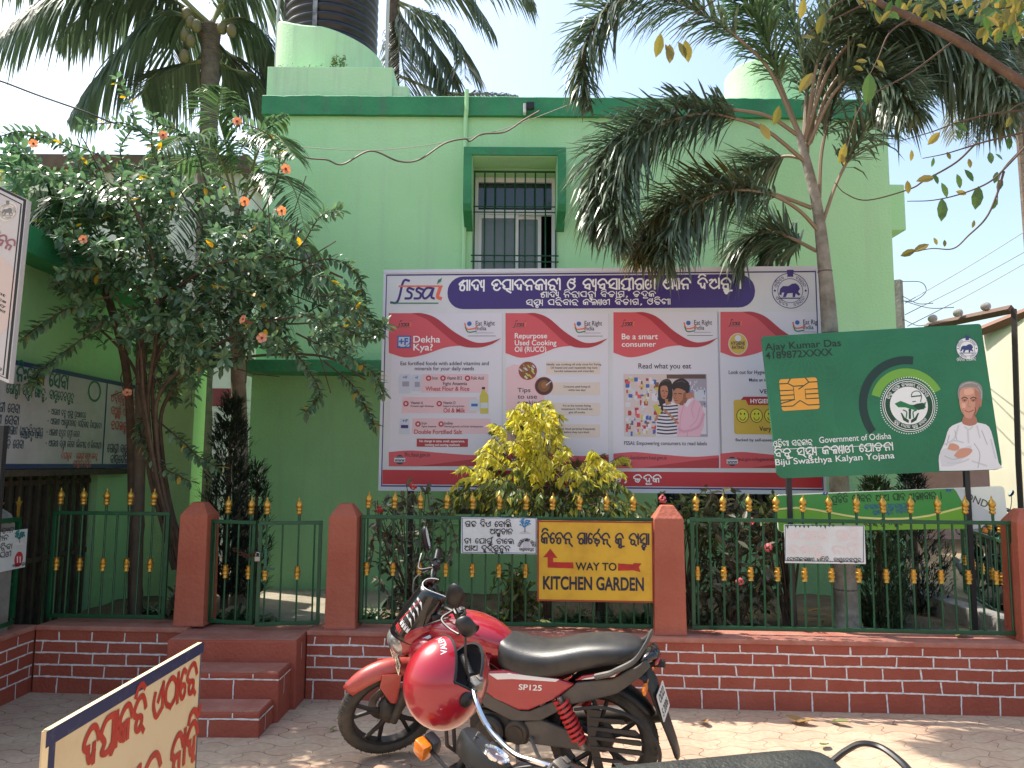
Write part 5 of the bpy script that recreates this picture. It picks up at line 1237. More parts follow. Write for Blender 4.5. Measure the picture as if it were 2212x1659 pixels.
S.poly([(-60, 700), (-20, 560), (20, 570), (36, 620), (22, 700), (-20, 730)], 'peach', .8, smooth=3)
for tx, y in (('Patient', 612), ('Service', 625), ('Pregnancy', 636), ('Adolescent', 647)): S.text(tx, -40, y - 3, 26 + (2 if tx == 'Service' else 0), y + 4, 'black', 2, .02)
S.odia('ଭଦ୍ରକ', -20, 784, 8, 792, 'black', 2, .2)
S.finish({'black': ('black_border', M_BLACK), 'white': ('seal_ground', ink(214, 206, 196)), 'grey': ('seal_print', ink(120, 118, 116)), 'mauve': ('mauve_lettering', ink(150, 96, 104)), 'peach': ('peach_print', ink(206, 186, 176))})
p = at(2, 900, 4.33); q = MB(); q.box((-.0 + p.x - ts.location.x, .045, -ts.location.z + .9), (.05, .04, 1.8)); q.build('sign_post', M_STEEL, ts)

# foreground hinged board, facing right
XN = -1.30
r_, l_ = xplane(437, 1381, XN), xplane(107, 1586, XN)
zt_ = (r_.z + l_.z) / 2
t, S = xsign('folding_notice_board', 'cream folding board with navy border and red handwriting in the foreground', XN, r_.y, l_.y, mat('cream board paint', srgb(226, 204, 160), .5, col2=srgb(206, 178, 128), nscale=2.6, contrast=(.45, .75)), .018, zt_, .12)
bw = .045
S.stroke([(0, S.h - bw / 2), (S.w, S.h - bw / 2)], bw, 'navy', 1, False, False); S.stroke([(bw * .35, 0), (bw * .35, S.h - bw)], bw * .7, 'navy', 1, False, False); S.stroke([(S.w - .008, 0), (S.w - .008, S.h - bw)], .012, 'grey', 1, False, False)
q0 = S.uv(180, 1660)
def big(tx, u0, u1, v0, v1, w=.2):
    st_, W = odia_layout(tx); kx = (u1 - u0) / W; h = v1 - v0
    for q in st_: S.stroke([(u0 + a * kx, v0 + b * h) for a, b in q], w * h, 'red', 2, False)
va = S.uv(405, 1500)[1]; vb = S.uv(405, 1443)[1]
big('ଦୟାକରି', S.uv(178, 1650)[0], S.uv(312, 1560)[0], va, vb); big('ଏଠାରେ', S.uv(330, 1540)[0], S.uv(422, 1500)[0], va, vb)
va2 = S.uv(418, 1628)[1]; vb2 = S.uv(418, 1562)[1]
big('ରଖନ୍ତୁ', S.uv(215, 1700)[0], S.uv(345, 1660)[0], va2, vb2); big('ନାହିଁ', S.uv(370, 1640)[0], S.uv(424, 1610)[0], va2, vb2)
S.finish({'navy': ('navy_border', mat('chipped navy paint', srgb(40, 48, 84), .6, col2=srgb(78, 84, 100), nscale=14, contrast=(.55, .7))), 'grey': ('grey_edge', ink(90, 92, 104)), 'red': ('red_lettering', mat('red brush paint', srgb(170, 44, 32), .5, col2=srgb(190, 66, 46), nscale=9))})
q = MB(); q.box((-.022, 0, (zt_ - .12) / 2), (.02, l_.y - r_.y - .03 if False else r_.y - l_.y - .03, zt_ - .12 - .02)); q.build('back_board', mat('plain board back', srgb(200, 178, 140), .7), t)
for yy in (-.5, .5):
    q = MB(); q.box((-.05, yy * (r_.y - l_.y) * .80, .2), (.03, .03, .64)); q.build('leg', M_STEEL, t)
# ------------------------------------------------------------------ vegetation
random.seed(21)
class Lv:
    """many small leaf faces collected into one mesh"""
    def __init__(s, org=(0, 0, 0)): s.v, s.f, s.o = [], [], Vector(org)
    def leaf(s, p, d, nrm, L, W, fold=.25, curl=.15, tipw=.5):
        p = Vector(p) - s.o; d = d.normalized(); sd = d.cross(nrm)
        if sd.length < 1e-4: sd = d.cross(Vector((.3, .9, .2)))
        sd.normalize(); up = sd.cross(d)
        n = len(s.v); m = p + d * L * tipw; e = p + d * L - up * L * curl
        s.v += [tuple(p), tuple(m + sd * W / 2 + up * W * fold), tuple(m - sd * W / 2 + up * W * fold), tuple(e), tuple(m - up * L * curl * .15)]
        s.f += [(n, n + 1, n + 3, n + 4), (n, n + 4, n + 3, n + 2)]
    def oval(s, p, d, nrm, L, W, fold=.18, curl=.2):
        """broad leaf with a rounded outline"""
        p = Vector(p) - s.o; d = d.normalized(); sd = d.cross(nrm)
        if sd.length < 1e-4: sd = d.cross(Vector((.3, .9, .2)))
        sd.normalize(); up = sd.cross(d); n = len(s.v)
        for t, w in ((0, .0), (.22, .66), (.5, 1), (.78, .72), (1, 0)):
            c = p + d * L * t - up * L * curl * t * t
            if w == 0: s.v.append(tuple(c))
            else: s.v += [tuple(c + sd * W / 2 * w + up * W * fold * w), tuple(c), tuple(c - sd * W / 2 * w + up * W * fold * w)]
        s.f += [(n, n + 1, n + 2), (n, n + 2, n + 3), (n + 1, n + 4, n + 5, n + 2), (n + 2, n + 5, n + 6, n + 3), (n + 4, n + 7, n + 8, n + 5), (n + 5, n + 8, n + 9, n + 6), (n + 7, n + 10, n + 8), (n + 8, n + 10, n + 9)]
    def strip(s, p, d, g, L, W, bend=.5):
        """narrow leaflet bending towards g"""
        p = Vector(p) - s.o; d = d.normalized(); sd = d.cross(g)
        if sd.length < 1e-3: sd = d.cross(rvec())
        sd.normalize(); n = len(s.v)
        c = [p, p + d * L * .4 + g * L * bend * .10, p + d * L * .75 + g * L * bend * .42, p + d * L * .95 + g * L * bend * .85]
        s.v += [tuple(c[0] + sd * W * .3), tuple(c[0] - sd * W * .3), tuple(c[1] + sd * W / 2), tuple(c[1] - sd * W / 2), tuple(c[2] + sd * W * .4), tuple(c[2] - sd * W * .4), tuple(c[3])]
        s.f += [(n, n + 2, n + 3, n + 1), (n + 2, n + 4, n + 5, n + 3), (n + 4, n + 6, n + 5)]
    def build(s, name, m, parent=None): return leafmesh(name, s.v, s.f, m, parent)
DOWN = Vector((0, 0, -1))
M_COCO = mat('coconut leaflet', (.10, .145, .09), .42, island=.35, trans=.22, spec=.5)
M_FOX = mat('foxtail leaflet', (.10, .14, .085), .33, island=.4, trans=.18, spec=.5)
M_FOXY = mat('ageing foxtail leaflet', (.12, .11, .035), .45, island=.35, trans=.2)
M_ARECA = mat('areca leaflet', (.10, .17, .075), .38, island=.4, trans=.25)
M_ALLA = mat('allamanda leaf', (.105, .185, .098), .34, island=.45, trans=.26, spec=.55)
M_YLEAF = mat('yellowed leaf', (.48, .32, .04), .5, island=.25, trans=.35)
M_GOLDL = mat('golden shrub leaf', (.52, .49, .09), .42, island=.3, trans=.4)
M_OLIVE = mat('olive shrub leaf', (.12, .16, .04), .45, island=.4, trans=.25)
M_IXORA = mat('dull shrub leaf', (.115, .115, .07), .5, island=.4, trans=.18)
M_STRAP = mat('strap leaf', (.035, .075, .03), .4, island=.45, trans=.2)
M_CONIF = mat('dark conifer spray', (.016, .032, .018), .7, island=.5)
M_CONIG = mat('grey green conifer spray', (.055, .095, .04), .7, island=.5)
M_BARK = mat('grey palm bark', (.34, .31, .26), .9, col2=(.16, .14, .11), nscale=7, bump=.6, bscale=25)
M_COCB = mat('ringed coconut bark', (.15, .115, .085), .9, col2=(.085, .065, .05), nscale=9, bump=.8, bscale=18)
M_STEM = mat('brown vine stem', (.11, .07, .045), .85, col2=(.06, .04, .028), nscale=12, bump=.4)
M_RACH = mat('green rachis', (.20, .22, .08), .5)
M_RACHB = mat('pale brown rachis', (.24, .18, .12), .6)
def palm_frond(parent, pts, leaf_m, r0=.02, L0=.5, n=60, W=.03, droop=.6, plume=False, start=.15, hang=0.0, rach=None, fwd=.75):
    """pts: world points base->tip. makes a part 'frond' (rachis) with sub-part 'leaflets'"""
    c = spline(pts, 8); o = parent.location
    q = MB(); k = len(c); q.tube([p - o for p in c], [r0 * (1 - .85 * i / (k - 1)) for i in range(k)], 6)
    fr_ = q.build('frond', rach or M_RACH, parent, smooth=True)
    lv = Lv(o)
    for i in range(n):
        t = start + (1 - start) * (i + rnd(0, .8)) / n; a = min(t, .999) * (k - 1); j = int(a); p = c[j].lerp(c[j + 1], a - j); d = (c[j + 1] - c[j]).normalized()
        sd = d.cross(Vector((0, 0, 1)))
        if sd.length < .15: sd = d.cross(Vector((0, 1, 0)))
        sd.normalize(); up = sd.cross(d)
        env = math.sin(math.pi * min(1, (t - start) / (1 - start) * .82 + .16)) ** .7
        L = L0 * env * rnd(.8, 1.1)
        if plume:
            for b in range(5):
                an = rnd(0, 2 * math.pi); dirv = d * rnd(fwd - .2, fwd + .25) + (sd * math.cos(an) + up * math.sin(an)) * rnd(.6, 1); lv.strip(p, dirv, DOWN, L, W, rnd(.0, droop))
        else:
            for sg in (-1, 1):
                dirv = d * rnd(fwd - .15, fwd + .1) + sd * sg * 1.0 + up * rnd(.0, .3); lv.strip(p, dirv.lerp(DOWN, hang), DOWN, L, W, droop * rnd(.6, 1.2))
    lv.build('leaflets', leaf_m, fr_)
    return fr_
def pxs(pts, Y0, Y1=None):
    Y1 = Y0 if Y1 is None else Y1; n = len(pts) - 1
    return [at(p[0], p[1], p[2] if len(p) > 2 else Y0 + (Y1 - Y0) * i / n) for i, p in enumerate(pts)]
def c3(x, y): return (1161.5 + x * .4751, y * .4751)

# left coconut palm
lc = thing('coconut_palm', 'tall coconut palm with ringed trunk and hanging nuts left of the water tank', 'palm', at(452, 1180, 11.5), 0, 'coconut palms')
lc.location.z = .2
tp = pxs([(452, 60), (455, 120), (452, 240), (446, 420), (440, 700), (436, 1200)], 11.5)
q = MB(); ccc = spline([p - lc.location for p in tp], 20); rr_ = []
for i in range(len(ccc)): rr_.append((.135 if i > 14 else .135 + .05 * (1 - i / 14)) + (.006 if i % 2 else -.004))
q.tube(ccc, rr_, 12); q.build('trunk', M_COCB, lc, smooth=True, angle=30)
for pts, Y1, n in (([(452, 50), (330, -45), (190, -40), (60, 20), (-40, 110)], 10.4, 95), ([(452, 50), (300, -80), (120, -110), (-60, -60)], 11.2, 80), ([(450, 60), (352, 27), (250, 120), (154, 252)], 11.0, 80), ([(452, 130), (400, 138), (340, 155), (306, 205)], 12, 60),
                   ([(456, 120), (500, 150), (556, 168), (600, 250)], 12.2, 70), ([(456, 60), (520, 40), (575, 80), (600, 150)], 12.2, 70), ([(456, 50), (520, -30), (600, -50), (680, 0)], 12, 70), ([(456, 60), (470, 100), (500, 120), (540, 180)], 12.6, 60), ([(456, 60), (500, -60), (520, -140)], 11.5, 50), ([(450, 50), (400, 20), (370, 90), (390, 190)], 12.5, 60), ([(452, 50), (330, -20), (230, -10), (120, 90)], 11.6, 85)):
    palm_frond(lc, pxs(pts, 11.5, Y1), M_COCO, .035, .95, n, .042, .7, hang=.42)
nutm = mat('green brown coconut', (.15, .12, .05), .5, col2=(.13, .12, .04), nscale=3)
for x, y in ((404, 30), (412, 48), (424, 56), (400, 76), (412, 88), (398, 120), (480, 60), (500, 66)):
    p = at(x, y, 11.2) - lc.location; q = MB(); q.lathe([(0, -.11), (.055, -.085), (.08, -.02), (.07, .05), (.04, .09), (0, .105)], p, n=10); q.build('coconut', nutm, lc, smooth=True, angle=80)
# coconut palm behind the building
rc = thing('coconut_palm', 'coconut palm behind the roof with fronds fanning out right of the tank', 'palm', (at(850, 60, 17).x, 17, 0), 0, 'coconut palms')
q = MB(); q.tube([(0, 0, 0), (.1, 0, 5), (at(850, 0, 17) - rc.location)], [.2, .16, .15], 10); q.build('trunk', M_COCB, rc)
for pts, n in (([(850, 0), (900, 20), (960, 50), (1000, 110), (1005, 170)], 80), ([(850, 0), (930, -40), (1010, -10), (1060, 60)], 70), ([(850, 0), (880, 60), (920, 120), (960, 210)], 75), ([(850, 10), (860, 80), (870, 140), (880, 220)], 60), ([(850, 160), (960, 200), (1040, 203), (1115, 206)], 60), ([(850, 0), (980, -60), (1090, -50), (1150, 0)], 60), ([(850, 0), (800, -50), (740, -20)], 40), ([(850, 0), (900, 40), (950, 110), (985, 190)], 70)):
    palm_frond(rc, pxs(pts, 17, 16.4), M_COCO, .04, 1.1, n, .045, .55, hang=.25)
fc = thing('coconut_palm', 'pale distant coconut fronds at the upper right behind the tree branch', 'palm', (at(2190, 60, 19).x, 19, 0), 0, 'coconut palms')
q = MB(); q.tube([(0, 0, 0), (.1, 0, 5), (at(2190, 40, 19) - fc.location)], [.2, .16, .15], 10); q.build('trunk', M_COCB, fc)
for pts, n in (([(2190, 40), (2130, 110), (2085, 200), (2060, 300)], 70), ([(2190, 40), (2160, 130), (2120, 210), (2100, 310)], 60), ([(2190, 40), (2260, 120), (2290, 240)], 50), ([(2190, 40), (2110, 40), (2050, 90)], 60)):
    palm_frond(fc, pxs(pts, 19, 18.4), mat('dusty coconut leaflet', (.17, .17, .10), .5, island=.3, trans=.25), .04, .95, n, .045, .5, hang=.2)

# foxtail palm on the right
FY = 6.05
fp = thing('foxtail_palm', 'slender foxtail palm with grey trunk and bushy fronds right of the hoarding', 'palm', at(1832, 1372, FY))
tpx = [(1832, 1385, 44), (1830, 1330, 27), (1822, 1200, 24), (1812, 1030, 21), (1793, 720, 18.5), (1780, 565, 15), (1766, 451, 12), (1750, 380, 11), (1735, 323, 9.5), (1724, 285, 8)]
q = MB(); pts = [at(x, y, FY) for x, y, r_ in tpx]; cc = spline([p - fp.location for p in pts], 6); rs_ = []
for i in range(len(cc)):
    a = i / 6; j = min(int(a), len(tpx) - 2); rs_.append((tpx[j][2] + (tpx[j + 1][2] - tpx[j][2]) * (a - j)) / FPX * FY * .96)
q.tube(cc, rs_, 14); q.build('trunk', M_BARK, fp, smooth=True, angle=60)
q = MB()
for i in range(7):
    j = 4 + i * 5
    if j < len(cc) - 22: q.lathe([(rs_[j] + .0005, -.006), (rs_[j] + .004, 0), (rs_[j] + .0005, .006)], cc[j], n=14)
q.build('leaf_scar_rings', mat('dark leaf scar', (.12, .10, .08), .9), fp)
FR = [([(1195, 630), (1060, 330), (940, 200), (780, 80), (600, 0), (420, -10), (270, 90), (200, 300), (235, 470)], -.5, M_FOX, 90), ([(1190, 620), (1050, 530), (900, 500), (680, 480), (450, 560), (300, 700), (250, 900), (280, 1090)], -.55, M_FOX, 90),
      ([(1220, 740), (1050, 600), (900, 540), (720, 520), (500, 600), (380, 760), (360, 950), (390, 1140)], -.7, M_FOX, 85), ([(1245, 945), (1100, 890), (940, 840), (760, 840), (600, 920), (500, 1040), (450, 1190)], -.4, M_FOXY, 75), ([(1290, 1065), (1180, 950), (1040, 880), (860, 870), (680, 950), (600, 1080), (580, 1190)], -.6, M_FOX, 75),
      ([(1200, 720), (1130, 710), (1050, 730), (960, 770), (900, 860)], .4, M_FOX, 45), ([(1265, 1140), (1170, 1090), (1060, 1050), (950, 1080), (880, 1170)], .3, M_FOX, 45), ([(1265, 1140), (1180, 1100), (1100, 1090), (1010, 1150)], .5, M_FOX, 40),
      ([(1300, 1000), (1360, 830), (1450, 660), (1560, 480), (1660, 360), (1760, 330)], -.2, M_FOX, 60), ([(1280, 900), (1290, 700), (1330, 520), (1390, 350), (1490, 220), (1640, 150)], .2, M_FOX, 65), ([(1225, 700), (1230, 480), (1200, 250), (1150, 60), (1080, -60)], .4, M_FOX, 60),
      ([(1195, 620), (1110, 400), (1040, 200), (980, 60), (900, -60)], -.1, M_ARECA, 60), ([(1240, 650), (1330, 400), (1500, 230), (1720, 180), (1920, 280), (2060, 430), (2110, 560)], -.6, M_FOX, 95), ([(1235, 640), (1300, 300), (1420, 120), (1600, 30), (1850, 60), (2050, 160)], -.3, M_FOX, 90), ([(1210, 640), (1280, 380), (1440, 270), (1600, 330), (1700, 480)], .3, M_FOX, 70), ([(1210, 640), (1230, 380), (1300, 180), (1450, 60), (1650, -40)], .6, M_FOX, 70), ([(1215, 640), (1320, 330), (1480, 150), (1700, 110), (1900, 170), (2080, 330), (2160, 480)], -1.0, M_FOX, 95), ([(1215, 640), (1340, 300), (1560, 120), (1800, 60), (2050, 100), (2260, 220)], -.2, M_FOX, 95), ([(1230, 660), (1350, 420), (1480, 330), (1620, 380), (1720, 520)], -.8, M_FOX, 70), ([(1215, 640), (1280, 250), (1400, 20), (1560, -80)], -.7, M_FOX, 70)]
for pts, dy, m_, n in FR:
    palm_frond(fp, pxs([c3(*p) for p in pts], FY, FY + dy), m_, .017, .45, int(n * 1.15), .020, .75, plume=True, start=.28, rach=M_RACHB, fwd=.75)

# areca palm in the left garden, its trunk in front of the gap
ar = thing('areca_palm', 'areca palm with pale trunk rising through the flowering vine left of the building', 'palm', at(519, 1300, 6.9), 0, 'areca palms')
tp = pxs([(519, 1310), (520, 1100), (517, 900), (512, 700), (512, 560), (516, 450)], 6.9)
q = MB(); q.tube([p - ar.location for p in spline(tp, 6)], [.085 - .04 * i / 30 for i in range(31)], 12); q.build('trunk', mat('pale brown areca bark', (.30, .235, .18), .9, col2=(.20, .15, .11), nscale=10, bump=.5), ar, smooth=True)
for pts, dy in (([(516, 460), (470, 330), (410, 290), (340, 330)], -.9), ([(516, 460), (490, 320), (470, 240), (480, 190)], -.3), ([(516, 460), (560, 320), (590, 290), (640, 340)], -.8), ([(516, 460), (580, 380), (630, 400), (660, 500)], -1.0), ([(516, 460), (430, 400), (380, 440), (350, 540)], -1.1), ([(516, 480), (560, 520), (610, 580), (640, 690)], -.9), ([(516, 480), (480, 560), (470, 640), (480, 730)], -1.2), ([(516, 460), (545, 380), (560, 290), (620, 250)], .2), ([(516, 460), (440, 340), (360, 370), (300, 440)], .2), ([(516, 480), (600, 470), (670, 540), (690, 640)], -.2), ([(516, 480), (560, 560), (580, 640), (560, 740)], -.3), ([(516, 480), (450, 520), (420, 600), (410, 690)], .1)):
    palm_frond(ar, pxs(pts, 6.9, 6.9 + dy), M_ARECA, .014, .40, 52, .026, .6, start=.2, hang=.12)
a2 = thing('areca_palm', 'smaller areca palm with strap leaflets at the far left above the service board', 'palm', at(285, 1330, 6.5), 0, 'areca palms')
q = MB(); q.tube([p - a2.location for p in spline(pxs([(285, 1340), (284, 1000), (270, 780), (215, 600), (150, 520)], 6.5, 6.2), 6)], [.035] * 25, 8); q.build('trunk', M_STEM, a2, smooth=True)
for pts, dy in (([(150, 520), (110, 430), (60, 400), (10, 460)], -.6), ([(150, 520), (140, 420), (100, 370), (50, 380)], -.2), ([(150, 520), (180, 420), (220, 390), (270, 430)], -.6), ([(150, 520), (160, 410), (170, 370), (200, 350)], .2), ([(150, 520), (90, 470), (50, 480), (20, 540)], -.4), ([(150, 520), (200, 450), (240, 460), (270, 520)], .2), ([(150, 520), (120, 450), (140, 430), (120, 500)], -.8)):
    palm_frond(a2, pxs(pts, 6.2, 6.2 + dy), M_ARECA, .012, .36, 40, .028, .8, start=.15, hang=.2)

# allamanda vine: stems, twigs with whorled leaves, orange trumpet flowers
va = thing('flowering_vine', 'large flowering vine with orange trumpet flowers over the left garden', 'vine', at(385, 1215, 5.9))
stems = MB(); vl, yl = Lv(va.location), Lv(va.location)
stem_px = [[(390, 1230), (372, 1150), (345, 1060), (325, 950), (310, 850), (300, 740), (250, 640)], [(392, 1230), (380, 1150), (350, 1060), (335, 950), (330, 840), (350, 720), (400, 600)], [(386, 1230), (365, 1140), (335, 1040), (320, 930), (330, 800), (390, 700), (480, 640)], [(395, 1230), (384, 1160), (358, 1080), (340, 960), (345, 850), (430, 770), (560, 700), (680, 680)],
           [(380, 1230), (350, 1110), (326, 1000), (315, 880), (280, 780), (200, 700), (110, 660)], [(388, 1225), (360, 1120), (330, 990), (320, 860), (340, 700), (330, 560), (280, 430), (210, 330)], [(398, 1230), (390, 1170), (370, 1100), (352, 990), (352, 880), (420, 800), (540, 770), (700, 770), (790, 820)], [(376, 1230), (350, 1130), (322, 1020), (312, 900), (300, 760), (360, 640), (500, 560), (640, 560), (740, 600)]]
paths = []
for i, sp in enumerate(stem_px):
    c = spline([p - va.location for p in pxs(sp, 5.9 + .06 * (i % 3), 5.6 + rnd(-.4, .5))], 6); paths.append(c); stems.tube(c, [.016 * (1 - .65 * k / len(c)) + .003 for k in range(len(c))], 6)
def inpoly(x, y, P):
    r_ = False; j = len(P) - 1
    for i in range(len(P)):
        if (P[i][1] > y) != (P[j][1] > y) and x < (P[j][0] - P[i][0]) * (y - P[i][1]) / (P[j][1] - P[i][1]) + P[i][0]: r_ = not r_
        j = i
    return r_
CROWN = [(0, 420), (0, 330), (60, 290), (130, 330), (300, 330), (420, 380), (560, 420), (640, 500), (720, 560), (800, 680), (826, 760), (760, 800), (690, 800), (600, 760), (540, 760), (460, 820), (430, 880), (330, 860), (280, 800), (220, 770), (170, 730), (130, 640), (60, 560)]
def sprig(tip, d, n=6, L=.084, step=.047):
    """twig with whorls of leaves, growing along d and ending at tip"""
    d = d.normalized(); b = tip - d * n * step; u, w = frame_of(d)
    mid = b.lerp(tip, .5) + Vector((0, 0, .03)); stems.tube([b - va.location, mid - va.location, tip - va.location], [.0045, .0035, .002], 4, cap=False)
    for k in range(n + 1):
        p = b.lerp(tip, k / n) + Vector((0, 0, .03)) * (1 - abs(2 * k / n - 1)); ph = rnd(0, 6.28); m_ = 4 if k < n else 5
        for q_ in range(m_):
            if random.random() < .12: continue
            an = ph + 6.283 * q_ / m_; out = u * math.cos(an) + w * math.sin(an)
            dv = out * rnd(.8, 1.1) + d * rnd(.2, .8) + Vector((0, 0, rnd(-.5, .25))); Lq = L * rnd(.7, 1.2) * (.8 if k == n else 1)
            (yl if random.random() < .02 else vl).oval(p, dv, Vector((0, 0, 1)) + rvec() * .5, Lq, Lq * rnd(.42, .52), .14, rnd(.05, .3))
cnt = 0
while cnt < 350:
    x, y = rnd(-30, 840), rnd(280, 890)
    if not inpoly(x, y, CROWN): continue
    if mnoise.noise((x * .011, y * .011, 7)) < -.16: continue
    Yq = rnd(5.1, 6.5); tip = at(x, y, Yq); c0 = at(390, 660, 6.0); d = (tip - c0).normalized() + rvec() * .8 + Vector((0, -.25, .05))
    sprig(tip, d, random.randint(4, 7)); cnt += 1
# long wandering shoots at the outline
for sp, Y in (([(330, 560), (250, 440), (160, 330), (60, 285), (-20, 300)], 5.6), ([(300, 430), (260, 330), (290, 260), (255, 170)], 5.9), ([(330, 440), (220, 340), (110, 300), (30, 290)], 5.7), ([(420, 470), (350, 340), (280, 270), (180, 270)], 5.8), ([(560, 560), (640, 540), (690, 470), (735, 455)], 5.5), ([(600, 620), (700, 560), (770, 590), (785, 650)], 5.4), ([(620, 700), (720, 700), (790, 730), (835, 700)], 5.4), ([(640, 720), (720, 760), (800, 800), (828, 850)], 5.4),
              ([(600, 720), (660, 790), (690, 850), (660, 890)], 5.5), ([(240, 640), (160, 660), (90, 700), (50, 730)], 5.3), ([(220, 700), (140, 760), (90, 800), (70, 830)], 5.3), ([(330, 900), (390, 950), (420, 980), (470, 1010)], 5.6), ([(330, 880), (300, 930), (340, 1000), (410, 1040)], 5.7), ([(200, 420), (100, 380), (30, 350), (-40, 360)], 5.4), ([(450, 420), (430, 340), (400, 290), (350, 270)], 5.9), ([(560, 470), (600, 380), (590, 300), (510, 260)], 5.8), ([(340, 480), (370, 400), (330, 330), (330, 250)], 5.6), ([(680, 640), (760, 640), (800, 680), (820, 720)], 5.3), ([(700, 780), (760, 830), (790, 880), (810, 920)], 5.6)):
    c = spline(pxs(sp, Y + .3, Y), 7); stems.tube([p - va.location for p in c], [.006 * (1 - .6 * k / len(c)) + .0015 for k in range(len(c))], 5)
    for k in range(4, len(c)):
        d = (c[k] - c[k - 1]).normalized(); u, w = frame_of(d); ph = rnd(0, 6)
        for q_ in range(4):
            an = ph + 1.57 * q_; out = u * math.cos(an) + w * math.sin(an); Lq = rnd(.06, .09)
            (yl if random.random() < .05 else vl).oval(c[k], out + d * .6 + Vector((0, 0, rnd(-.4, .3))), Vector((0, 0, 1)) + rvec() * .4, Lq, Lq * .46, .14, .15)
for k in range(70):          # bare tangled inner twigs
    x, y = rnd(120, 700), rnd(420, 820)
    if inpoly(x, y, CROWN):
        p = at(x, y, rnd(5.7, 6.5)); q = p + rvec() * rnd(.3, .7); stems.tube([p - va.location, p.lerp(q, .5) + rvec() * .06 - va.location, q - va.location], .0045, 4, cap=False)
stems.build('stems', M_STEM, va, smooth=True); vl.build('foliage', M_ALLA, va); yl.build('yellow_leaves', M_YLEAF, va)
M_FLO = mat('orange trumpet petal', (.62, .20, .10), .5, col2=(.66, .32, .18), nscale=30, trans=.3); M_FLC = mat('dark flower throat', (.25, .02, .02), .6)
def flower(parent, p, d, r_=.034):
    u, w = frame_of(d); q = MB(); o = parent.location
    for k in range(5):
        a = 6.283 * k / 5; dirn = u * math.cos(a) + w * math.sin(a); sd = d.cross(dirn).normalized()
        P = p - o; q.add([P + dirn * r_ * .2 - sd * r_ * .15, P + dirn * r_ * .2 + sd * r_ * .15, P + dirn * r_ * .8 + sd * r_ * .52 + d * r_ * .2, P + dirn * r_ * 1.1 + sd * r_ * .25 + d * r_ * .12, P + dirn * r_ * 1.1 - sd * r_ * .25 + d * r_ * .12, P + dirn * r_ * .8 - sd * r_ * .52 + d * r_ * .2], [(0, 1, 2, 3, 4, 5)])
    f = q.build('flower', M_FLO, parent); q = MB(); q.lathe([(.004, 0), (r_ * .28, .004), (r_ * .2, -.03), (.006, -.07)], (0, 0, 0), n=10, M=Matrix.Translation(p - o) @ d.to_track_quat('Z', 'Y').to_matrix().to_4x4()); q.build('flower_throat', M_FLC, f)
for x, y in ((72, 310), (352, 292), (180, 517), (528, 435), (617, 365), (608, 455), (275, 848), (512, 262), (525, 690), (566, 730)):
    flower(va, at(x, y, 5.05 if 380 < y < 800 else 5.5), Vector((rnd(-1, 1), -1, rnd(-.5, .7))).normalized(), rnd(.028, .038))

# conifers
def conifer(label, px, ytop, ybot, Y, hw, m_, n=900, group=None, lean=0):
    base = at(px, ybot, Y); top = at(px + lean, ytop, Y); t = thing('conifer', label, 'conifer', base); H = top.z - base.z
    q = MB(); q.tube([(0, 0, -.05), (lean / FPX * Y * .5, 0, H * .5), (lean / FPX * Y, 0, H * .92)], [.035, .025, .006], 8); q.build('trunk', M_STEM, t)
    lv = Lv(t.location)
    for k in range(n):
        z = H * (.02 + .98 * random.random() ** 1.1); tt = z / H; rad = hw * (.45 + 1.25 * tt if tt < .4 else 1.0 * (1 - tt) ** .55 * 1.25) * (1 + .45 * mnoise.noise((z * 3, k % 5, px)))
        a = rnd(0, 6.283); rr_ = rad * math.sqrt(rnd(.1, 1)); p = Vector((lean / FPX * Y * tt + rr_ * math.cos(a), rr_ * math.sin(a), z))
        d = Vector((math.cos(a), math.sin(a), rnd(.5, 1.6))).normalized(); L = rnd(.07, .15)
        for q_ in range(7):
            dv = (d + rvec() * .55).normalized(); lv.strip(p + t.location + d * L * q_ * .08, dv, DOWN, L * rnd(.5, .9), .010, .25)
    lv.build('foliage', m_, t); return t
conifer('dark feathery conifer behind the left gate leaf', 484, 868, 1300, 6.4, .23, M_CONIF, 1000, lean=-2)
conifer('dark feathery conifer sprout beside the right gate leaf', 545, 1010, 1300, 6.6, .12, M_CONIF, 260)
conifer('grey green column conifer behind the fence right of the palm trunk', 1905, 1040, 1372, 6.3, .26, M_CONIG, 1000)
conifer('dark bushy conifer behind the green board at the right', 1985, 1020, 1372, 6.9, .30, M_CONIF, 800)

# golden shrub in front of the hoarding
gy = 6.05
gs_ = thing('golden_shrub', 'golden yellow shrub with drooping leaves in front of the hoarding', 'shrub', at(1185, 1330, gy))
st2 = MB(); g1_, g2_ = Lv(gs_.location), Lv(gs_.location)
GC = [(1095, 915), (1130, 892), (1170, 882), (1205, 905), (1218, 950), (1240, 985), (1290, 985), (1330, 990), (1325, 1015), (1310, 1060), (1350, 1090), (1330, 1120), (1250, 1115), (1200, 1110), (1130, 1100), (1060, 1090), (1010, 1075), (1010, 1035), (1010, 1000), (1050, 985), (1075, 965), (1082, 935)]
for k in range(9): st2.tube([p - gs_.location for p in spline(pxs([(1185 + rnd(-8, 8), 1335), (1185 + rnd(-15, 15), 1220), (1180 + rnd(-40, 40), 1110), (1175 + rnd(-110, 130), 1000 + rnd(-40, 40))], gy, gy + rnd(-.3, .3)), 5)], [.014 * (1 - .7 * i / 16) for i in range(16)], 6)
cnt = 0
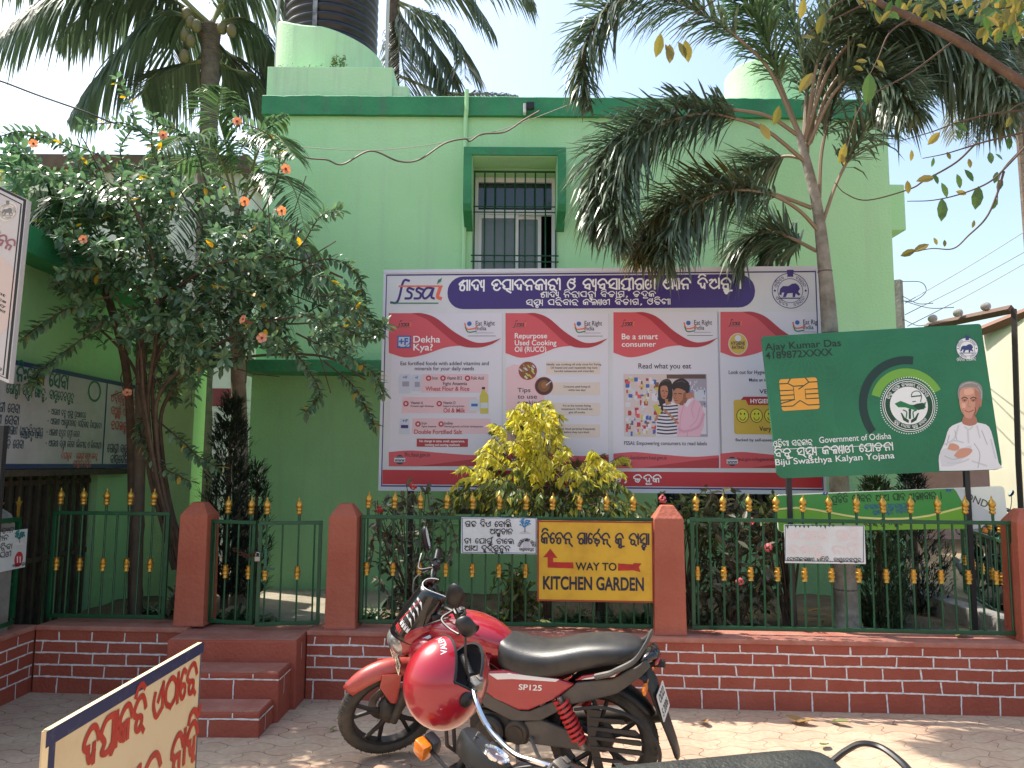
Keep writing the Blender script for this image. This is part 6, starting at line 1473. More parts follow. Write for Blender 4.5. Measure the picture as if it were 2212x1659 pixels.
while cnt < 200:
    x, y = rnd(995, 1355), rnd(880, 1125)
    if not inpoly(x, y, GC): continue
    Yq = gy + rnd(-.42, .42); p = at(x, y, Yq); c0 = at(1180, 1060, gy); d = ((p - c0) + Vector((0, 0, .12))).normalized() + rvec() * .3
    tw = spline([p - d * .16, p, p + d * .10 + Vector((0, 0, -.02)), p + d * .17 + Vector((0, 0, -.09))], 4); st2.tube([v - gs_.location for v in tw], .0025, 4, cap=False)
    low = y > 1035 + 40 * mnoise.noise((x * .02, 3, 1)) or Yq > gy + .25
    for v in tw[2:]:
        for q_ in range(2):
            dv = Vector((rnd(-.6, .6), rnd(-.6, .6), -1)) + d * .5; (g2_ if (low and random.random() < .85) else g1_).leaf(v, dv, rvec(), rnd(.06, .10), rnd(.026, .036), .2, .2, .4)
    cnt += 1
st2.build('stems', M_STEM, gs_); g1_.build('young_leaves', M_GOLDL, gs_); g2_.build('mature_leaves', M_OLIVE, gs_)

def shrub(label, px, ybot, Y, poly, m_, n, L=.07, fl=(), flm=None, cat='shrub', name='garden_shrub', ns=8, group=None):
    t = thing(name, label, cat, at(px, ybot, Y), 0, group); s_ = MB(); lv = Lv(t.location); xs = [p[0] for p in poly]; ys = [p[1] for p in poly]; k = 0
    while k < n:
        x, y = rnd(min(xs), max(xs)), rnd(min(ys), max(ys))
        if not inpoly(x, y, poly): continue
        p = at(x, y, Y + rnd(-.22, .3)); d = (p - t.location).normalized() * .6 + rvec() * .6 + Vector((0, 0, .3)); d.normalize()
        if k < ns * 3: s_.tube([v - t.location for v in spline([t.location + Vector((rnd(-.06, .06), 0, 0)), t.location.lerp(p, .45) + Vector((rnd(-.06, .06), 0, .05)), p], 5)], [.009 * (1 - .7 * i / 10) for i in range(11)], 5)
        else: s_.tube([p - t.location - d * .2, p - t.location], .003, 4, cap=False)
        for q_ in range(random.randint(5, 9)):
            v = p - d * rnd(0, .2); dv = d * .4 + rvec() + Vector((0, 0, -.1)); lv.oval(v, dv, Vector((0, 0, 1)) + rvec() * .6, L * rnd(.7, 1.25), L * rnd(.4, .55), .12, rnd(0, .35))
        k += 1
    s_.build('stems', M_STEM, t); lv.build('foliage', m_, t)
    for x, y in fl:
        q = MB(); p = at(x, y, Y - .3) - t.location
        for k in range(14):
            d = rvec(); d.y = -abs(d.y); q.lathe([(0, 0), (.012, .003), (.010, .008), (0, .010)], (0, 0, 0), n=5, M=Matrix.Translation(p + d * .022) @ d.to_track_quat('Z', 'Y').to_matrix().to_4x4())
        q.build('flower_head', flm, t)
    return t
M_PINKF = mat('pink flower', (.70, .12, .14), .6); M_REDF = mat('red flower', (.50, .03, .03), .6)
shrub('tall sparse shrub with a red flower behind the fence left of the white sign', 905, 1335, 6.1, [(800, 1060), (850, 1030), (900, 1050), (950, 1045), (985, 1075), (980, 1200), (940, 1320), (860, 1330), (815, 1280), (790, 1180), (785, 1110)], M_IXORA, 90, .075, ((893, 1049), (820, 1100)), M_REDF)
shrub('leafy pink flowered shrub behind the fence right of the red pillar', 1585, 1350, 6.0, [(1500, 1110), (1540, 1060), (1590, 1050), (1640, 1080), (1690, 1110), (1690, 1180), (1660, 1340), (1590, 1365), (1520, 1340), (1495, 1230)], M_IXORA, 140, .085, ((1432, 1078), (1620, 1126), (1660, 1183), (1598, 1255)), M_PINKF)
shrub('olive shrub with upright sprigs above the second pillar', 1490, 1340, 6.2, [(1390, 1090), (1440, 1050), (1480, 1030), (1530, 1040), (1560, 1100), (1540, 1160), (1480, 1150), (1420, 1130)], M_OLIVE, 55, .075)
shrub('pale sprigs rising under the green card sign', 1705, 1350, 6.1, [(1640, 1075), (1680, 1050), (1710, 1045), (1740, 1075), (1720, 1130), (1660, 1140)], M_OLIVE, 26, .07)
shrub('low leafy shrub with yellow tips under the white tree sign', 1120, 1340, 6.0, [(1075, 1215), (1130, 1205), (1165, 1240), (1180, 1330), (1085, 1335), (1065, 1280)], M_OLIVE, 45, .07)
shrub('red leaved shrub behind the fence at the far left', 405, 1320, 6.6, [(385, 1250), (440, 1260), (445, 1310), (380, 1315)], M_IXORA, 14, .09)
def rosette(label, px, py, Y, n=26, L=.32, m_=None):
    p = at(px, py, Y); p.z = GZ; t = thing('strap_leaf_plant', label, 'plant', p, 0, 'strap leaf plants along the fence'); lv = Lv(p)
    for k in range(n):
        a = rnd(0, 6.283); e = rnd(.35, 1.3); lv.strip(p + Vector((rnd(-.05, .05), rnd(-.05, .05), 0)), Vector((math.cos(a), math.sin(a), e)), DOWN, L * rnd(.6, 1.1), .026, rnd(.3, 1.0))
    lv.build('leaves', m_ or M_STRAP, t); return t
for i, (x, Y) in enumerate(((800, 6.3), (850, 6.0), (905, 6.2), (960, 5.95), (1015, 6.1), (1070, 6.25), (1190, 6.0), (1240, 6.2), (1290, 5.95), (1340, 6.1), (1395, 6.2))):
    rosette('dark strap leaf plant in the row behind the middle fence panel', x, 1320, Y, 34, .34)
for x in (470, 510, 550): rosette('dark strap leaf plant in the clump behind the gate', x, 1320, 6.1, 36, .30)
for x, Y in ((1500, 6.4), (1530, 6.2)): rosette('pale strap leaf plant at the foot of the pink flowered shrub', x, 1320, Y, 28, .34, M_IXORA)
for x, Y in ((320, 6.5), (350, 6.4)): rosette('dark strap leaf plant beside the bamboo pole', x, 1320, Y, 24, .26)
lv = Lv()
for k in range(1500):
    x = rnd(-.9, 3.4); y = rnd(5.75, 7.5)
    if mnoise.noise((x * 1.6, y * 1.6, 4)) < .02: continue
    p = Vector((x, y, GZ + .01)); lv.strip(p, Vector((rnd(-.5, .5), rnd(-.5, .5), 1)), DOWN, rnd(.04, .09), .006, .5)
g = lv.build('grass', mat('thin grass', (.10, .14, .035), .6, island=.4, trans=.2)); g['kind'] = 'stuff'; g['label'] = 'thin grass growing on the garden soil'
wd = thing('wall_weed', 'small weed sprouting from the tank plinth ledge', 'weed', at(733, 145, 8.2)); lv = Lv(wd.location)
for k in range(110): lv.leaf(wd.location + Vector((rnd(-.08, .08), -.03 + rnd(-.04, .04), rnd(-.02, .10))), rvec() + Vector((0, -.2, .3)), rvec(), .035, .016)
for k in range(30): lv.leaf(wd.location + Vector((rnd(-.75, -.05), -.03 + rnd(-.03, .02), rnd(-.03, .0))), rvec() + Vector((0, -.2, -.1)), rvec(), .03, .012)
lv.build('foliage', M_OLIVE, wd)
# bamboo pole tied before the left doorway, thin stakes in the garden
bp = thing('bamboo_pole', 'thick brown bamboo pole standing before the service board', 'pole', at(293, 1335, 6.15))
tp = [p - bp.location for p in pxs([(293, 1345), (297, 1180), (302, 1000), (305, 850), (306, 700)], 6.15)]
cs_ = spline(tp, 8); q = MB(); q.tube(cs_, [.043 + (.007 if k % 7 == 3 else 0) for k in range(len(cs_))], 10); q.build('pole', mat('old bamboo', (.13, .095, .065), .8, col2=(.085, .065, .05), nscale=6, bump=.4), bp, smooth=True, angle=60)
sk = thing('wooden_stake', 'thin wooden stake behind the white parking notice', 'stake', at(1715, 1370, 6.0)); q = MB(); q.tube([(0, 0, -.05), (.0, 0, .5), (-.01, 0, 1.0)], [.022, .02, .018], 7); q.build('stake', M_WOODD, sk)
sk = thing('wooden_stake', 'short dark stump behind the kitchen garden sign', 'stake', at(1300, 1340, 6.3)); q = MB(); q.tube([(0, 0, -.05), (.02, 0, .3), (.0, 0, .7)], [.045, .04, .03], 8); q.build('stake', M_WOODD, sk)

# broad leaved tree whose branch crosses the upper right corner
tt = thing('broad_leaved_tree', 'broad leaved tree reaching in from the right with yellowing leaves on thin twigs', 'tree', (at(2900, 1500, 3.9).x, 3.9, 0))
q = MB(); bpts = pxs([(1800, -60), (1888, 0), (1969, 38), (2064, 85), (2140, 133), (2212, 180), (2340, 260), (2520, 420)], 4.0) + [Vector((tt.location.x - .3, 3.9, 2.3)), Vector((tt.location.x, 3.9, 1.0)), Vector((tt.location.x, 3.9, 0))]
c = spline([p - tt.location for p in bpts], 6); q.tube(c, [.012 + .013 * min(1, i / 18) + (.10 * max(0, (i - 34) / 26)) for i in range(len(c))], 10); q.build('trunk', mat('reddish branch bark', (.16, .10, .07), .85, col2=(.10, .065, .05), nscale=14, bump=.5), tt, smooth=True)
tw_, ll, ly = MB(), Lv(tt.location), Lv(tt.location)
TW = [([(2212, 500), (2050, 520), (1900, 560), (1790, 600), (1650, 640)], 3.7), ([(2260, 590), (2050, 640), (1950, 670), (1850, 700), (1750, 720)], 3.7), ([(1990, 655), (1900, 740), (1760, 820), (1690, 860), (1500, 910), (1400, 880), (1350, 830)], 3.8), ([(2260, 620), (2130, 760), (2050, 830), (1930, 880), (1800, 910), (1680, 915)], 3.6), ([(2120, 780), (2090, 880), (2040, 990), (1960, 1070), (1890, 1130), (1790, 1130), (1690, 1150)], 3.6), ([(1700, 80), (1600, 150), (1550, 260), (1510, 340)], 3.9), ([(2260, 640), (2180, 700), (2100, 800), (2090, 930)], 3.7), ([(1560, -20), (1400, 60), (1280, 120), (1200, 170)], 3.9), ([(1450, -40), (1330, 40), (1290, 100)], 3.9), ([(1900, 180), (1700, 330), (1480, 470), (1400, 700)], 4.1), ([(900, -60), (720, 60), (600, 180)], 4.2), ([(2300, -60), (2180, 20), (2090, 40), (2040, 20)], 3.8), ([(2300, 60), (2200, 90), (2120, 110)], 3.8), ([(2260, 450), (2180, 480), (2140, 510)], 3.7)]
for pts, Y in TW:
    tw_.tube([p - tt.location for p in spline(pxs([c3(*p) for p in pts], Y), 6)], [.006 - .004 * i / (6 * (len(pts) - 1)) for i in range(6 * (len(pts) - 1) + 1)], 5)
def bl_leaf(x, y, Y, L, ang, yel, w=.5):
    p = at(*c3(x, y), Y); d = Vector((math.cos(R(ang)), rnd(-.25, .25), math.sin(R(ang)))); (ly if yel else ll).oval(p, d, Vector((rnd(-.4, .4), -1, rnd(-.2, .5))), L / 2212 * 1.2 * Y * .4751 * 1.0, L / 2212 * 1.1 * Y * .4751 * w, .10, .12)
for x, y, L, a, ye in ((1838, 900, 125, -92, 0), (1835, 830, 85, -60, 0), (2005, 845, 125, -95, 0), (1905, 790, 80, -75, 0), (1940, 770, 80, -50, 0), (1960, 720, 55, -90, 1), (2055, 690, 70, -95, 0), (2080, 700, 55, -20, 0), (1800, 790, 60, -70, 0), (1720, 825, 100, 20, 1), (1680, 820, 70, -85, 1), (1700, 680, 60, -90, 1), (1800, 715, 50, -100, 0), (1860, 690, 45, -60, 1), (1890, 560, 90, -20, 0), (1830, 600, 90, -140, 1), (1900, 590, 60, -70, 0), (1780, 1110, 90, -160, 1), (1720, 1135, 80, -150, 1), (1800, 1080, 45, -60, 1), (1850, 1090, 40, -90, 1), (1985, 1000, 45, -100, 1), (1900, 870, 60, -20, 1), (2090, 780, 70, -110, 0), (2110, 810, 70, -100, 0), (2085, 900, 60, -100, 0), (2140, 620, 70, -90, 0), (2150, 530, 70, -120, 1), (1510, 330, 170, -92, 0), (1480, 320, 60, 160, 1), (1530, 300, 70, -20, 1), (1500, 280, 60, 180, 1), (1200, 170, 75, 10, 1), (1300, 60, 110, -110, 1), (1290, 190, 45, -10, 1), (1450, 205, 60, -10, 1), (1210, -10, 110, -95, 1), (1540, 270, 60, -60, 1), (1400, 650, 110, -100, 1), (1380, 700, 60, -60, 1), (1250, 330, 120, -120, 1), (1010, 560, 110, -70, 1), (1100, 480, 110, -100, 1), (560, 150, 130, -105, 1), (600, 200, 110, -90, 1), (640, 190, 100, -60, 1), (670, 180, 120, -75, 1), (580, 200, 70, -70, 1)):
    bl_leaf(x, y, 3.75 if x > 1150 else 4.2, L, a + rnd(-8, 8), ye)
for k in range(150):
    x, y = rnd(2020, 2300), rnd(-40, 130)
    if mnoise.noise((x * .02, y * .02, 0)) > -.1: bl_leaf(x, y, rnd(3.6, 4.2), rnd(55, 95), rnd(-150, -30), random.random() < .55)
for k in range(60):
    x, y = rnd(1450, 2212), rnd(-60, 60); bl_leaf(x, y, rnd(3.7, 4.3), rnd(50, 90), rnd(-150, -30), random.random() < .6)
tw_.build('twigs', M_STEM, tt, smooth=True); ll.build('green_leaves', mat('broad green leaf', (.07, .13, .035), .4, island=.3, trans=.3), tt); ly.build('yellow_leaves', mat('broad yellowing leaf', (.20, .17, .045), .45, island=.45, trans=.4), tt)

# fallen leaves
M_DRY = mat('dry fallen leaf', (.28, .17, .06), .7, island=.4, trans=.15); M_FGRN = mat('fallen green leaf', (.16, .18, .05), .6, trans=.15)
def fallen(label, p, rz, L, m_):
    t = Lv(p); d = Vector((math.cos(rz), math.sin(rz), .08)); t.oval(p + Vector((0, 0, .012)), d, Vector((rnd(-.2, .2), rnd(-.2, .2), 1)), L, L * .5, .22, -.12)
    o = t.build('fallen_leaf', m_); o.location = p; tag(o, label, 'leaf', 'fallen leaves')
for lab, x, y, z, L, g_ in (('crumpled dry leaf on the paving near the rear wheel', 1518, 1560, 0, .11, 0), ('dry brown leaf largest of those on the sunny paving', 1715, 1566, 0, .13, 0), ('curled tan leaf beside the largest dry leaf on the paving', 1742, 1570, 0, .14, 0), ('greenish leaf lying on the paving in front of the right wall', 1792, 1563, 0, .12, 1), ('yellow green leaf nearest the viewer on the paving', 1790, 1612, 0, .10, 1), ('green leaf lying on the wall cap beside the second pillar', 1545, 1365, ZW + .004, .15, 1), ('dark leaf lying on the wall cap at the right end', 2065, 1378, ZW + .004, .16, 1), ('small leaf on the wall cap below the yellow sign', 1200, 1355, ZW + .004, .14, 1), ('dry leaf at the foot of the steps beside the folding board', 440, 1590, 0, .15, 1), ('small dry leaf on the paving left of the front wheel', 712, 1583, 0, .06, 1), ('tiny yellow leaf on the paving at the lower right', 1690, 1535, 0, .07, 0)):
    p = on_z(x, y, z); fallen(lab, p, rnd(0, 6.28), L, M_FGRN if g_ else M_DRY)
for x, y in ((1560, 1335), (1630, 1340), (1745, 1325), (1590, 1330)):
    p = on_z(x, y, GZ + .02); fallen('dry yellow leaf on the garden soil behind the right fence', p, rnd(0, 6.28), .13, M_DRY)

# ------------------------------------------------------------------ cables, lamp, electric poles
def cable(label, pts, r_, m_=M_BLACK, n=8):
    c = spline(pts, n); o = c[0]; q = MB(); q.tube([p - o for p in c], r_, 5); ob = q.build('cable', m_, None, smooth=True); ob.location = o; tag(ob, label, 'cable')
cable('sagging dark cable entering from the left edge through the vine', pxs([(-60, 160), (0, 175), (80, 205), (180, 240), (260, 270), (400, 300), (560, 305), (620, 320)], 6.6, 7.4), .009)
cable('wavy cable strung across the green facade to the corner of the parapet', pxs([(620, 318), (660, 340), (705, 345), (740, 355), (800, 326), (860, 348), (905, 345), (960, 310), (1003, 300), (1015, 305), (1040, 290), (1090, 285), (1130, 260), (1165, 240)], 7.4, 7.45), .010, mat('grey brown cable', (.12, .09, .06), .6))
cable('taut thin wire above the wavy cable on the facade', pxs([(620, 316), (800, 325), (960, 308), (1090, 278), (1240, 222)], 7.42, 7.5), .004, mat('thin grey wire', (.30, .28, .22), .5))
fl = thing('security_lamp', 'small black and white flood lamp on the dark green parapet', 'lamp', at(1145, 232, DB - .1)); q = MB(); q.box((0, -.03, 0), (.085, .06, .07), bev=.008); q.build('lamp_body', M_BLACK, fl); q = MB(); q.box((-.055, 0, -.02), (.03, .07, .10), bev=.006); q.build('bracket', M_WHITEP, fl)
ep = thing('electric_pole', 'dark steel electric pole with insulators on its cross arm at the right edge', 'pole', (at(2192, 900, 8.2).x, 8.2, 0))
E = lambda x, y, Y=8.2: at(x, y, Y) - ep.location
q = MB(); q.tube([(E(2204, 1100).x, 0, 0), E(2200, 1000), E(2190, 668)], .034, 4); q.build('post', mat('rusty steel post', (.045, .035, .03), .7, metal=.3), ep)
q = MB(); q.tube([E(2185, 668, 8.2), E(2003, 706, 9.4)], .05, 4); q.build('cross_arm', mat('rust red channel', (.13, .07, .05), .75), ep)
M_INS = mat('grey porcelain', (.38, .34, .32), .25)
for x, y in ((2015, 690), (2070, 678), (2130, 664)):
    q = MB(); q.lathe([(.012, -.05), (.042, -.04), (.025, -.025), (.046, -.008), (.03, .008), (.046, .022), (.03, .036), (.012, .05)], (0, 0, 0), n=12, M=Matrix.Translation(E(x, y - 2, 9.1 - (x - 2015) * .005)) @ Matrix.Rotation(R(90), 4, 'X')); q.build('insulator', M_INS, ep, smooth=True)
q = MB(); q.tube([(.35, -.1, 0), (.35, -.1, E(2190, 915).z)], .075, 4); q.build('lower_post', M_STEEL, ep)
cpole = thing('concrete_pole', 'grey concrete wire pole standing right of the green building', 'pole', (at(1942, 700, 12).x, 12, 0)); q = MB(); q.tube([(0, 0, 0), (0, 0, at(1942, 606, 12).z)], [.11, .09], 4); q.build('shaft', M_CONC, cpole)
for k, (a, b_) in enumerate((((1950, 640), (2015, 655)), ((1952, 650), (2060, 664)), ((1952, 690), (2010, 700)))):
    c = [at(*a, 12), at((a[0] + b_[0]) / 2, (a[1] + b_[1]) / 2 + 8, 10.5), at(*b_, 9.2)]; cable(['upper thin service wire between the concrete pole and insulators', 'middle thin service wire between the concrete pole and insulators', 'lower thin service wire between the concrete pole and insulators'][k], c, .006)
for k, (a, b_) in enumerate((((1955, 655), (2230, 490)), ((1955, 680), (2230, 535)), ((1960, 705), (2230, 560)))):
    cable(['topmost power line crossing the sky at the right edge', 'middle power line crossing the sky at the right edge', 'lowest power line crossing the sky at the right edge'][k], pxs([a, ((a[0] + b_[0]) / 2, (a[1] + b_[1]) / 2 + 3), b_], 12, 11), .006)
cable('loose looped wire on the concrete pole', pxs([(1950, 608), (1990, 610), (2000, 630), (1975, 650), (1952, 650)], 11.9), .006)
# inner fence and kerb at the right, behind the boundary fence
p0, p1 = wpx(2060, 1300, 6.1), wpx(2200, 1300, 7.4)
fence_panel('short inner green fence with gold collars behind the right fence end', (at(2085, 1300, 7.6).x, 7.6), (at(2215, 1300, 5.75).x, 5.75), .42, 1.02, 12)
kb = thing('concrete_kerb', 'pale concrete kerb blocks behind the right end of the fence', 'kerb', (at(2060, 1300, 6.4).x, 6.4, 0)); q = MB(); q.box((.08, 0, .38), (.16, 1.3, .24), bev=.01); q.build('kerb_block', M_CONC, kb)
q = MB(); q.box((.22, -.35, .36), (.2, .55, .17), bev=.01); q.build('kerb_block', M_CONC, kb)
# ------------------------------------------------------------------ motorcycles
M_TYRE = mat('dusty tyre rubber', (.035, .032, .028), .85, col2=(.085, .072, .055), nscale=7, bump=.3)
M_RIM = mat('black alloy', (.018, .018, .02), .4, metal=.3)
M_REDP = mat('red motorcycle paint', (.34, .012, .025), .22, coat=.9, col2=(.38, .018, .03), nscale=2)
M_REDM = mat('dusty red mudguard paint', (.40, .045, .04), .38, coat=.4, col2=(.44, .08, .06), nscale=5)
M_SEAT = mat('black vinyl seat', (.022, .023, .024), .38, col2=(.05, .048, .045), nscale=6, bump=.12, bscale=180)
M_GREYP = mat('dusty grey plastic', (.055, .052, .05), .5, col2=(.10, .09, .075), nscale=6)
M_BLKP = mat('glossy black panel', (.008, .008, .009), .18, coat=.5)
M_CHROME = mat('chrome', (.75, .75, .75), .12, metal=1)
M_ALU = mat('dull aluminium', (.30, .29, .27), .45, metal=.8, col2=(.14, .12, .10), nscale=9)
M_ENG = mat('dirty engine black', (.03, .027, .024), .6, metal=.2, col2=(.07, .055, .04), nscale=10)
M_SPR = mat('red spring paint', (.50, .03, .03), .4)
M_LENS = mat('headlight lens', (.62, .64, .64), .06, metal=.55, col2=(.25, .26, .26), nscale=16, spec=.9)
M_MIR = mat('mirror glass', (.7, .72, .75), .03, metal=1)
M_TAIL = mat('red tail lens', (.35, .01, .015), .12, coat=.6)
M_AMB = mat('amber lens', (.75, .20, .01), .2, coat=.6, col2=(.55, .13, .01), nscale=60)
M_PLATE = mat('white number plate', (.66, .66, .62), .4)
M_WSTR = mat('white bike stripe', (.78, .76, .74), .3)
M_FIGURE = mat('plate figures', (.02, .02, .02), .5)
def sring(x, zc, hw, hh, e=2.4, n=24, yc=0.0):
    out = []
    for k in range(n):
        a = 2 * math.pi * k / n; c, s_ = math.cos(a), math.sin(a)
        out.append((x, yc + hw * math.copysign(abs(c) ** (2 / e), c), zc + hh * math.copysign(abs(s_) ** (2 / e), s_)))
    return out
def sloft(rows, name, m, par, M=None, e=2.4, sub=1):
    b = MB(M); b.loft([sring(*r, e=e) if len(r) == 4 else sring(*r[:4], e=r[4]) for r in rows]); return b.build(name, m, par, smooth=True, sub=sub)
def plate_poly(name, m, par, poly, y0, y1, M=None, bev=.004):
    b = MB(M); b.prism(poly, y0, y1, 'Y'); o = b.build(name, m, par)
    if bev:
        q = o.modifiers.new('bev', 'BEVEL'); q.width = bev; q.segments = 2; q.limit_method = 'ANGLE'
    return o
def wheel(par, x, M=None, w=.05, disc=True):
    M = M or Matrix(); c = (x, 0, .305)
    b = MB(M); b.lathe([(.232, -.030), (.238, -.026), (.228, -.018), (.222, 0), (.228, .018), (.238, .026), (.232, .030), (.216, .024), (.214, -.024), (.232, -.030)], c, 'Y', 40)
    for k in range(5):
        a = 2 * math.pi * k / 5 + .3
        for da in (-.20, .20):
            p0 = Vector((x + .05 * math.cos(a), 0, .305 + .05 * math.sin(a))); pm = Vector((x + .11 * math.cos(a + da * .2), 0, .305 + .11 * math.sin(a + da * .2))); p1 = Vector((x + .222 * math.cos(a + da), 0, .305 + .222 * math.sin(a + da)))
            b.tube([p0, pm, p1], [.017, .014, .012], 6)
    wh = b.build('wheel', M_RIM, par, smooth=True)
    b = MB(M); prof = []
    for k in range(17):
        a = -math.pi * .92 + 2 * math.pi * .92 * k / 16; prof.append((.258 + (.046 if abs(a) < 1.9 else .036) * math.cos(a) * 1.02, w * .88 * math.sin(a)))
    b.lathe(prof + [prof[0]], c, 'Y', 56); b.build('tyre', M_TYRE, wh, smooth=True)
    b = MB(M); nt = 52
    for k in range(nt):
        a = 2 * math.pi * k / nt
        for sg in (-1, 1):
            d = Vector((math.cos(a), 0, math.sin(a))); tdir = Vector((-math.sin(a), 0, math.cos(a))); p = Vector(c) + d * .2965 + Vector((0, sg * w * .42, 0)); sdv = (Vector((0, sg, 0)) - d * .55).normalized(); nn = tdir.cross(sdv).normalized()
            p0 = p - sdv * .014; p1 = p + sdv * .016 + tdir * .012
            b.add([p0 + nn * .004 - tdir * .002, p0 + nn * .004 + tdir * .002, p1 + nn * .004 + tdir * .002, p1 + nn * .004 - tdir * .002, p0 - nn * .004 - tdir * .002, p0 - nn * .004 + tdir * .002, p1 - nn * .004 + tdir * .002, p1 - nn * .004 - tdir * .002], [(0, 1, 2, 3), (7, 6, 5, 4), (0, 4, 5, 1), (1, 5, 6, 2), (2, 6, 7, 3), (3, 7, 4, 0)])
    b.build('tread_blocks', M_TYRE, wh)
    b = MB(M); b.lathe([(.0, -.07), (.022, -.07), (.03, -.055), (.062, -.05), (.068, -.02), (.068, .03), (.055, .05), (.03, .06), (.022, .075), (0, .075)], c, 'Y', 20); b.build('hub', M_ENG, wh, smooth=True)
    if disc:
        b = MB(M); b.lathe([(.07, -.060), (.12, -.060), (.12, -.056), (.07, -.056), (.07, -.060)], c, 'Y', 32); b.build('brake_disc', M_ALU, wh)
    return wh
def arc_guard(name, m, par, x, a0, a1, r_, hw, M=None, drop=.05, n=18, taper=True):
    b = MB(M); rings = []
    for i in range(n + 1):
        t = i / n; a = R(a0 + (a1 - a0) * t); w = hw * (1 - .45 * (abs(2 * t - 1) ** 4 if taper else 0)); ring = []
        for k in range(9):
            q = -1 + 2 * k / 8; rr = r_ - drop * abs(q) ** 2.6; ring.append((x + rr * math.cos(a), w * q, .305 + rr * math.sin(a)))
        rings.append(ring)
    b.loft(rings, cap=False, closed=False); return b.build(name, m, par, smooth=True, solid=.004, angle=180)
def steer_m(deg, hx=.985, hz=.92, rake=26):
    ax = Vector((-math.sin(R(rake)), 0, math.cos(R(rake)))); T = Matrix.Translation((hx, 0, hz)); return T @ Matrix.Rotation(R(deg), 4, ax) @ T.inverted()
def handlebar(par, M, hx=.93, hz=1.0, rise=.05, back=.09, red=True):
    b = MB(M); b.tube(spline([(hx - back, -.37, hz + rise * .9), (hx - back * .55, -.27, hz + rise), (hx - .01, -.17, hz + rise * .8), (hx, -.07, hz), (hx, .07, hz), (hx - .01, .17, hz + rise * .8), (hx - back * .55, .27, hz + rise), (hx - back, .37, hz + rise * .9)], 5), .011, 8)
    hb = b.build('handlebar', M_BLACK if red else M_CHROME, par, smooth=True)
    for sg in (-1, 1):
        p0 = Vector((hx - back * .62, sg * .285, hz + rise)); p1 = Vector((hx - back * 1.05, sg * .40, hz + rise * .88)); b = MB(M); pts, rs = [], []
        for k in range(25):
            pts.append(p0.lerp(p1, k / 24)); rs.append(.0165 + (.0018 if k % 2 else 0) + (.005 if k in (0, 1, 24) else 0))
        b.tube(pts, rs, 12); b.build('grip', M_BLACK, hb, smooth=True, angle=30)
        b = MB(M); b.box((0, 0, 0), (.05, .055, .045), Matrix.Translation(Vector((hx - back * .5, sg * .245, hz + rise))), bev=.010); b.box((-.02, 0, .018), (.02, .03, .02), Matrix.Translation(Vector((hx - back * .5, sg * .245, hz + rise))), bev=.003); b.build('switch_box', M_BLACK if red else M_ALU, hb, smooth=True)
        if not red and sg < 0: continue
        b = MB(M); b.tube(spline([(hx - back * .4 + .01, sg * .22, hz + rise + .005), (hx + .045, sg * .25, hz + rise - .004), (hx + .03, sg * .33, hz + rise - .01), (hx - .005, sg * .41, hz + rise - .005)], 4), [.008, .008, .008, .008, .007, .007, .007, .007, .006, .006, .006, .006, .008], 6); b.build('lever', M_BLACK if red else M_ALU, hb, smooth=True)
    return hb
def mirror(par, M, base, top, fac, wd=.095, hg=.06, rot=0.0):
    b = MB(M); base, top = Vector(base), Vector(top); b.tube(spline([base, base.lerp(top, .5) + Vector((.012, 0, 0)), top], 5), .005, 6); mr = b.build('mirror', M_BLACK, par, smooth=True)
    f = Vector(fac).normalized(); Q = M @ Matrix.Translation(top) @ f.to_track_quat('Z', 'Y').to_matrix().to_4x4() @ Matrix.Rotation(R(rot), 4, 'Z')
    b = MB(); rings = []
    for (s_, h) in ((.3, -.028), (.75, -.020), (.98, -.004), (1.0, .004), (.96, .008)):
        rings.append([(wd * s_ * math.copysign(abs(math.cos(a)) ** .8, math.cos(a)), hg * s_ * math.copysign(abs(math.sin(a)) ** .8, math.sin(a)), h) for a in [2 * math.pi * k / 24 for k in range(24)]])
    b.loft(rings, M=Q); b.build('mirror_housing', M_BLACK, mr, smooth=True)
    b = MB(); b.add([(wd * .93 * math.copysign(abs(math.cos(a)) ** .8, math.cos(a)), hg * .92 * math.copysign(abs(math.sin(a)) ** .8, math.sin(a)), .0095) for a in [2 * math.pi * k / 24 for k in range(24)]], [tuple(range(24))], Q); b.build('mirror_glass', M_MIR, mr)
def decal_text(par, name, s, o, U, V, h, m, M=None, bold=.02, w=None):
    vs, fs = latin_mesh(s, bold); U, V, o = Vector(U).normalized(), Vector(V).normalized(), Vector(o); k = h / CAPH; mn, mx = min(v[0] for v in vs), max(v[0] for v in vs); kx = (w / (mx - mn)) if w else k
    b = MB(M); b.add([o + U * (a - mn) * kx + V * c * k for a, c, z in vs], fs); return b.build(name, m, par)
def fork(par, M):
    for sg in (-1, 1):
        b = MB(M); top, bot = Vector((.965, sg * .095, .97)), Vector((1.285, sg * .095, .30)); md = top.lerp(bot, .52)
        b.tube([top, md], .0165, 10); b.tube([md, bot], [.026, .024], 10); b.build('fork_leg', M_ENG, par, smooth=True)
    b = MB(M); b.box((.975, 0, .955), (.06, .26, .03), bev=.01); b.box((1.03, 0, .83), (.06, .25, .035), bev=.01); b.tube([(.95, 0, .99), (1.04, 0, .80)], .025, 8); b.build('triple_clamp', M_BLACK, par, smooth=True)
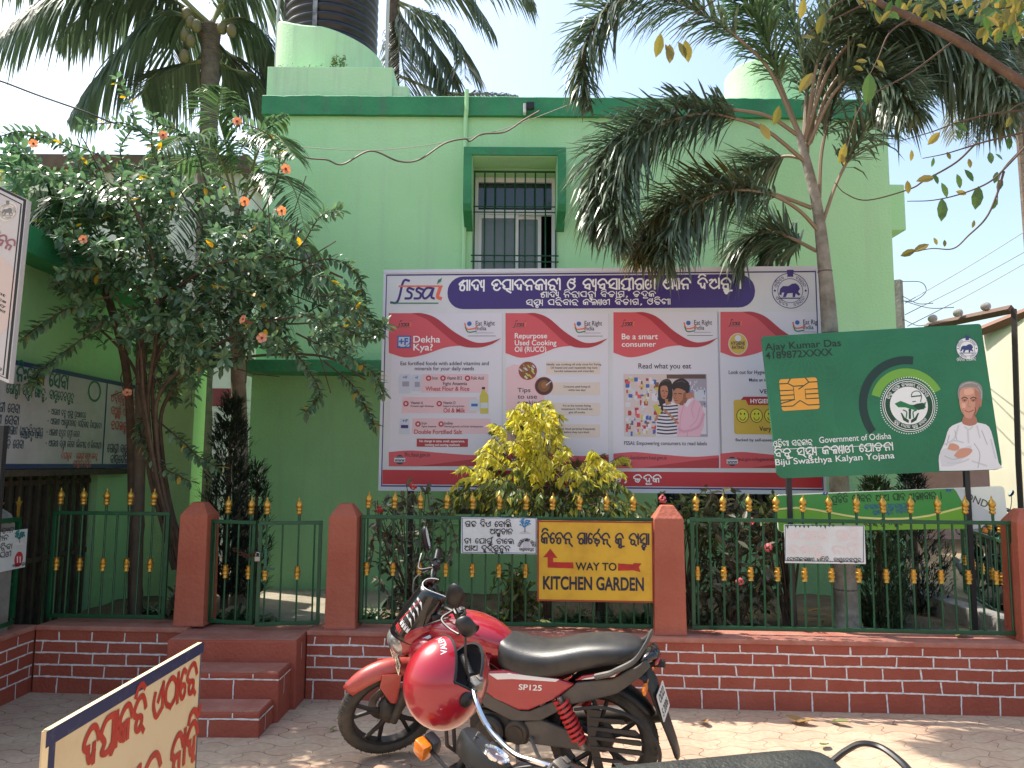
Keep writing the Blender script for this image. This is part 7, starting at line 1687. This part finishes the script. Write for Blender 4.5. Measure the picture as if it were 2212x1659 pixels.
def engine(par):
    b = MB(); b.box((.56, 0, .34), (.34, .22, .17), bev=.03); b.box((.68, 0, .47), (.13, .15, .14), Matrix.Translation((.68, 0, .45)) @ Matrix.Rotation(R(18), 4, 'Y') @ Matrix.Translation((-.68, 0, -.45)), bev=.015)
    for k in range(6): b.box((.69 + .008 * k, 0, .42 + k * .024), (.17, .20, .008))
    b.build('engine_block', M_ENG, par, smooth=True)
    for (x, z, r_, y) in ((.60, .33, .085, .115), (.44, .34, .07, .105)):
        b = MB(); b.lathe([(r_, 0), (r_, .025), (r_ * .85, .04), (r_ * .3, .045), (0, .045)], (x, y, z), 'Y', 24); b.lathe([(r_ * .6, .04), (r_ * .6, .048), (r_ * .5, .048)], (x, y, z), 'Y', 20); b.build('crankcase_cover', M_ENG, par, smooth=True)
    b = MB(); b.tube(spline([(.76, -.05, .46), (.84, -.10, .34), (.70, -.15, .25), (.40, -.17, .26), (.15, -.18, .32), (-.30, -.18, .38)], 5), [.02] * 14 + [.03, .045, .05, .052, .052, .052, .052, .052, .05, .05, .045, .04], 10); b.build('exhaust_pipe', M_ENG, par, smooth=True)
    b = MB(); b.tube(spline([(.95, .0, .86), (.86, 0, .62), (.78, 0, .40), (.60, 0, .24)], 4), .02, 8); b.tube([(.92, 0, .83), (.50, 0, .70), (-.35, 0, .74)], .022, 8)
    for sg in (-1, 1): b.tube([(.40, sg * .10, .72), (.32, sg * .10, .45), (.34, sg * .09, .30)], .02, 8); b.tube([(.34, sg * .085, .33), (.0, sg * .085, .305)], .022, 8)
    b.build('frame', M_BLACK, par, smooth=True)
    b = MB(); b.tube([(.52, -.24, .28), (.52, .24, .28)], .011, 6); 
    for sg in (-1, 1): b.tube([(.52, sg * .15, .28), (.52, sg * .26, .285)], .02, 8)
    b.build('foot_rest', M_BLACK, par)
    b = MB(); b.tube([(.45, .10, .26), (.40, .24, .012)], .011, 8); b.box((.40, .245, .012), (.05, .03, .008)); b.build('side_stand', M_ALU, par)
def shock(par, sg, m):
    b = MB(); p0, p1 = Vector((.185, sg * .150, .57)), Vector((.065, sg * .150, .31)); pts = []; d = (p1 - p0); u, w = frame_of(d); n = 9
    for k in range(n * 12 + 1):
        t = k / (n * 12); a = 6.283 * n * t; pts.append(p0 + d * (.05 + .82 * t) + (u * math.cos(a) + w * math.sin(a)) * .034)
    b.tube(pts, .0088, 6); sp = b.build('shock_spring', m, par, smooth=True)
    b = MB(); b.tube([p0, p1], .014, 8); b.tube([p0 + d * .8, p1], .02, 8); b.build('shock_damper', M_ALU, sp, smooth=True)

LEAN = R(-9)
RB = on_z(1306, 1712, 0); _rf = on_z(893, 1648, 0); RH = math.atan2(_rf.y - RB.y, _rf.x - RB.x); print('BIKE', RB, (_rf - RB).length, math.degrees(RH))
def red_bike():
    t = thing('motorcycle', 'red motorcycle with black seat and number 2006 parked before the brick wall', 'motorcycle', RB, RH); t.rotation_euler = (LEAN, 0, RH); t.scale = (.915, .915, .915)
    S = steer_m(43)
    wheel(t, 0, disc=False); wheel(t, 1.285, S); fork(t, S); engine(t)
    arc_guard('front_mudguard', M_REDM, t, 1.285, 46, 150, .350, .068, S, drop=.06)
    for sg in (-1, 1):
        plate_poly('mudguard_stay', M_REDM, t, [(1.20, .60), (1.31, .63), (1.335, .55), (1.285, .42), (1.245, .40), (1.225, .50)], sg * .075 - .004, sg * .075 + .004, S)
    # tank with side shrouds
    sloft([(1.0, .80, .03, .05), (.985, .81, .09, .085), (.90, .82, .142, .10), (.80, .825, .160, .105), (.68, .815, .155, .10), (.57, .785, .125, .085), (.50, .755, .09, .065), (.47, .745, .05, .04)], 'fuel_tank', M_REDP, t, e=2.6)
    b = MB(); b.lathe([(.0, .03), (.03, .03), (.036, .02), (.036, 0)], (.80, 0, .918), 'Z', 18); b.build('filler_cap', M_ALU, t, smooth=True)
    for sg in (-1, 1):
        b = MB(); rows = []
        for (x, zt, zb, y) in ((1.07, .74, .70, .13), (1.03, .80, .66, .165), (.95, .82, .60, .185), (.84, .80, .585, .182), (.74, .78, .595, .176), (.64, .765, .62, .168), (.57, .745, .66, .150)):
            rows.append([(x, sg * (y + q), zb + (zt - zb) * k / 5) for k, q in enumerate((-.02, -.004, .004, .004, -.006, -.03))])
        b.loft(rows, cap=False, closed=False); sh_ = b.build('tank_shroud', M_REDP, t, smooth=True, solid=.008, angle=180)
        if sg > 0:
            plate_poly('shroud_panel', M_WSTR, sh_, [(.86, .77), (.77, .78), (.66, .715), (.60, .655), (.66, .625), (.80, .615), (.88, .66)], .187, .1905, bev=.001)
            b = MB()
            for pp in ([(.87, .655), (.80, .70), (.74, .74)], [(.74, .625), (.80, .665), (.70, .735)], [(.83, .775), (.76, .70), (.68, .655)]):
                for i in range(2):
                    a_, c_ = Vector((pp[i][0], 0, pp[i][1])), Vector((pp[i + 1][0], 0, pp[i + 1][1])); dd = (c_ - a_).normalized(); nn = Vector((-dd.z, 0, dd.x)) * .006
                    b.add([(p.x, .1925, p.z) for p in (a_ - nn, c_ - nn, c_ + nn, a_ + nn)], [(0, 1, 2, 3)])
            b.build('shroud_stripes', M_REDP, sh_)
    for sg in (-1, 1):
        pc = plate_poly('side_cover', M_REDP, t, [(.70, .60), (.66, .66), (.50, .68), (.20, .665), (.10, .645), (.20, .56), (.36, .475), (.42, .47), (.56, .52)], sg * .135 - .012, sg * .135 + .012, bev=.010)
        if sg > 0:
            plate_poly('white_stripe', M_WSTR, pc, [(.58, .655), (.46, .668), (.18, .664), (.20, .650), (.44, .640), (.53, .628)], .147, .150, bev=0)
            decal_text(pc, 'model_lettering', 'SP125', (.41, .1485, .585), (-1, 0, .06), (-.12, 0, 1), .030, M_WSTR, w=.13)
        plate_poly('lower_cowl', M_GREYP, t, [(.70, .598), (.56, .515), (.41, .462), (.36, .467), (.20, .545), (.14, .52), (.30, .42), (.46, .40), (.62, .46)], sg * .125 - .01, sg * .125 + .01, bev=.006)
        tp_ = plate_poly('tail_panel', M_GREYP, t, [(.20, .555), (.09, .650), (-.10, .690), (-.36, .765), (-.45, .80), (-.50, .775), (-.40, .715), (-.15, .615), (.02, .56), (.14, .525)], sg * .125 - .012, sg * .125 + .012, bev=.008)
        plate_poly('tail_stripe', M_REDP, tp_, [(.10, .662), (.06, .690), (-.14, .735), (-.20, .735), (-.12, .700)], sg * .128 - .012, sg * .128 + .012, bev=.004)
        if sg > 0: plate_poly('tail_flash', M_WSTR, tp_, [(.04, .682), (-.16, .730), (-.13, .706), (.06, .672)], .1405, .143, bev=0)
        shock(t, sg, M_SPR)
    sloft([(.565, .765, .05, .05), (.55, .745, .10, .085), (.50, .722, .138, .100), (.40, .705, .152, .092), (.28, .706, .158, .082), (.17, .735, .160, .080), (.05, .778, .152, .074), (-.12, .800, .142, .060), (-.27, .808, .118, .045), (-.36, .81, .08, .028), (-.375, .81, .04, .014)], 'seat', M_SEAT, t, e=3.0)
    b = MB(); b.tube(spline([(-.02, .165, .705), (-.14, .172, .745), (-.34, .150, .80), (-.44, .095, .865), (-.45, 0, .875), (-.44, -.095, .865), (-.34, -.150, .80), (-.14, -.172, .745), (-.02, -.165, .705)], 6), .016, 8); o = b.build('grab_rail', M_GREYP, t, smooth=True)
    sloft([(-.34, .755, .10, .035), (-.44, .785, .085, .035), (-.52, .790, .06, .028), (-.55, .785, .03, .012)], 'tail_cowl', M_BLKP, t)
    sloft([(-.50, .755, .075, .018), (-.54, .762, .06, .020), (-.562, .766, .035, .012)], 'tail_light', M_TAIL, t)
    for sg in (-1, 1):
        b = MB(); b.tube([(-.44, sg * .06, .67), (-.45, sg * .15, .67)], .008, 6); b.lathe([(0, -.04), (.02, -.03), (.026, 0), (.022, .03), (0, .04)], (-.45, sg * .17, .67), 'Y', 12); b.build('turn_signal', M_AMB if sg < 0 else M_AMB, t, smooth=True)
    b = MB(); rows = []
    for (x, z, w) in ((-.30, .70, .10), (-.40, .685, .095), (-.47, .62, .09), (-.53, .52, .08), (-.60, .42, .07), (-.66, .33, .06), (-.69, .27, .05), (-.695, .25, .03)):
        rows.append([(x, -w, z), (x - .012, -w * .5, z + .008), (x - .014, w * .5, z + .008), (x, w, z)])
    b.loft(rows, cap=False, closed=False); b.build('rear_mudguard', M_BLACK, t, smooth=True, solid=.012)
    nrm = Vector((-.86, 0, .42)).normalized(); U = Vector((0, -1, 0)); V = Vector((.44, 0, .90)).normalized(); U = V.cross(nrm); o = Vector((-.555, 0, .535)) + nrm * .016
    b = MB(); rr = rrect(-.10, -.075, .10, .075, .012); b.add([o + U * a + V * c for a, c in rr] + [o + U * a + V * c - nrm * .004 for a, c in rr], [tuple(range(len(rr))), tuple(range(len(rr), 2 * len(rr)))[::-1]] + [(i, i + len(rr), (i + 1) % len(rr) + len(rr), (i + 1) % len(rr)) for i in range(len(rr))])
    pl_ = b.build('number_plate', M_PLATE, t); decal_text(pl_, 'plate_number', 'OD22', o + nrm * .002 + U * -.07 + V * .015, U, V, .042, M_FIGURE, w=.14); decal_text(pl_, 'plate_number', 'S 2006', o + nrm * .002 + U * -.08 + V * -.055, U, V, .042, M_FIGURE, w=.16)
    # saree guard, chain cover, footrest loops on the near side
    b = MB(); b.tube(spline([(.10, .165, .52), (-.06, .19, .56), (-.22, .19, .52), (-.33, .185, .40), (-.32, .18, .28), (-.20, .18, .19), (-.02, .18, .17), (.16, .175, .19), (.22, .16, .26)], 6), .009, 8); sg_ = b.build('saree_guard', M_BLACK, t, smooth=True)
    for zz, xa, xb in ((.50, .02, -.16), (.45, .03, -.22), (.40, .02, -.24), (.35, .02, -.24), (.29, .0, -.22)):
        plate_poly('guard_slat', M_BLACK, sg_, [(xa, zz), (xb, zz + .008), (xb - .02, zz - .01), (xb, zz - .020), (xa - .02, zz - .016)], .176, .188, bev=.003)
    plate_poly('guard_plate', M_BLACK, sg_, [(.03, .54), (-.05, .54), (-.01, .40), (-.05, .22), (.0, .22), (.03, .40)], .172, .184, bev=.003)
    plate_poly('chain_cover', M_GREYP, t, [(.40, .40), (.30, .42), (.02, .35), (-.02, .31), (.02, .28), (.36, .28), (.42, .33)], .10, .125, bev=.01)
    b = MB(); b.tube(spline([(.36, .13, .32), (.28, .23, .27), (.22, .24, .225), (.08, .24, .215)], 4), .010, 6); b.tube([(.08, .24, .215), (-.15, .22, .22), (-.25, .19, .25)], .009, 6); b.build('passenger_foot_rest', M_ALU, t)
    arc_guard('tyre_hugger', M_BLACK, t, 0, 40, 150, .335, .07, None, drop=.03)
    # steered front: headlight cowl, lens, visor, plate, instruments, handlebar, mirrors
    sloft([(.92, .885, .09, .045), (.99, .868, .135, .085), (1.06, .845, .140, .110), (1.13, .82, .118, .11), (1.185, .79, .095, .085), (1.205, .775, .07, .06)], 'headlight_cowl', M_REDP, t, S, e=2.6)
    b = MB(S); rings = []
    for k in range(8):
        a = R(90 * k / 7); rings.append([(1.165 + .085 * math.sin(a), .092 * math.cos(a) * y, .79 + z * .085 * math.cos(a)) for y, z in [(math.cos(q), math.sin(q) * (1 if math.sin(q) > 0 else 1.25)) for q in [2 * math.pi * i / 24 for i in range(24)]]])
    b.loft(rings); lens = b.build('headlight', M_LENS, t, smooth=True, angle=180)
    b = MB(S); b.tube([(1.10, -.13, .83), (1.14, -.118, .80)], .012, 6); b.tube([(1.10, .137, .84), (1.02, .142, .86)], .012, 4); b.tube([(1.135, .128, .80), (1.05, .142, .83)], .008, 4); b.build('cowl_stripe', M_WSTR, t)
    def vis(s_, q):
        w = .118 - .045 * max(0, s_ - .3) ** 1.5; x = 1.225 - .19 * s_ - .02 * s_ * s_; z = .85 + .25 * s_; bk = (1 - math.cos(q * 1.15)) * .19
        return Vector((x - bk, w * math.sin(q * 1.35) / math.sin(1.35) if abs(q) <= 1 else 0, z - .05 * abs(q) ** 2 * (1 - s_) - .05 * abs(q) ** 3 * s_))
    b = MB(S); b.loft([[vis(i / 10, -1 + 2 * k / 16) for k in range(17)] for i in range(11)], cap=False, closed=False); vv = b.build('visor', M_BLKP, t, smooth=True, solid=.005, angle=180)
    def vpoly(pts, m, name):
        b = MB(S); P = []
        for (q, s_) in pts:
            e = .01; nn = (vis(s_ + e, q) - vis(s_ - e, q)).cross(vis(s_, min(1, q + e)) - vis(s_, q - e)); nn = nn.normalized() * (1 if nn.x > 0 else -1)
            if nn.x < 0: nn = -nn
            P.append(vis(s_, q) + nn * .0045)
        b.add(P, [tuple(range(len(P)))]); b.build(name, m, vv)
    for k in range(4):
        s0 = .42 + k * .11; vpoly([(.16 + .02 * k, s0 + .03), (.34, s0 + .01), (.50, s0 - .03), (.62, s0 - .10), (.48, s0 - .01 + .03), (.33, s0 + .055), (.2, s0 + .07)], M_WSTR, 'visor_emblem')
    vpoly([(.12, .30), (.20, .50), (.36, .80), (.40, .80), (.25, .5), (.17, .30)], M_SPR, 'visor_emblem')
    for k in range(4): vpoly([(.20 + k * .11, .26 - k * .02), (.28 + k * .11, .25 - k * .02), (.28 + k * .11, .36 - k * .02), (.24 + k * .11, .32 - k * .02), (.20 + k * .11, .37 - k * .02)], M_WSTR, 'visor_lettering')
    for k in range(4): vpoly([(.10 + k * .08, .17 - k * .015), (.165 + k * .08, .155 - k * .015), (.165 + k * .08, .24 - k * .015), (.10 + k * .08, .255 - k * .015)], M_SPR, 'visor_lettering')
    b = MB(S); rim = [vis(1, -1 + 2 * k / 16) + Vector((-.002, 0, .001)) for k in range(17)]; b.tube(rim, .003, 5); b.build('visor_edge', M_WSTR, vv)
    b = MB(S); b.box((1.02, 0, .98), (.05, .15, .09), Matrix.Translation((1.02, 0, .98)) @ Matrix.Rotation(R(-35), 4, 'Y') @ Matrix.Translation((-1.02, 0, -.98)), bev=.012); b.build('instrument_panel', M_BLACK, t, smooth=True)
    nr = Vector((.97, 0, .22)).normalized(); V = Vector((-.22, 0, .97)).normalized(); U = V.cross(nr); o = Vector((1.215, 0, .665)); b = MB(S)
    b.add([o + U * a + V * c + nr * d for d in (0, .003) for a, c in ((-.115, -.035), (.115, -.035), (.115, .035), (-.115, .035))], [(3, 2, 1, 0), (4, 5, 6, 7), (0, 1, 5, 4), (1, 2, 6, 5), (2, 3, 7, 6), (3, 0, 4, 7)])
    fpl = b.build('number_plate', mat('cream number plate', (.66, .60, .42), .4), t); decal_text(fpl, 'plate_number', 'OD22S 2006', o + nr * .005 + U * -.105 + V * -.02, U, V, .042, M_FIGURE, S, w=.21)
    for sg in (-1, 1):
        b = MB(S); b.tube([(1.06, sg * .09, .78), (1.06, sg * .19, .77)], .009, 6); b.lathe([(0, -.045), (.018, -.03), (.028, 0), (.022, .03), (0, .04)], (1.065, sg * .215, .77), 'Y', 12); b.build('turn_signal', mat('grey turn signal lens', (.45, .43, .40), .25, coat=.4), t, smooth=True)
    handlebar(t, S, .93, .985, .06, .10)
    mirror(t, S, (.90, -.25, 1.04), (.90, -.335, 1.19), (-.92, .30, .1), .042, .082, 0); mirror(t, S, (.88, .26, 1.04), (.90, .285, 1.19), (-.75, -.62, .1), .052, .088, 22)
    b = MB(S); b.tube(spline([(.92, -.24, 1.03), (1.02, -.22, 1.0), (1.05, -.10, .92), (1.0, -.05, .85)], 5), .005, 5); b.tube(spline([(.92, .24, 1.03), (1.03, .2, .99), (1.05, .10, .90), (1.0, .05, .82)], 5), .005, 5); b.build('control_cable', M_BLACK, t, smooth=True)
    b = MB(); b.tube([(.80, .155, .62), (.80, .155, .2), (.74, .155, .17)], .012, 8); b.tube([(.80, -.155, .62), (.80, -.155, .2)], .012, 8); b.tube([(.80, .155, .2), (.80, .25, .28), (.80, .25, .5), (.80, .155, .62)], .011, 8); b.build('crash_guard', M_BLACK, t, smooth=True)
    return t
rb = red_bike()
for o in list(rb.children) + [g for c in rb.children for g in c.children]:
    if o.name.split('.')[0] in ('seat', 'tail_panel', 'grab_rail', 'tail_cowl', 'tail_light', 'turn_signal', 'rear_mudguard', 'number_plate', 'plate_number', 'tail_stripe', 'tail_flash'):
        for v in o.data.vertices:
            if v.co.x < -.1: v.co.x = -.1 + (v.co.x + .1) * .50

def black_bike(label, loc, hd, st, lean=-9, tank=M_BLKP):
    t = thing('motorcycle', label, 'motorcycle', loc, 0); t.rotation_euler = (R(lean), 0, R(hd)); S = steer_m(st)
    wheel(t, 0, disc=False); wheel(t, 1.235, S, disc=False); fork(t, S); engine(t)
    arc_guard('front_mudguard', M_BLKP, t, 1.235, 20, 150, .35, .07, S); arc_guard('rear_mudguard', M_BLKP, t, 0, 30, 185, .35, .085, None)
    sloft([(.93, .80, .04, .05), (.90, .805, .10, .085), (.80, .815, .135, .10), (.66, .80, .135, .09), (.54, .77, .10, .07), (.50, .755, .06, .05)], 'fuel_tank', tank, t)
    sd = mat('worn seat cover', (.018, .020, .018), .5, col2=(.045, .046, .038), nscale=9, bump=.4, bscale=60)
    sloft([(.56, .765, .06, .03), (.54, .768, .11, .045), (.42, .762, .135, .05), (.20, .772, .14, .05), (.0, .788, .14, .05), (-.10, .792, .135, .048), (-.14, .79, .10, .03), (-.145, .79, .05, .012)], 'seat', sd, t, e=3.2)
    for x in (.47, .30): 
        b = MB(); b.loft([[(x + .012 * q, y * 1.012, z) for (_, y, z) in sring(0, .7655, .137, .052, 3.2)] for q in (-1, 1)], cap=False); b.build('seat_seam', sd, t)
    b = MB(); b.tube(spline([(-.02, .155, .72), (-.16, .155, .735), (-.22, .15, .79), (-.26, .13, .83), (-.30, .09, .835), (-.31, 0, .835), (-.30, -.09, .835), (-.26, -.13, .83), (-.22, -.15, .79), (-.16, -.155, .735), (-.02, -.155, .72)], 5), .012, 8); b.build('grab_rail', M_BLACK, t, smooth=True)
    sloft([(-.28, .70, .05, .05), (-.34, .70, .05, .045), (-.36, .70, .03, .03)], 'tail_light', M_TAIL, t)
    for sg in (-1, 1):
        plate_poly('side_cover', M_BLKP, t, [(.60, .62), (.50, .70), (.10, .70), (.16, .52), (.42, .46)], sg * .12 - .012, sg * .12 + .012, bev=.012); shock(t, sg, M_CHROME)
    # nacelle with round headlight and one dial
    b = MB(S); b.lathe([(.0, .10), (.045, .098), (.08, .085), (.092, .06), (.094, .03), (.080, -.03), (.05, -.07), (0, -.08)], (1.13, 0, .86), 'X', 28); nac = b.build('headlight_shell', M_BLKP, t, smooth=True, angle=80)
    b = MB(S); b.lathe([(.088, .062), (.096, .06), (.096, .035), (.090, .03)], (1.135, 0, .86), 'X', 28); b.build('headlight_ring', M_CHROME, nac, smooth=True)
    Mg = S @ Matrix.Translation((1.02, 0, .985)) @ Matrix.Rotation(R(-28), 4, 'Y')
    b = MB(); rows = []
    for zz, k in ((-.05, .82), (-.02, .96), (.02, 1.0), (.032, .97)):
        rows.append([(x * k, y * k, zz) for x, y in [(-.045, -.11), (.0, -.115), (.04, -.10), (.055, -.05), (.06, 0), (.055, .05), (.04, .10), (.0, .115), (-.045, .11), (-.058, .06), (-.045, .0), (-.058, -.06)]])
    b.loft(rows, M=Mg); ip = b.build('instrument_cluster', mat('satin black pod', (.015, .015, .016), .35), t, smooth=True, angle=50)
    for y in (-.055, .055):
        if y < 0: 
            b = MB(); b.lathe([(.006, .034), (.006, .05), (.0, .05)], (0, y, 0), 'Z', 10, Mg); b.build('key_switch', M_ALU, ip); continue
        b = MB(); b.lathe([(.050, .030), (.052, .044), (.047, .046), (.044, .040)], (-.0, y, 0), 'Z', 30, Mg); b.build('dial_ring', M_CHROME, ip, smooth=True)
        b = MB(); b.lathe([(.0, .0385), (.045, .0385)], (0, y, 0), 'Z', 30, Mg); b.build('dial_face', mat('dark dial glass', (.02, .025, .028), .08, spec=.8), ip)
        b = MB()
        for k in range(13):
            a = R(-130 + 260 * k / 12 + 90); b.tube([(.034 * math.cos(a), y + .034 * math.sin(a), .0400), (.041 * math.cos(a), y + .041 * math.sin(a), .0400)], .0011, 4, M=Mg)
        b.tube([(0, y, .0402), (-.026, y + .016, .0402)], .0014, 4, M=Mg); b.lathe([(.004, .039), (.004, .042), (0, .042)], (0, y, 0), 'Z', 8, Mg); b.build('dial_markings', M_WSTR, ip)
    handlebar(t, S, .93, 1.0, .05, .12, red=False)
    mirror(t, S, (.89, -.25, 1.05), (.885, -.33, 1.27), (-.55, -.80, .1), .05, .036, 55)
    for sg in (-1, 1):
        b = MB(S); b.tube([(1.08, sg * .10, .86), (1.08, sg * .21, .86)], .009, 6); sgn = b.build('turn_signal', M_BLACK, t)
        b = MB(S); b.box((1.10, sg * .235, .86), (.045, .065, .065), bev=.014); b.build('amber_lens', M_AMB, sgn, smooth=True)
        b = MB(S); b.box((1.055, sg * .235, .86), (.044, .068, .068), bev=.016); b.build('signal_body', M_GREYP, sgn, smooth=True)
    b = MB(S); b.tube(spline([(.90, .22, 1.05), (1.0, .2, 1.06), (1.09, .08, .98), (1.04, .03, .86)], 5), .006, 6); b.tube(spline([(.90, .2, 1.04), (.96, .13, 1.0), (.98, .05, .92)], 5), .005, 6); b.build('control_cable', M_BLACK, t, smooth=True)
    return t
fb = black_bike('black motorcycle in the foreground with round dial and a helmet on its handlebar', (0, 0, 0), 188, 38)
fb.scale = (.8, .8, .8)
_P = on_z(1085, 1604, .79); _q = Matrix.Rotation(R(188), 3, 'Z') @ Matrix.Rotation(R(-9), 3, 'X') @ Vector((.744, 0, .8)); fb.location = (_P.x - _q.x, _P.y - _q.y, 0)
for o in fb.children:
    if o.name.split('.')[0] in ('seat', 'seat_seam', 'grab_rail', 'tail_light'):
        for v in o.data.vertices:
            if v.co.x < .5: v.co.x = .5 + (v.co.x - .5) * 1.42
            v.co.z += .03
d1 = dup(fb, (at(2110, 1250, 8.6).x, 8.7, .24), None, 'dark motorcycle parked behind the fence at the far right beside the kerb'); d1.rotation_euler = (R(-6), 0, R(250))
d2 = dup(fb, (at(2175, 1250, 8.9).x, 9.1, .24), None, 'second dark motorcycle half hidden behind the right end pillar'); d2.rotation_euler = (R(-6), 0, R(255))

# ------------------------------------------------------------------ red helmet hung on the handlebar
hc = at(966, 1474, 2.56)
hm = thing('helmet', 'glossy red full face helmet with white lettering hung on the black motorcycle', 'helmet', hc)
f_ = Vector((.40, .26, .86)).normalized(); e_ = Vector((.52, -.84, -.10)); e_ = (e_ - f_ * e_.dot(f_)).normalized(); u_ = f_.cross(-e_)
HM = Matrix((f_, -e_, u_)).transposed().to_4x4() @ Matrix.Scale(.97, 4)
def hsurf(th, ph, k=1.0):
    """th: azimuth from the face, ph: elevation"""
    x, y, z = math.cos(ph) * math.cos(th), math.cos(ph) * math.sin(th), math.sin(ph)
    ax = .150 if x > 0 else .150; az = .150 if z > 0 else .135
    w = .126 * (1 - .10 * max(0, -z) ** 2) * (1 - .05 * max(0, x))
    return Vector((x * ax + (.018 * max(0, x) * max(0, -z) * 2), y * w, z * az)) * k
def in_open(th, ph):
    return abs(th) < R(86) and R(-16) - .08 * (1 - abs(th) / R(86)) < ph < R(30) - .16 * (abs(th) / R(86)) ** 2
nth, nph = 120, 60
def hshell(k, name, m, hole=True):
    b = MB(HM); idx = {}
    for j in range(nph + 1):
        ph = R(-62 + 152 * j / nph)
        for i in range(nth):
            idx[(i, j)] = len(b.v); b.v.append(tuple(hsurf(-math.pi + 2 * math.pi * i / nth, ph, k)))
    for j in range(nph):
        for i in range(nth):
            if hole and in_open(-math.pi + 2 * math.pi * (i + .5) / nth, R(-62 + 152 * (j + .5) / nph)): continue
            b.f.append((idx[(i, j)], idx[((i + 1) % nth, j)], idx[((i + 1) % nth, j + 1)], idx[(i, j + 1)]))
    return b.build(name, m, hm, smooth=True, angle=180)
M_HELM = mat('red helmet paint', (.32, .006, .018), .28, coat=.7, col2=(.36, .010, .024), nscale=2)
hshell(1.0, 'shell', M_HELM); hshell(.93, 'liner', mat('dark grey helmet liner', (.035, .032, .036), .95))
b = MB(HM); edge = []
for k in range(60):
    th = R(-86 + 172 * k / 59); edge.append(hsurf(th, R(30) - .16 * (abs(th) / R(86)) ** 2, .985))
for k in range(60):
    th = R(86 - 172 * k / 59); edge.append(hsurf(th, R(-16) - .08 * (1 - abs(th) / R(86)), .985))
b.tube(edge + [edge[0]], .0055, 6); b.build('opening_trim', M_BLACK, hm, smooth=True)
b = MB(HM); b.tube([hsurf(-math.pi + 2 * math.pi * k / 80, R(-62), .99) for k in range(81)], .006, 6); b.build('lower_trim', M_GREYP, hm, smooth=True)
for sg in (-1, 1):
    c = hsurf(sg * R(78), R(-8)); b = MB(HM); dd = c.normalized(); b.lathe([(.024, -.006), (.024, .006), (.018, .010), (0, .011)], (0, 0, 0), n=24, M=Matrix.Translation(hsurf(sg * R(98), R(-4))) @ Vector((0, sg, -.05)).to_track_quat('Z', 'Y').to_matrix().to_4x4()); b.build('visor_pivot', M_BLACK, hm, smooth=True)
vs, fs = latin_mesh('VALEN', .012); mn, mx = min(v[0] for v in vs), max(v[0] for v in vs); b = MB(HM)
b.add([hsurf(R(-50 + 50 * (a - mn) / (mx - mn)), R(39) + .14 * c / CAPH, 1.004) for a, c, z in vs], fs); b.build('brand_lettering', M_WSTR, hm)
